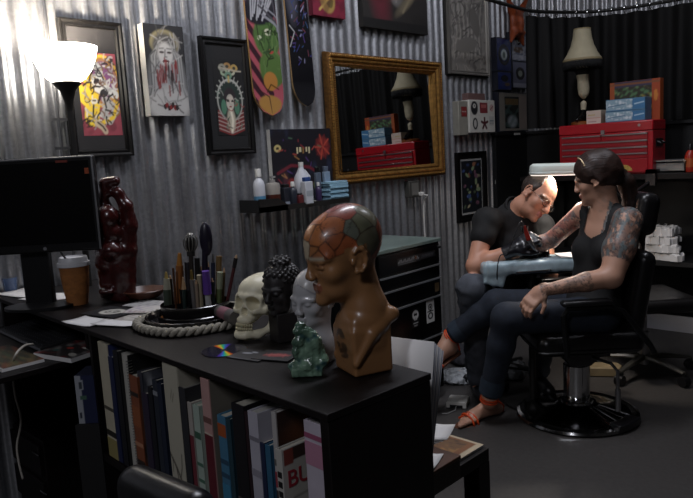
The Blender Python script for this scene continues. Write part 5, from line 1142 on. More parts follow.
book('orange-brown patterned book right of the spiral notebook', 128.5, 136.5, 374, '#7c452c', bands=((.1, .16, '#2a201a'), (.3, .34, '#a8765a'), (.5, .7, '#8c5030'), (.8, .84, '#2a201a')), side=a)
a = Art(.7, 40, '#4a4c54'); a.line([(.05, 1), (.5, .2)], .03, '#9a9ca0'); a.mottle('#22242c', 6, .6, 3)
book('dark grey magazine with a pale slanted stripe', 137, 141.5, 371, '#34363e', side=a, inset=.02, kind='soft')
book('slim dark violet book between the grey magazine and the black one', 142, 147, 392, '#2e2638', inset=.018)
book('slim black book, left of the dark slate one with the pale mark', 147.5, 151.5, 386, '#15161b', inset=.018)
book('dark slate book with a pale mark near its top, left of the blue-black one', 152, 156.5, 379, '#252a34', bands=((.86, .9, '#7f8288'),), inset=.018)
book('slim blue-black book directly left of the tall cream book', 157, 161, 383, '#1b2233', inset=.018)
t_, x0, x1, z0, zt, ins = book('tall cream book with a bare brown branch at the foot of its spine', 162, 176.5, 360, '#a9a493', pages='#a59f90', depth=.23, side=Art(.7, 50, '#9d988a').mottle('#86806f', 6, .3, 1))
A = Art(.38, 70, '#a9a493'); A.line([(.0, .33), (.4, .24), (.75, .13), (1.0, .12)], .012, '#2a1d18'); A.line([(.35, .24), (.5, .12), (.4, .02)], .01, '#2a1d18'); A.line([(.6, .18), (.75, .26), (.8, .36)], .009, '#2a1d18'); A.line([(.5, .12), (.75, .05), (.95, .05)], .008, '#2a1d18'); A.line([(.15, .3), (.1, .2)], .006, '#2a1d18'); A.line([(.5, .74), (.62, .8)], .006, '#55503f'); A.line([(.4, .76), (.5, .82)], .006, '#55503f')
A.obj('spine_print', np.array(MK @ Vector((x1-.0008, ins-.002, z0+.002))), -KX*(x1-x0-.0016), (0, 0, zt-z0-.004), PRINT, t_)
book('tall black hardback directly right of the cream book', 177.5, 184.5, 386, '#2a2a2d', pages='#7a776e', depth=.22)
book('slim white book with a pink and red lower spine', 186, 191, 401, '#a39c94', bands=((.0, .7, '#6c2c34'),), inset=.016)
book('pale green slim book with a dotted spine, left of the pink-topped one', 192.5, 198.5, 404, '#9caa9e', bands=((.3, .33, '#4a6a58'), (.45, .48, '#4a6a58'), (.7, .76, '#3a5a48')), inset=.016)
a = Art(.75, 60, '#6f6a60'); a.mottle('#4e4a42', 5, .5, 5); a.ell(.45, .5, .1, .1, '#37342e', 20, .6); a.line([(.1, .3), (.4, .6), (.8, .7)], .014, '#35322c'); a.line([(.3, .45), (.5, .3)], .01, '#35322c')
book('large book with pink and dark red spine and a grey cover', 200, 208, 377, '#b08a84', bands=((.0, .62, '#5c1a24'), (.62, .63, '#c0b0a0'), (.7, .74, '#6c4a44')), depth=.23, side=a)
book('sky-blue slim book with an orange spot near its top', 217, 225, 414, '#3f6f8a', bands=((.82, .93, '#9a4a20'), (.1, .4, '#3a7a98'), (.46, .5, '#28465c'), (.58, .62, '#28465c')), inset=.02)
book('blue-green slim book right of the sky-blue one', 225.8, 230, 418, '#1f3a44', inset=.02)
book('thick black book with broken white lettering down its spine', 231, 243, 402, '#141215', bands=((.12, .14, '#55504a'), (.2, .24, '#5a544e'), (.3, .33, '#4f4a45')), pages='#a8a496', depth=.21)
book('thin maroon book between the lettered black book and the thick white one', 243.6, 247, 411, '#2a1a1e', inset=.014)
book('thick white book with faint grey marks, beside the thin maroon one', 247.5, 257, 410, '#aaa7b0', pages='#a8a6a0', bands=((.35, .37, '#77747c'), (.55, .6, '#8a8790'), (.8, .83, '#77747c')), depth=.22)
book('short navy book standing against the white book', 258, 264, 441, '#1c2440', inset=.014, depth=.17)
a = Art(.75, 50, '#2c5a78'); a.put(np.clip((.55-a.V)*2.2, 0, 1), '#a87a3c'); a.put(np.clip((.2-a.V)*5, 0, 1), '#3a2c2a')
book('book with a cover fading from blue to orange, right of the short navy one', 264.8, 270, 444, '#2f5a74', inset=.014, depth=.18, side=a)
a = Art(.75, 60, '#3a2620'); a.ell(.4, .86, .25, .1, '#7a4a2c', 10, .7); a.ell(.75, .9, .12, .08, '#5c6a48', soft=.6); a.mottle('#2a1a16', 5, .5, 7)
book('white-spined tall book with a dark brown cover, behind the red-lettered one', 271, 275.4, 411, '#a7a3a0', pages='#a39d90', bands=((.02, .5, '#3a3436'), (.52, .62, '#8a3a44'), (.66, .7, '#5c5a58')), side=a, depth=.23)
# the red-lettered one, pulled forward with its cover showing
t_, x0, x1, z0, zt, ins = book('white book with large red letters on its cover and a black-lettered spine', 275.5, 281.5, 448, '#a9a69f', inset=-.012, depth=.2, kind='soft')
A = Art(.7, 90, '#aba89f'); A.rect(0, .88, .12, 1, '#7a3a30'); A.rect(.12, .9, .3, 1, '#3a2a24'); A.rect(.3, .86, .62, 1, '#5d5f56'); A.ell(.46, .93, .1, .05, '#8d9a8a'); A.rect(.62, .88, 1, 1, '#2a2420'); A.line([(.1, .62), (.9, .64)], .006, '#6a675f'); A.ell(.55, .3, .17, .2, '#8c3438', 20, .3); A.ell(.6, .48, .09, .09, '#8c3438', 0, .3); A.line([(.3, .2), (.55, .1), (.85, .12)], .02, '#7a2a30'); A.mottle('#6c4a34', 7, .4, 5, (.2, .0, 1, .3))
ch = zt-z0-.004; A.obj('cover_print', np.array(MK @ Vector((x0-.0006, ins+.004, z0+.002))), KY*.19, (0, 0, ch), PRINT, t_)
tm = frame4(np.array(MK @ Vector((x0-.0012, ins+.008, z0+ch*.72))), KY, (0, 0, 1), -KX)
part('title', text_mb('BU', .05, tm, .0003, .0005), mat('red_lettering', '#8f2632', .5), t_, 0, label='large red letters BU')
sp = MB(MK)
for i in range(9): sp.b2((x0+.003, ins-.002, z0+ch*(.2+.075*i)), (x1-.003, ins-.001, z0+ch*(.2+.075*i+.045)))
part('spine_lettering', sp, mat('black_lettering', '#1c1b1b', .5), t_)
book('white and pink book with a red lower spine, rightmost on the shelf', 303.5, 321, 419, '#b0a8b2', inset=.02, bands=((.0, .36, '#8c2438'), (.4, .43, '#b06a80'), (.74, .88, '#a8788c'), (.9, .93, '#8c4a64')), pages='#b0a9a8', depth=.2, side=Art(.7, 40, '#3a2c2e'))
# ------------------------------------------------------------------ keyboard shelf and what lies on it
KZ = .80
t = thing('keyboard_shelf', 'low dark shelf under the desk top carrying the keyboard and magazines', 'shelf', (-2.5, .8, 0))
e1 = pz(98, 347, KZ); yb_ = kl(e1)[0]
xr = -2.14; yb2 = 1.12
part('board', MB().b2((-2.88, .56, KZ-.02), (xr, yb2, KZ)), SATIN, t, bev=.003)
for x in (-2.87, xr-.03): part('bracket', MB().b2((x, .95, KZ), (x+.02, 1.1, TZ-TT-.001)), SATIN, t)
KBZ = KZ+.012
k0 = pz(40, 346, KBZ+.012); kw, kd = .44, .15
t = thing('keyboard', 'black computer keyboard on the low shelf in front of the desk', 'keyboard', (k0[0]-kw/2, k0[1]+kd/2, KZ+.001))
Mkb = frame4((k0[0], k0[1], KZ+.001), (-1, 0.05, 0), (.05, 1, 0), (0, 0, 1)); Mkb = frame4((k0[0], k0[1], KZ+.001), nz((-1, .05, 0)), nz((.05, 1, 0)), (0, 0, 1))
part('case', MB(Mkb).prism([(0, 0), (0, .016), (kd, .028), (kd, 0)], (0, 0, 0), (0, 1, 0), (0, 0, 1), (1, 0, 0), kw), mat('keyboard_black', '#1d1d1f', .4), t, bev=.002)
KEY = mat('key_black', '#232326', .45); 
for j in range(6):
    row = MB(Mkb)
    for i in range(20):
        x = .012+i*.0209; y = .012+j*.022; z = .016+.012*y/kd
        row.prism([(0, 0), (.0175, 0), (.0155, .007), (.002, .007)], (x, y, z), (1, 0, 0), (0, 0, 1), (0, 1, 0), .018)
    part('key_row', row, KEY, t)
part('front_strip', MB(Mkb).b2((.0, -.002, .004), (kw, .0, .012)), mat('grey_strip', '#6c6c70', .4), t)
def magazine(label, corner, ux_, uy_, w, d, z, th, art, cat='magazine', name='magazine', edge=PAPER):
    ux_, uy_ = nz(ux_), nz(uy_); M2 = frame4((corner[0], corner[1], z), ux_, uy_, (0, 0, 1) if np.cross(ux_, uy_)[2] > 0 else (0, 0, -1)); s = 1 if np.cross(ux_, uy_)[2] > 0 else -1
    c = np.array(corner)[:2]+ux_[:2]*w/2+uy_[:2]*d/2; t = thing(name, label, cat, (c[0], c[1], z))
    part('pages', MB(M2).b2((0, 0, 0), (w, d, s*th)), edge, t, bev=0)
    o = np.array([corner[0], corner[1], z+th+.0006])
    art.obj('cover', o, ux_*w, uy_*d, PRINT, t); return t
r5 = np.random.RandomState(9)
a = Art(.75, 60, '#2b2626'); a.mottle('#8a8884', 7, .7, 3); a.mottle('#7a2a2a', 9, .7, 6); a.ell(.6, .5, .06, .05, '#a83a30'); a.ell(.3, .6, .1, .04, '#b0aca4', 20); a.ell(.75, .3, .05, .05, '#2c5a54'); a.ell(.2, .2, .1, .06, '#a8a49a', 40)
g0 = pz(71, 358.5, KZ+.016)
magazine('glossy magazine with red and grey photos on the low shelf right of the keyboard', (g0[0], g0[1]), (-1, -.24, 0), (-.24, 1, 0), .19, .17, KZ+.001, .014, a)
a = Art(.75, 60, '#2a281c'); a.mottle('#6a3218', 6, .8, 3); a.mottle('#3c4a30', 8, .7, 8); a.mottle('#6e5c38', 9, .4, 2); a.rect(0, 0, 1, .05, '#9a9a98')
g0 = pz(36, 362, KZ+.01)
magazine('magazine with an orange and green cover at the far left of the low shelf', (g0[0]-.01, g0[1]-.1), (-1, .0, 0), (.0, 1, 0), .3, .13, KZ+.001, .01, a)
cw = [pz(33, 344, KZ+.03), pz(26, 345, KZ+.035)+np.array([0, -.01, 0])]
cz = lambda x, y: ph(x, y, 2.2)
solo('cable', MB().tube(smooth_path([pz(33, 344, KZ+.035), pz(24, 346, KZ+.04), pz(15, 356, KZ+.03), cz(13, 372), cz(15, 395), cz(21, 420), cz(17, 445), cz(19, 463), cz(23, 479)], 5), .004, 6), mat('cream_cable', '#a9a49a', .5), 'cream cable hanging from the keyboard over the front of the low shelf', 'cable', smooth=180)
# drawer pedestal and the blue box under the desk
q = pY(36, 454, .91); 
t = thing('drawer_pedestal', 'black drawer pedestal with two short chrome handles, in the dark under the desk', 'cabinet', (q[0]-.05, 1.0, 0)); px0, px1 = q[0]-.22, q[0]+.08
part('cabinet_body', MB().b2((px0, .91, .02), (px1, 1.2, q[2]+.07)), SATIN, t, bev=.003)
for i, (y_) in enumerate((454, 493)):
    zq = pY(36+8*i, y_, .89)[2]; d = part('drawer', MB().b2((px0+.008, .895, zq-.09), (px1-.008, .912, zq+.03)), SATIN, t, bev=.002)
    xq = pY(36+8*i, y_, .89)[0]; part('handle', MB().tube([(xq-.03, .89, zq), (xq+.03, .89, zq)], .0035, 8), CHROME, d)
b0_, b1_ = ph(74, 376, 1.98), ph(92, 423, 1.98)
t = thing('carton', 'navy carton with a white strip of emblems, standing upright left of the books', 'box', ((b0_[0]+b1_[0])/2, (b0_[1]+b1_[1])/2, b1_[2]))
w_ = np.linalg.norm((b1_-b0_)[:2]); h_ = b0_[2]-b1_[2]; ub = nz((b1_-b0_)*np.array([1, 1, 0])); bn = np.array([ub[1], -ub[0], 0])
Mb = frame4((b0_[0], b0_[1], b1_[2]), ub, -bn, (0, 0, 1)); part('box', MB(Mb).b2((0, 0, 0), (w_+.02, .1, h_)), mat('navy_card', '#12172e', .6), t)
A = Art((w_+.02)/h_, 50, '#151c3c'); A.rect(0, 0, .33, 1, '#8f9298'); A.rect(.16, .7, .4, .9, '#8f9298'); A.rect(.06, .12, .2, .24, '#1c2030'); A.rect(.22, .72, .34, .86, '#30363c'); A.rect(.2, .5, .5, .58, '#3c5a4a'); A.obj('front_print', np.array(Mb @ Vector((.0, -.0008, 0))), ub*(w_+.02), (0, 0, h_), PRINT, t)
solo('storage_crate', MB(Mb).b2((-.01, -.01, -(b1_[2])+.001), (w_+.025, .12, -.001)), mat('black_crate', '#0d0c0c', .7), 'black crate under the navy carton in the dark left of the books', 'crate')
# ================================================================== MONITOR
mc = ph(24, 207, 2.33); mw, mh_ = .5, .325; Mm = frame4(mc, r0, f0, (0, 0, 1))
t = thing('computer_monitor', 'black widescreen computer monitor, switched off, on the desk at the left edge', 'monitor', (mc[0], mc[1], TZ+.001))
part('housing', MB(Mm).b2((-mw/2, 0, -mh_/2), (mw/2, .035, mh_/2)), mat('monitor_black', '#161617', .3), t, bev=.008)
part('bezel_edge', MB(Mm).tube([(-mw/2+.004, -.001, mh_/2-.004), (mw/2-.006, -.001, mh_/2-.004), (mw/2-.004, -.001, mh_/2-.006), (mw/2-.004, -.001, -mh_/2+.004)], .0035, 6), mat('grey_bezel', '#77787a', .35, .5), t)
part('screen', MB(Mm).b2((-mw/2+.016, -.0015, -mh_/2+.03), (mw/2-.016, .002, mh_/2-.016)), mat('dark_screen', '#050506', .18), t)
part('logo', MB(Mm).cyl((.055, -.002, -mh_/2+.015), (.055, .0, -mh_/2+.015), .006, n=16), mat('silver_logo', '#77777a', .4), t)
part('sticker', MB(Mm).b2((.125, -.003, mh_/2-.02), (.165, -.001, mh_/2-.012)), mat('red_sticker', '#7a2a1c', .5), t, label='small dark red strip on the bezel'); part('sticker', MB(Mm).b2((mw/2-.03, -.003, mh_/2-.062), (mw/2-.016, -.001, mh_/2-.042)), mat('orange_sticker', '#a0461c', .5), t, label='small orange tag on the bezel')
zb_ = TZ+.001-mc[2]
part('stand', MB(Mm).b2((-.05, .03, zb_+.01), (.05, .06, .02)), PLASTIC, t, bev=.005); part('stand_base', MB(Mm).lathe([(.11, 0), (.11, .01), (.04, .018)], (0, .03, zb_), 32, 1.1, .7), PLASTIC, t)
q = pz(16, 290, TZ)
t = thing('glass_tumbler', 'small blue-grey glass under the computer monitor', 'glass', (q[0], q[1]-.02, TZ+.001)); q[1] -= .02
part('glass', MB().lathe([(.024, 0), (.03, .055), (.028, .055), (.022, .004)], (q[0], q[1], TZ+.001), 20), mat('blue_glass', '#6f83a8', .1, alpha=.6), t)
solo('power_lead', MB().tube(smooth_path([np.array(Mm @ Vector((.06, .05, -.12))), np.array(Mm @ Vector((.1, .06, -.2))), np.array(Mm @ Vector((.14, .05, -.26))), np.array(Mm @ Vector((.14, .04, zb_+.004)))], 5), .004, 6), PLASTIC, 'black cable hanging behind the computer monitor', 'cable', smooth=180)
def sheet(label, cx, cy, w, d, ang, z, art=None, cat='paper', name='paper_sheet', m=PAPER, grp=None, th=.0012):
    M2 = spin((cx, cy, z), ang); mb = MB(M2); n = 6; vs = []; fs = []
    for j in range(n):
        for i in range(n):
            u, v = i/(n-1)-.5, j/(n-1)-.5; vs.append((u*w, v*d, .004*max(0, abs(u)-.3)*abs(v)*8+.0005))
    for j in range(n-1):
        for i in range(n-1): fs.append((j*n+i, j*n+i+1, (j+1)*n+i+1, (j+1)*n+i))
    if art is None:
        o = solo(name, mb.add(vs, fs), m, label, cat, (cx, cy, z), grp, 60); md = o.modifiers.new('thickness', 'SOLIDIFY'); md.thickness = .0008; return o
    t = thing(name, label, cat, (cx, cy, z), grp); part('sheet', MB(M2).b2((-w/2, -d/2, 0), (w/2, d/2, th)), m, t); R = np.array(M2.to_3x3())
    art.obj('picture', np.array(M2 @ Vector((-w/2, -d/2, th+.0005))), R[:, 0]*w, R[:, 1]*d, PRINT, t); return t
for i, (x, y, an, lb) in enumerate(((52, 297, 30, 'white sheet of paper on the desk under the monitor, nearest the coffee cup'), (22, 293, 10, 'white sheet of paper lying beneath the left half of the monitor'))):
    q = pz(x, y, TZ); sheet(lb, max(q[0], -2.78), q[1], .2, .13, an, TZ+.0015+.002*i)
# ================================================================== COFFEE CUP
q = pz(78, 304, TZ)
t = thing('coffee_cup', 'large brown paper coffee cup with a white lid', 'cup', (q[0], q[1], TZ+.001)); cz0 = TZ+.001
part('cup', MB().lathe([(.036, 0), (.036, .003), (.051, .142), (.052, .145)], (q[0], q[1], cz0), 32), mat('kraft_paper', '#8f5a2c', .7, var=.15, scale=30), t)
part('sleeve', MB().lathe([(.0405, .035), (.0485, .11), (.0475, .11), (.0395, .035)], (q[0], q[1], cz0), 32), mat('kraft_sleeve', '#97602f', .8, var=.25, scale=60), t)
part('lid', MB().lathe([(.0545, .138), (.0555, .143), (.0545, .152), (.05, .153), (.048, .168), (.046, .171), (.043, .165), (.0, .165)], (q[0], q[1], cz0), 36), mat('white_lid', '#c9c9cc', .4), t)
# ================================================================== RED-BROWN CARVED FIGURE
D_ = 2.40
def sp_(x, y, dd=0): return ph(x, y, D_+dd)
b_ = pz(117, 298, TZ); t = thing('carved_figure', 'glossy dark red carved wooden figure beside the monitor', 'statue', (b_[0], b_[1], TZ+.001))
k = .012
S = [cap(sp_(104, 183), sp_(115, 181), .018, .018, k=.01), cap(sp_(106, 189), sp_(103, 200), .02, .016, k=k), cap(sp_(103, 200), sp_(107, 212), .016, .03, k=k),
     cap(sp_(108, 192), sp_(118, 193), .014, .017, k=k), cap(sp_(118, 193), sp_(126, 206), .019, .022, k=k), cap(sp_(126, 206), sp_(130, 225), .024, .026, k=k), cap(sp_(130, 225), sp_(127, 250), .026, .034, k=k), cap(sp_(127, 250), sp_(127, 296), .034, .03, k=k),
     ell(sp_(109, 217, -.03), (.034, .034, .04), k=k), ell(sp_(113, 233, -.02), (.036, .036, .035), k=k), ell(sp_(108, 228, -.04), (.018, .018, .024), k=.008), ell(sp_(109, 250, -.03), (.05, .04, .036), k=k), cap(sp_(100, 252), sp_(120, 240), .018, .024, k=k),
     ell(sp_(104, 262, -.02), (.03, .03, .04), k=k), cap(sp_(106, 262), sp_(107, 292), .032, .024, k=k), cap(sp_(118, 255), sp_(120, 292), .045, .042, k=.02), ell(sp_(107, 291, -.04), (.03, .028, .016), k=k), blk(np.array([b_[0], b_[1], TZ+.018]), (.055, .04, .017), .008, fr=ID, k=.01), cap(sp_(113, 222), sp_(124, 216), .016, .014, k=k)]
V, F_ = sculpt(S, .004); V[:, 2] = np.maximum(V[:, 2], TZ+.001); V = V+np.stack([wob(V, 75, 2)*.0012]*3, 1); V[:, 2] = np.maximum(V[:, 2], TZ+.001)
mesh_obj('figure', V, F_, mat('red_lacquered_wood', '#36100f', .25, coat=.3, var=.3, scale=25), t, 180)
# ================================================================== PAPERS AND BOWL
q = pz(145, 299, TZ); q = q+np.array([0, 0, 0])
t = thing('wooden_bowl', 'shallow brown wooden bowl behind the papers', 'bowl', (q[0], q[1], TZ+.001)); 
part('bowl', MB().lathe([(.035, 0), (.06, .012), (.078, .034), (.076, .036), (.056, .016), (0, .008)], (q[0], q[1], TZ+.001), 36), mat('brown_bowl_wood', '#4a2a1c', .4, var=.3, scale=15), t)
q = pz(88, 322, TZ); sheet('white envelope at the front edge of the desk, left of the black drawing', q[0], q[1], .15, .09, 8, TZ+.001)
q = pz(134, 318, TZ); a = Art(1.5, 40, '#b5b0a8'); a.mottle('#5c3a3a', 9, .5, 2); a.mottle('#6a6a70', 12, .5, 4); sheet('sketch sheet with faint red marks, nearest the rope-edged tray', q[0], q[1], .17, .11, 25, TZ+.0015, a)
q = pz(150, 305, TZ); a = Art(1.5, 40, '#a8a6a4'); a.mottle('#5a5a60', 11, .7, 7); sheet('grey sketch sheet lying at the back of the pile, before the wooden bowl', q[0], q[1], .16, .1, 15, TZ+.003, a)
q = pz(112, 314, TZ); a = Art(1.5, 50, '#1b1a1c'); a.ell(.52, .5, .4, .3, '#b9b6ac', 10); a.ell(.52, .5, .26, .17, '#6e6c64', 10); a.ell(.5, .5, .16, .12, '#b9b6ac'); a.ell(.45, .5, .05, .04, '#1b1a1c'); a.ell(.58, .5, .05, .04, '#1b1a1c'); sheet('black card with a pale oval face drawing, on top of the papers', q[0], q[1], .17, .12, 12, TZ+.0065, a, 'drawing', 'drawing', MATB)
q = pz(150, 312, TZ); a = Art(1.5, 40, '#c2bdb6'); a.mottle('#8a7a9a', 8, .5, 2); a.mottle('#7a4a3a', 10, .4, 9); sheet('pale print with violet and brown marks leaning over the pile of papers', q[0], q[1], .15, .1, 32, TZ+.0085, a)
q = pz(118, 325, TZ); sheet('white paper corner sticking out in front of the black drawing', q[0], q[1], .16, .06, 22, TZ+.0048)
# ================================================================== ROPE-EDGED TRAY AND PEN CAROUSEL
q = pz(196, 322, TZ); TC = q
t = thing('round_tray', 'round black tray edged with a pale twisted rope', 'tray', (q[0], q[1], TZ+.001))
part('tray', MB().lathe([(.0, .002), (.135, .002), (.142, .006), (.147, .03), (.143, .031), (.137, .01), (.0, .008)], (q[0], q[1], TZ+.0), 48), mat('black_lacquer', '#141213', .25, coat=.3), t)
rp_ = MB(); r6 = np.random.RandomState(2)
for ph_ in (0, pi):
    rp_.tube([(q[0]+(.168+.006*cos(a*24+ph_)+.003*sin(a*5))*cos(a), q[1]+(.168+.006*cos(a*24+ph_)+.003*sin(a*5))*sin(a), TZ+.0135+.006*sin(a*24+ph_)) for a in np.linspace(0, 2*pi, 220)[:-1]], .0085, 7, closed=True)
part('rope', rp_, mat('twisted_rope', '#8d887c', .85, var=.3, scale=120, bump=.5, bscale=200), t, 180)
cc = q+np.array([0, 0, 0])+f0*.012; cz0 = TZ+.009
t = thing('pen_carousel', 'round black desk carousel crammed with pens and brushes', 'pen holder', (cc[0], cc[1], cz0))
part('base', MB().lathe([(.0, 0), (.11, 0), (.112, .004), (.112, .02), (.109, .022), (.107, .006), (.0, .006)], (cc[0], cc[1], cz0), 48), mat('black_lacquer', '#141213'), t)
cu = MB().lathe([(.098, .006), (.103, .05), (.1, .052), (.095, .01), (0, .01)], (cc[0], cc[1], cz0), 48)
part('bin', cu, mat('black_lacquer', '#141213'), t)
part('inner_cup', MB().lathe([(.042, .01), (.044, .095), (.041, .095), (.039, .014), (0, .014)], (cc[0], cc[1], cz0), 32), mat('black_lacquer', '#141213'), t)
for i in range(6): an = i*pi/3+.2; part('divider', MB().box((cc[0]+.07*cos(an), cc[1]+.07*sin(an), cz0+.03), (.055, .002, .045), Matrix.Rotation(an, 3, 'Z')), mat('black_lacquer', '#141213'), t)
Dc = float((cc-EYE)@f0)
def stick(name, label, cat, xt, yt, xb, depth, segs, zb=cz0+.014):
    """segs: (fraction of length from the bottom, radius, material) pairs; stands in the carousel"""
    top = ph(xt, yt, Dc+depth); bx = ph(xb, 298, Dc+depth*.8); bot = np.array([bx[0], bx[1], zb])
    off = (bot-cc)[:2]; rl = np.linalg.norm(off)
    if rl > .088: off *= .088/rl; bot[:2] = cc[:2]+off
    t = thing(name, label, cat, bot, 'pens and brushes in the carousel')
    for i, (f0_, f1_, ra, rb, m, nm) in enumerate(segs): part(nm, MB().tube([bot+(top-bot)*f0_, bot+(top-bot)*f1_], [ra, rb], 10), m, t)
    return t, top, bot
def pm(n, c, r=.4, me=0.): return mat(n, c, r, me)
GOLD = pm('brass_ferrule', '#a08a50', .3, .8)
stick('marker_pen', 'orange-brown marker standing left of the whisk-like brush in the carousel', 'marker', 179.5, 253, 178, .0, [(0, .8, .011, .011, pm('orange_brown', '#8a5426'), 'barrel'), (.8, 1, .009, .005, pm('amber_tip', '#a8702c'), 'cap')])
stick('paint_brush', 'thin dark brown brush handle at the left of the carousel', 'brush', 173, 268, 175, -.03, [(0, 1, .004, .003, pm('dark_brown_handle', '#4a2c18'), 'handle')])
stick('glue_bottle', 'small white-tipped bottle at the left rim of the carousel', 'bottle', 166, 272, 167, .0, [(0, .6, .012, .012, pm('green_grey', '#3a4438'), 'body'), (.6, .85, .011, .009, pm('pale_nozzle', '#9c9a88'), 'collar'), (.85, 1, .006, .003, pm('yellow_tip', '#a08a4c'), 'tip')])
stick('paint_brush', 'brush with a pale wooden tip beside the orange-brown marker', 'brush', 183, 277, 184, -.05, [(0, .7, .006, .006, pm('dark_green', '#26322e'), 'handle'), (.7, 1, .007, .002, pm('pale_tip', '#a88a6a'), 'tip')])
stick('ball_pen', 'silver ball pen at the front of the carousel, left of the beige one', 'pen', 191, 270, 194, -.06, [(0, .8, .007, .007, pm('silver_barrel', '#8f8a88', .3, .6), 'barrel'), (.8, 1, .005, .003, GOLD, 'clip_end')])
stick('marker_pen', 'beige marker at the front of the carousel beside the purple one', 'marker', 199, 275, 200, -.06, [(0, 1, .007, .007, pm('beige_barrel', '#9a9078'), 'barrel')])
stick('marker_pen', 'purple-capped white marker at the front of the carousel', 'marker', 205.5, 271, 208, -.06, [(0, .5, .0085, .0085, pm('white_barrel', '#a8a8a8'), 'barrel'), (.5, 1, .0125, .011, pm('purple_cap', '#5a3a8c'), 'cap')])
stick('ball_pen', 'dark blue pen standing right of the violet hairbrush', 'pen', 213, 254, 212, .03, [(0, .85, .006, .006, pm('dark_blue_barrel', '#20263c'), 'barrel'), (.85, 1, .004, .003, STEEL, 'tip')])
stick('paint_brush', 'tan flat-ended stick at the right back of the carousel', 'brush', 219, 256, 217, .04, [(0, 1, .008, .009, pm('tan_wood', '#6e5632', .6), 'handle')])
stick('marker_pen', 'pale green marker at the right of the carousel', 'marker', 220, 272, 217, -.02, [(0, .6, .008, .008, pm('green_barrel', '#54603c'), 'barrel'), (.6, 1, .009, .009, pm('pale_green_cap', '#8a9078'), 'cap')])
stick('pencil', 'dark red pencil leaning out to the right of the carousel', 'pencil', 236.5, 255, 225, .0, [(0, .78, .005, .005, pm('dark_red_wood', '#4c2024'), 'shaft'), (.78, .95, .006, .006, pm('black_grip', '#1a1718'), 'grip'), (.95, 1, .005, .002, pm('pale_tip', '#a88a6a'), 'tip')])
stick('marker_pen', 'black marker standing between the whisk and the hairbrush', 'marker', 197, 258, 198, .02, [(0, 1, .009, .008, PLASTIC, 'barrel')])
stick('marker_pen', 'dark grey marker behind the silver pen in the carousel', 'marker', 187, 262, 188, .03, [(0, 1, .008, .008, pm('dark_grey', '#2c2a30'), 'barrel')])
for i_, (xt_, yt_, xb_, dp_, cl_, lb_) in enumerate(((170, 275, 172, .03, '#2a2018', 'short dark wooden pencil at the left back of the carousel'), (201, 266, 201, .04, '#15131a', 'black pencil behind the beige marker in the carousel'), (208, 262, 206, .05, '#3a2a5a', 'violet pencil behind the purple-capped marker'), (196, 280, 197, -.07, '#8a7a6a', 'pale wooden pencil between the silver pen and the beige marker'), (212, 278, 213, -.04, '#1f2a2a', 'dark green pencil beside the purple-capped marker'), (224, 268, 221, .02, '#5a4a2a', 'olive pencil at the right back of the carousel'), (182, 266, 181, .04, '#3c2412', 'dark brown pencil behind the orange-brown marker'))):
    stick('pencil', lb_, 'pencil', xt_, yt_, xb_, dp_, [(0, .9, .005, .005, pm('stick_'+cl_.strip('#'), cl_), 'shaft'), (.9, 1, .0045, .0015, pm('pale_tip', '#a88a6a'), 'tip')])
# hairbrush and whisk
t, top, bot = stick('hair_brush', 'large violet-black oval hairbrush, tallest thing in the carousel', 'brush', 205, 250, 203, .02, [(0, 1, .008, .009, pm('violet_black', '#1c1828', .35), 'handle')], cz0+.016)
hb_c = ph(206, 239, Dc+.02); Hf = Fr(hb_c, r0, nz(ph(208, 222, Dc+.02)-hb_c)); carve('brush_head', [ell((0, 0, 0), (.0195, .014, .052), fr=Hf)], .003, pm('violet_black', '#1c1828'), t, paint=0)
t, top, bot = stick('wire_whisk', 'small looped wire brush left of the violet hairbrush', 'brush', 191, 256, 192, .02, [(0, 1, .007, .007, pm('dark_handle', '#2a2422'), 'handle')], cz0+.016)
wk = MB(); wt = ph(190, 233, Dc+.02)
for i in range(6):
    an = i*pi/6; d_ = (r0*cos(an)+f0*sin(an))*.019; wk.tube(smooth_path([top, top*.6+wt*.4+d_, top*.25+wt*.75+d_*1.0, wt, top*.25+wt*.75-d_, top*.6+wt*.4-d_, top], 4), .0017, 5)
part('wire_loops', wk, mat('grey_wire', '#8c8a84', .3, .8), t, 180); part('core', MB().tube([top, top*.2+wt*.8], [.012, .013], 10), pm('dark_bristles', '#221e1c', .8), t)
q = pz(172, 321, TZ+.012); Me = spin(q, 35)
t = thing('eraser', 'beige eraser with an orange end lying in the tray', 'eraser', q); part('block', MB(Me).b2((-.017, -.012, .001), (.02, .012, .02)), mat('beige_rubber', '#a8987c', .7), t, bev=.003); part('end', MB(Me).b2((-.03, -.012, .001), (-.0175, .012, .018)), mat('orange_rubber', '#a0622c', .6), t, bev=.003)
q = pz(203, 326, TZ+.016); solo('pencil', MB().tube([q-r0*.035, q+r0*.035+f0*.02], .004, 6), mat('silver_pencil', '#8f8f8c', .35, .5), 'silver pencil lying in the front of the tray', 'pencil')
a_, b_ = pz(214, 309, TZ+.04), pz(236, 318, TZ+.04); 
t = thing('metal_tube', 'dull silver paint tube leaning on the right rim of the tray', 'tube', (a_+b_)/2-np.array([0, 0, .02])); part('tube', MB().tube([a_, b_], [.017, .02], 20), mat('dull_silver', '#77736f', .4, .5), t); part('label', MB().tube([a_*.6+b_*.4, a_*.25+b_*.75], [.0186, .0199], 20, cap=False), mat('pink_label', '#8a6068', .5), t)
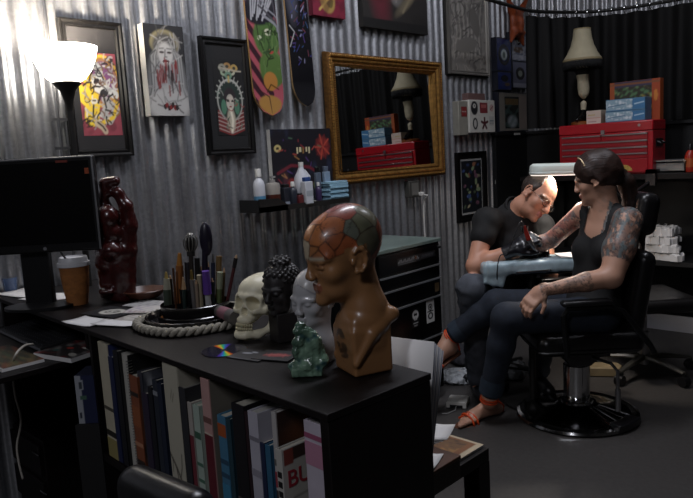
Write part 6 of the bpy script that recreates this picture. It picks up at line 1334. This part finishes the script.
# ================================================================== SKULL
q = pz(262, 338, TZ); sc = .76; th = radians(56); SF = Fr((q[0], q[1], TZ+.108*sc)+f0*.045-r0*.004, LEFT*cos(th)+NEAR*sin(th)+np.array([0, 0, .24]), (0, 0, 1), sc)
t = thing('skull', 'cream human skull model with clenched teeth, left of the dark statue head', 'skull', (q[0], q[1], TZ+.001))
bone = srgb('#d6cfb4'); dk = srgb('#4a4028')
S = [ell((-.03, 0, .03), (.1, .074, .074), fr=SF, k=.03), ell((.04, 0, .025), (.045, .056, .05), fr=SF, k=.03), ell((.045, 0, -.03), (.038, .045, .05), fr=SF, k=.02)]
for s in (-1, 1): S += [cap((.082, s*.012, .01), (.06, s*.05, .008), .012, .011, fr=SF, k=.012)]
for s in (-1, 1): S += [cap((.07, s*.042, -.036), (.045, s*.062, -.034), .014, .01, fr=SF, k=.012), cap((.045, s*.062, -.034), (-.02, s*.07, -.026), .009, .008, fr=SF, k=.012), cap((.06, s*.054, .0), (.06, s*.052, -.03), .008, .009, fr=SF, k=.008)]
for s in (-1, 1): S += [ell((.01, s*.05, -.02), (.04, .02, .028), fr=SF, k=.02), ell((.088, s*.033, -.012), (.056, .0255, .0235), fr=SF, k=.003, op=-1)]
S += [ell((.09, .0065, -.047), (.034, .0095, .021), fr=SF, k=.002, op=-1), ell((.09, -.0065, -.047), (.034, .0095, .021), fr=SF, k=.003, op=-1), ell((.07, 0, -.072), (.026, .031, .02), fr=SF, k=.012)]
for s in (-1, 1): S += [cap((.078, s*.018, -.122), (.04, s*.04, -.117), .015, .014, fr=SF, k=.015), cap((.04, s*.04, -.117), (-.006, s*.056, -.095), .014, .012, fr=SF, k=.015), cap((-.006, s*.056, -.095), (-.012, s*.058, -.035), .014, .009, fr=SF, k=.012)]
S += [ell((.083, 0, -.125), (.016, .024, .0135), fr=SF, k=.012), cap((.07, -.02, -.108), (.07, .02, -.108), .012, fr=SF, k=.012)]
V, F_ = sculpt(S, .0024); dz_ = TZ+.001-V[:, 2].min(); V[:, 2] += dz_; SF.o = SF.o+np.array([0, 0, dz_]); C = np.tile(bone, (len(V), 1)); qq = SF.inv(V); n_ = wob(V, 60, 4)
C = C*(1+.06*n_)[:, None]
mesh_obj('cranium', V, F_, mat('bone', rough=.45, attr=True, bump=.06), t, 180, C)
for up in (0, 1):
    tb = MB()
    for i in range(12):
        a_ = -1.25+2.5*i/11; x, y_ = .058+.037*cos(a_), .034*sin(a_); z = -.0885 if up else -.1015; p_ = SF.p((x, y_, z)); tb.ball(p_, (.0036, .0036, .0052), 8, 6)
    part('teeth', tb, mat('tooth', '#b0a888', .35), t, 180, label='upper row of teeth' if up else 'lower row of teeth')
# ================================================================== DARK STATUE HEAD ON A BLOCK
q = pz(284, 343, TZ)+f0*.03; bz = ph(283, 311.5, float((q-EYE)@f0))[2]
t = thing('statue_head', 'black statue head with curled hair and topknot on a square block', 'statue', (q[0], q[1], TZ+.001))
th = radians(55); bx = LEFT*cos(th)+NEAR*sin(th); DKS = mat('dark_bronze_stone', '#1e1b1b', .5, var=.25, scale=40, bump=.2, bscale=200)
Mq = frame4((q[0], q[1], TZ+.001), LEFT*cos(.5)+NEAR*sin(.5), np.cross((0, 0, 1), LEFT*cos(.5)+NEAR*sin(.5)), (0, 0, 1)); part('block', MB(Mq).b2((-.03, -.03, 0), (.03, .03, bz-TZ)), mat('dark_block', '#191515', .55, var=.2), t, bev=.002)
hd_c = ph(281, 288, float((q-EYE)@f0)); BF = Fr(hd_c, bx-np.array([0, 0, .12]), (0, 0, 1), .47); BF.sc = (hd_c[2]-bz)/.116
S = [p for p in head_prims(BF, None, eye=False)]
S += [ell((-.02, 0, .122), (.05, .05, .03), fr=BF, k=.015)]
for s in (-1, 1): S += [cap((-.006, s*.077, -.02), (.0, s*.076, -.085), .012, .013, fr=BF, k=.008), ell((.08, s*.032, -.004), (.012, .018, .01), fr=BF, k=.006)]
for i in range(130):
    ph_ = i*2.39996; zz_ = 1-(i+.5)/130*.95; rr2 = sqrt(max(0, 1-zz_*zz_)); p_ = np.array([-.014+.1*rr2*cos(ph_), .079*rr2*sin(ph_), .034+.088*zz_])
    if not (p_[0] > .045 and p_[2] < .075): S.append(ell(p_, .0098, fr=BF, k=.004))
for i in range(26):
    ph_ = i*2.39996; zz_ = 1-(i+.5)/26; rr2 = sqrt(max(0, 1-zz_*zz_)); S.append(ell((-.02+.05*rr2*cos(ph_), .05*rr2*sin(ph_), .122+.031*zz_), .0085, fr=BF, k=.004))
carve('head', S, .0022, DKS, t, paint=0)
# ================================================================== SMALL WHITE BUST
q = pz(316, 366, TZ)+f0*.035; dq = float((q-EYE)@f0)
t = thing('bust', 'small white mapped head bust behind the green figurine', 'bust', (q[0], q[1], TZ+.001)); th = radians(54)
wc_ = ph(313, 297, dq); WF = Fr(wc_, LEFT*cos(th)+NEAR*sin(th)-np.array([0, 0, .12]), (0, 0, 1), .56); WB = Fr((q[0], q[1], TZ+.001), LEFT*cos(th)+NEAR*sin(th))
S = head_prims(WF, None, eye=False, nose=(.1, .0098), lipx=-.003)+[cap(WF.p((-.03, 0, -.06)), WB.p((-.005, 0, .06)), .028, .032, k=.02), ell((-.004, 0, .035), (.03, .045, .04), fr=WB, k=.03), blk((-.004, 0, .014), (.03, .034, .0145), .004, fr=WB, k=.012)]
for s in (-1, 1): S += [ell((.076, s*.032, -.005), (.012, .016, .009), fr=WF, k=.006)]
def mapped(fr, cols, line, seed, wm=.012, zmin=.012):
    rs_ = np.random.RandomState(seed); n = len(cols)*3; sd_ = []
    for i in range(n):
        a = rs_.uniform(-pi, pi); e = rs_.uniform(.0, 1.35); sd_.append((-.014+.098*cos(a)*cos(e), .076*sin(a)*cos(e), .034+.088*sin(e)))
    sd_ = np.array(sd_)
    def f(V, C):
        q_ = fr.inv(V); d = np.linalg.norm(q_[:, None, :]-sd_[None], axis=2); o = np.sort(d, 1); i = d.argmin(1)
        ear = (np.abs(q_[:, 1]) > .066) & (q_[:, 2] < .028) & (np.abs(q_[:, 0]+.005) < .03)
        top = (q_[:, 2] > zmin+.03*np.clip((.04-q_[:, 0])/.1, 0, 1)-.06*np.clip((-.03-q_[:, 0])/.05, 0, 1)) & ~ear
        cc_ = np.array([srgb(c) for c in cols]); out = C.copy(); out[top] = cc_[i[top] % len(cols)]
        ed = np.clip(1-(o[:, 1]-o[:, 0])/wm*2, 0, 1)*top; return out*(1-ed[:, None]*.85)+np.array(srgb(line))*(ed*.85)[:, None]
    return f
carve('moulded_head', S, .0024, mat('white_glaze', rough=.35, attr=True, coat=.2), t, mapped(WF, ['#a2a2a4', '#9c9da2', '#a8a7a6'], '#5c5c66', 5, .006), srgb('#a8a8aa'))
# ================================================================== LARGE MAPPED HEAD BUST
th = radians(26); fb = LEFT*cos(th)+NEAR*sin(th); cpt = pz(355.5, 378.5, TZ); 
t_fr = Fr((0, 0, 0), fb); q = cpt-fb*.044-t_fr.y*.047; dq = float((q-EYE)@f0)
t = thing('bust', 'large terracotta head bust with a coloured skull map at the bookcase end', 'bust', (q[0], q[1], TZ+.001))
PB = Fr((q[0], q[1], TZ+.001), fb); PH = Fr(ph(342, 255, dq), fb*cos(.12)-np.array([0, 0, sin(.12)]), (0, 0, 1), 378./(FPX/dq)*1.0)
clay = srgb('#8c6440')
S = head_prims(PH, None, lip=srgb('#86503a'), white='#8f6242', iris='#6a4630', nose=(.101, .0098), lipx=-.004)
S = [p for p in S]+[ell((.03, 0, .045), (.066, .066, .062), fr=PH, k=.03), ell((-.035, 0, .05), (.08, .076, .08), fr=PH, k=.03)]
nk0 = PH.p((-.03, 0, -.055)); sz_ = PH.o[2]-TZ
S += [cap(nk0, PB.p((-.014, 0, .12)), .044, .048, k=.02), cap(PB.p((-.014, 0, .13)), PB.p((-.004, 0, .09)), .047, .054, k=.02)]
S += [blk((-.002, 0, .05), (.047, .05, .0505), .006, fr=PB, k=.012), blk((.006, 0, .09), (.036, .044, .035), .012, fr=PB, k=.02), cap((-.055, .04, .122), (.0, .053, .09), .012, .009, fr=PB, k=.012), cap((.0, .053, .09), (.04, .05, .03), .009, .006, fr=PB, k=.01), cap((-.055, -.04, .122), (.0, -.053, .09), .012, .009, fr=PB, k=.012), cap((.0, -.053, .09), (.04, -.05, .03), .009, .006, fr=PB, k=.01), cap((-.058, -.04, .124), (-.058, .04, .124), .013, fr=PB, k=.014)]
REG = [((.07, .03, .06), '#a9683a'), ((.03, .05, .09), '#9c5a34'), ((.085, .0, .075), '#b0703c'), ((.06, .0, .12), '#a2603a'), ((.0, .045, .115), '#8a4638'), ((-.01, .0, .13), '#84392f'), ((.04, .07, .05), '#8f5030'), ((.065, .055, .03), '#9a5836'), ((.02, .075, .04), '#93502f'), ((-.03, .07, .08), '#62634f'), ((-.04, .076, .045), '#5c5a48'), ((-.07, .04, .1), '#64604a'), ((-.01, .075, .075), '#62665a'), ((-.1, .03, .05), '#8a4830'), ((-.105, .03, .0), '#8c4c30'), ((.085, .03, .035), '#a06a40'), ((.09, .05, .02), '#96603c'), ((.1, .0, .045), '#b3a58c'), ((-.06, .0, .13), '#9a5a34'), ((-.1, .0, .08), '#93502f')]
REG += [((x, -y, z), c) for (x, y, z), c in REG if y > .001]
def paintP(V, C):
    q_ = PH.inv(V); sd_ = np.array([r_[0] for r_ in REG]); d = np.linalg.norm(q_[:, None, :]-sd_[None], axis=2)+.010*wob(V, 34, 3)[:, None]*np.array([1, -1, .3, -.5, .8, -.8, .5]*8)[None, :len(sd_)]; o = np.sort(d, 1); i = d.argmin(1)
    ear = (np.abs(q_[:, 1]) > .064) & (q_[:, 2] < .03) & (np.abs(q_[:, 0]+.005) < .032)
    lim = np.interp(q_[:, 0], [-.1, -.06, -.035, .02, .06, .09], [-.03, -.02, .022, .02, .012, .012]); top = (q_[:, 2] > lim) & ~ear
    cc_ = np.array([srgb(r_[1]) for r_ in REG]); out = C*(1+.10*wob(V, 30, 8))[:, None]
    out[top] = cc_[i[top]]*(1+.18*wob(V, 70, 6)[top])[:, None]
    ed = np.clip(1-(o[:, 1]-o[:, 0]-.0012)/.003, 0, 1)*top; ed = np.maximum(ed, np.clip(1-np.abs(q_[:, 2]-lim)/.0025, 0, 1)*(~ear)*(q_[:, 2] > -.04)*.8)
    out = out*(1-ed[:, None]*.8)+np.array(srgb('#2e1a14'))*(ed*.8)[:, None]
    wr = np.clip((np.abs(wob(V, 420, 11)) < .1).astype(float)*(wob(V, 60, 12) > .15)*top, 0, 1)*.45; out = out*(1-wr[:, None])+np.array(srgb('#241a16'))*wr[:, None]
    brw = np.clip(1-np.abs(np.hypot((q_[:, 2]-.014)/.008, 0)), 0, 1)*(np.abs(np.abs(q_[:, 1])-.034) < .024)*(q_[:, 0] > .04); out = out*(1-brw[:, None]*.95)+np.array(srgb('#b0a590'))*(brw*.95)[:, None]
    b_ = PB.inv(V); se = (b_[:, 0] > .035) & (b_[:, 2] < .1); r_ = np.hypot(b_[:, 1]/.024, (b_[:, 2]-.062)/.04); ink = np.clip((wob(V, 130, 21)+.25)*4, 0, 1)*(r_ < 1)*se*.8
    return out*(1-ink[:, None])+np.array(srgb('#2a1e18'))*ink[:, None]
carve('moulded_head', S, .0024, mat('glazed_terracotta', rough=.36, attr=True, coat=.25, bump=.03), t, paintP, clay)
# ================================================================== GREEN STONE FIGURINE
q = pz(308, 374, TZ); dq = float((q-EYE)@f0); G = lambda x, y, d=0: ph(x, y, dq+d)
t = thing('stone_figurine', 'small green stone figurine crouching on a rough base', 'figurine', (q[0], q[1], TZ+.001))
S = [blk((0, 0, .009), (.034, .026, .0095), .004, fr=Fr((q[0], q[1], TZ+.001), r0), k=.01), ell(G(312, 360), (.026, .024, .02), k=.012), ell(G(302, 353), (.018, .02, .024), k=.01), ell(G(312, 345), (.02, .02, .028), k=.012), ell(G(299, 341, -.01), (.013, .014, .013), k=.006), ell(G(304, 332, 0), (.018, .018, .014), k=.008), ell(G(297, 331, -.01), (.009, .01, .009), k=.005), ell(G(295, 343, -.012), (.008, .009, .008), k=.004), ell(G(300, 325), (.012, .012, .007), k=.006), ell(G(296, 352, -.014), (.01, .01, .012), k=.005), cap(G(312, 336), G(322, 358), .012, .014, k=.01), ell(G(322, 362, -.01), (.014, .014, .012), k=.008), ell(G(294, 366, -.01), (.014, .014, .01), k=.008), ell(G(305, 366, -.018), (.014, .012, .01), k=.008)]
V, F_ = sculpt(S, .0022); V = V+np.stack([wob(V, 260, 3), wob(V, 240, 4), wob(V, 250, 5)], 1)*.0016; V[:, 2] = np.maximum(V[:, 2], TZ+.001)
wv = np.clip(wob(V, 55, 7)*1.5+.3, 0, 1)[:, None]; C = np.array(srgb('#3f5748'))*(1-wv)+np.array(srgb('#74907a'))*wv; bl = np.clip(wob(V, 70, 9)*2-.6, 0, 1)[:, None]; C = C*(1-bl)+np.array(srgb('#2c4a4c'))*bl
mesh_obj('figurine', V, F_, mat('green_stone', rough=.25, attr=True, coat=.3), t, 180, C)
# ================================================================== DISC AND CARDS
q = pz(224, 351, TZ); rd = .056
t = thing('compact_disc', 'shiny compact disc with painted rainbow glints at the front of the bookcase top', 'disc', (q[0], q[1], TZ+.001))
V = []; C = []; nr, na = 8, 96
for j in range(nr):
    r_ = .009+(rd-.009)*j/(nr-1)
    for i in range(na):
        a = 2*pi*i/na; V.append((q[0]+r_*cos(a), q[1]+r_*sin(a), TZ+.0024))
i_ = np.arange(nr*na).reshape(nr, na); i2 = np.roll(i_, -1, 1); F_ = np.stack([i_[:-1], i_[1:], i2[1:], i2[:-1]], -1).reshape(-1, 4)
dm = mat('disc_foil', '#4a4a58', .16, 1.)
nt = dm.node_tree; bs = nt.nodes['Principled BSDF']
# diffraction glints painted into the foil's base colour as rainbow rays round the hub
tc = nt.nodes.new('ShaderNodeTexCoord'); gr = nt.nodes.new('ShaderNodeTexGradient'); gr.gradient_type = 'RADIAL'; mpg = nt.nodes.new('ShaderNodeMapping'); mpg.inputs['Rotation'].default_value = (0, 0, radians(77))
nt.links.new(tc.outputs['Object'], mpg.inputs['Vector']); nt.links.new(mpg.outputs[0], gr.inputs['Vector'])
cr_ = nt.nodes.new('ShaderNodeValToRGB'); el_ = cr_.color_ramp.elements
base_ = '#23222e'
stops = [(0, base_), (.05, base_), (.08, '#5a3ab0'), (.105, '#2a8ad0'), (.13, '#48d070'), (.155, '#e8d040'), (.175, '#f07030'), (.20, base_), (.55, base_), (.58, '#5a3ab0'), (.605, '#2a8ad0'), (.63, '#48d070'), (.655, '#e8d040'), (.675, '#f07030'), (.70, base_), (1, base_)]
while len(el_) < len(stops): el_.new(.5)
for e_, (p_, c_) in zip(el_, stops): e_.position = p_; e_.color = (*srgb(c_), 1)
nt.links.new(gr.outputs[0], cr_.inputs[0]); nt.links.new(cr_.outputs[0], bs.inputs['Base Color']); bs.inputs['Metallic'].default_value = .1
part('disc', MB().lathe([(.008, 0), (rd, 0), (rd, .0012), (.008, .0012)], (q[0], q[1], TZ+.001), 64), mat('clear_plastic_edge', '#3a3a44', .2), t)
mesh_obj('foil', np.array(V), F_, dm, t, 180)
q = pz(252, 356, TZ); a = Art(1.4, 50, '#1f1d20'); a.ell(.3, .6, .2, .08, '#8a8c94', 10, .4); a.ell(.45, .75, .14, .06, '#9a9aa2', -10, .4); a.rect(.0, .0, .5, .1, '#3a3a40'); sheet('dark postcard with pale grey shapes, right of the compact disc', q[0], q[1], .1, .075, 12, TZ+.0015, a, 'card', 'postcard', MATB)
q = pz(277, 357, TZ); a = Art(1.4, 50, '#191718'); a.ell(.5, .5, .4, .16, '#7a2c2c', 10, .5); a.mottle('#a04040', 14, .5, 3, (.15, .3, .85, .7)); a.line([(.2, .5), (.5, .56), (.8, .5)], .03, '#8a4a44'); sheet('dark postcard with a red scrawl in front of the statue block', q[0], q[1], .1, .075, 20, TZ+.003, a, 'card', 'postcard', MATB)
# ================================================================== LOW TABLE BEHIND THE BOOKCASE
LZ = .6; e_ = pz(489, 448, LZ); lx1, ly1 = e_[0], e_[1]; by0 = float((MK @ Vector((0, DPT, 0)))[1])+.035; lx0 = -1.75
t = thing('low_table', 'low black table behind the end of the bookcase', 'table', ((lx0+lx1)/2, (by0+ly1)/2, 0))
part('tabletop', MB().b2((lx0, by0, LZ-.035), (lx1, ly1, LZ)), SATIN, t, bev=.002)
for x in (lx0, lx1-.05):
    for y_ in (by0, ly1-.05): part('leg', MB().b2((x, y_, 0), (x+.05, y_+.05, LZ-.035)), SATIN, t)
part('lower_shelf', MB().b2((lx0, by0+.01, .2), (lx1-.01, ly1-.01, .22)), SATIN, t)
solo('wicker_basket', MB().lathe([(.08, 0), (.11, .14), (.105, .14), (.076, .006), (0, .006)], (lx1-.2, (by0+ly1)/2, .221), 28, 1.2, .9), mat('brown_wicker', '#5c4326', .8, var=.4, scale=90, bump=.5), 'brown wicker basket on the lower shelf of the low black table', 'basket')
# dark box with brown cover, papers, printed card
c_ = pz(460, 455, LZ+.06); 
t = thing('storage_box', 'flat dark brown box on the low table, with papers on its lid', 'box', (c_[0]-.15, by0+.1, LZ+.001))
part('box', MB().b2((c_[0]-.34, by0+.002, LZ+.001), (c_[0], c_[1], LZ+.05)), mat('dark_brown_card', '#2a1a12', .5), t, bev=.002); part('lid', MB().b2((c_[0]-.342, by0+.001, LZ+.05), (c_[0]+.002, c_[1]+.002, LZ+.06)), mat('brown_lid', '#4a2a16', .5, var=.2, scale=12), t, bev=.002)
q = pz(431, 463, LZ+.062); sheet('white card on the brown box lid, at the edge of the bookcase', q[0]-.03, min(q[1], c_[1]-.05), .09, .08, 20, LZ+.0615)
a = Art(1.3, 50, '#7a4a22'); a.rect(.0, .0, .06, 1, '#b8a88c'); a.rect(0, 0, 1, .07, '#b8a88c'); a.rect(.1, .15, .9, .9, '#6a4824'); a.mottle('#a87a3c', 12, .7, 5, (.1, .15, .9, .9)); a.mottle('#3a2414', 15, .7, 2, (.1, .15, .9, .9)); a.rect(.2, .5, .45, .56, '#b85a2a')
ly_ = ly1-.005; q = pz(476, 452, LZ); 
magazine('orange-brown printed booklet lying at the corner of the low black table', (q[0], ly1-.004), (0, -1, 0), (-1, 0, 0), max(.03, ly1-c_[1]-.012), .24, LZ+.001, .006, a, 'booklet', 'booklet')
for i in range(4):
    q = pz(437, 440, LZ+.066)-np.array([.07, 0, 0]); sheet(['lowest white sheet', 'second lowest white sheet', 'second highest white sheet', 'topmost white sheet'][i]+' of the small loose pile on the brown box behind the bookcase', q[0]+.006*i, q[1]+.01, .15, .1, 8+5*i, LZ+.0625+.004*i+(0 if i else 0))
# tall sheets standing behind the bookcase
yk = by0+.03
for i in range(6):
    y_ = by0+.004+.008*i; tl, tr_ = pY(385+i*1.2, 340+1.2*i, y_), pY(429+1.9*i, 344+1.8*i, y_); br_ = pY(425+1.0*i, 436, y_); zb = LZ+.062
    br_[2] = max(br_[2], zb); x_l = tl[0]-.06
    vs = [(x_l, y_, zb), (br_[0], y_, zb), (tr_[0], y_+.02, tr_[2]), (x_l, y_+.02, tr_[2]-.01)]
    mb = MB().quad(*vs); o = solo('paper_sheet', mb, PAPER if i % 2 == 0 else mat('grey_paper', '#a9abb5', .7), 'tall white sheet standing upright behind the end of the bookcase', 'paper', None, 'upright sheets behind the bookcase', 60); md = o.modifiers.new('thickness', 'SOLIDIFY'); md.thickness = .0008
# ================================================================== LEATHER DESK CHAIR IN FRONT OF THE BOOKS
q = ph(163, 482, 1.30); qc = np.array([q[0], q[1], 0]); fd = nz(np.array([-.1, 1, 0])); MD = frame4(qc, fd, np.cross((0, 0, 1), fd), (0, 0, 1)); zt_ = q[2]
t = thing('desk_chair', 'black leather desk chair with its back top showing in front of the books', 'chair', qc-np.array([0, .2, 0]))
FD = Fr(qc, fd)
carve('backrest', [blk((-.0, 0, zt_-.19), (.04, .135, .2), .04, fr=FD)], .007, LEATHER, t, paint=0)
carve('seat', [blk((-.25, 0, .45), (.21, .21, .04), .035, fr=FD)], .009, LEATHER, t, paint=0)
part('back_bar', MB(MD).tube([(-.2, 0, .41), (.03, 0, .42), (.05, 0, zt_-.2)], .018, 8), BLACK, t); part('gas_lift', MB(MD).cyl((-.25, 0, .09), (-.25, 0, .41), .022), STEEL, t)
for i in range(5):
    an = i*2*pi/5+.4; ex, ey = -.25+.26*cos(an), .26*sin(an); l = part('star_leg', MB(MD).tube([(-.25, 0, .1), (ex, ey, .075)], [.024, .015], 8), BLACK, t); part('caster', MB(MD).cyl((ex-.02, ey, .029), (ex+.02, ey, .029), .028), PLASTIC, l)
# ================================================================== UPLIGHTER LAMP
bw = pX(65, 66, -2.70); LXY = np.array([bw[0], bw[1]]); zt0 = pX(65, 47.5, -2.70)[2]; zb0 = pX(65, 83, -2.70)[2]; rB = .128
t = thing('floor_lamp', 'black floor lamp with a glowing white bowl shade', 'lamp', (LXY[0], LXY[1], 0)); LC = (LXY[0], LXY[1], 0)
part('base', MB().lathe([(.14, 0), (.14, .015), (.03, .03)], LC, 36), BLACK, t); part('pole', MB().cyl((LXY[0], LXY[1], .02), (LXY[0], LXY[1], zb0-.04), .0125), BLACK, t)
part('socket_cone', MB().lathe([(.0125, -.11), (.018, -.07), (.03, -.03), (.056, .0), (.05, .004)], (LXY[0], LXY[1], zb0), 28), BLACK, t)
Hb = zt0-zb0; pf = [(.045, .0), (.072, Hb*.12), (.098, Hb*.36), (.117, Hb*.68), (rB, Hb), (rB-.004, Hb), (.112, Hb*.68), (.093, Hb*.38), (.067, Hb*.15), (.03, .008)]
part('lamp_shade', MB().lathe(pf, (LXY[0], LXY[1], zb0), 48), mat('glowing_glass', '#f4f0e8', .5, emit='#fff6e8', estr=12.), t, 180)
LAMP_TOP = (LXY[0], LXY[1], zb0+Hb*.75)
# ================================================================== LIGHT
def lamp(name, kind, loc, power, col, size=None, size_y=None, rot=(0, 0, 0), spot=None):
    l = bpy.data.lights.new(name, kind); l.energy = power; l.color = srgb(col)
    if kind == 'AREA':
        l.shape = 'RECTANGLE' if size_y else 'SQUARE'; l.size = size
        if size_y: l.size_y = size_y
    elif size: l.shadow_soft_size = size
    if spot: l.spot_size, l.spot_blend = radians(spot), .6
    o = bpy.data.objects.new(name, l); COL.objects.link(o); o.location = loc; o.rotation_euler = rot; return o
lamp('lamp_bulb', 'POINT', LAMP_TOP, 42, '#fff0dc', .06)
# fluorescent ceiling fittings of the shop, except the one added behind the camera
lamp('unseen_ceiling_light', 'AREA', (-1.75, 2.1, 3.36), 38, '#f2f4ff', 1.2, .3, (0, 0, radians(90)))
lamp('unseen_ceiling_light', 'AREA', (-.1, -1.7, 3.36), 44, '#f2f4ff', 1.2, .3, (0, 0, radians(90)))  # unseen light added to brighten the book spines and covers
lamp('unseen_ceiling_light', 'AREA', (-1.0, 3.6, 3.36), 14, '#f2f4ff', 1.2, .3, (0, 0, radians(90)))
tl = c0+(c1-c0)*.55
lamp('task_light', 'AREA', (tl[0], tl[1], tl[2]-.036), 7.5, '#fff4e8', .16, .1, (0, 0, 0))
w_ = bpy.data.worlds.new('world'); scene.world = w_; w_.use_nodes = True
w_.node_tree.nodes['Background'].inputs[0].default_value = (.02, .02, .022, 1)
vs_ = scene.view_settings; vs_.view_transform = 'Standard'; vs_.look = 'None'; vs_.exposure = 0.; vs_.gamma = 1.; vs_.use_curve_mapping = False
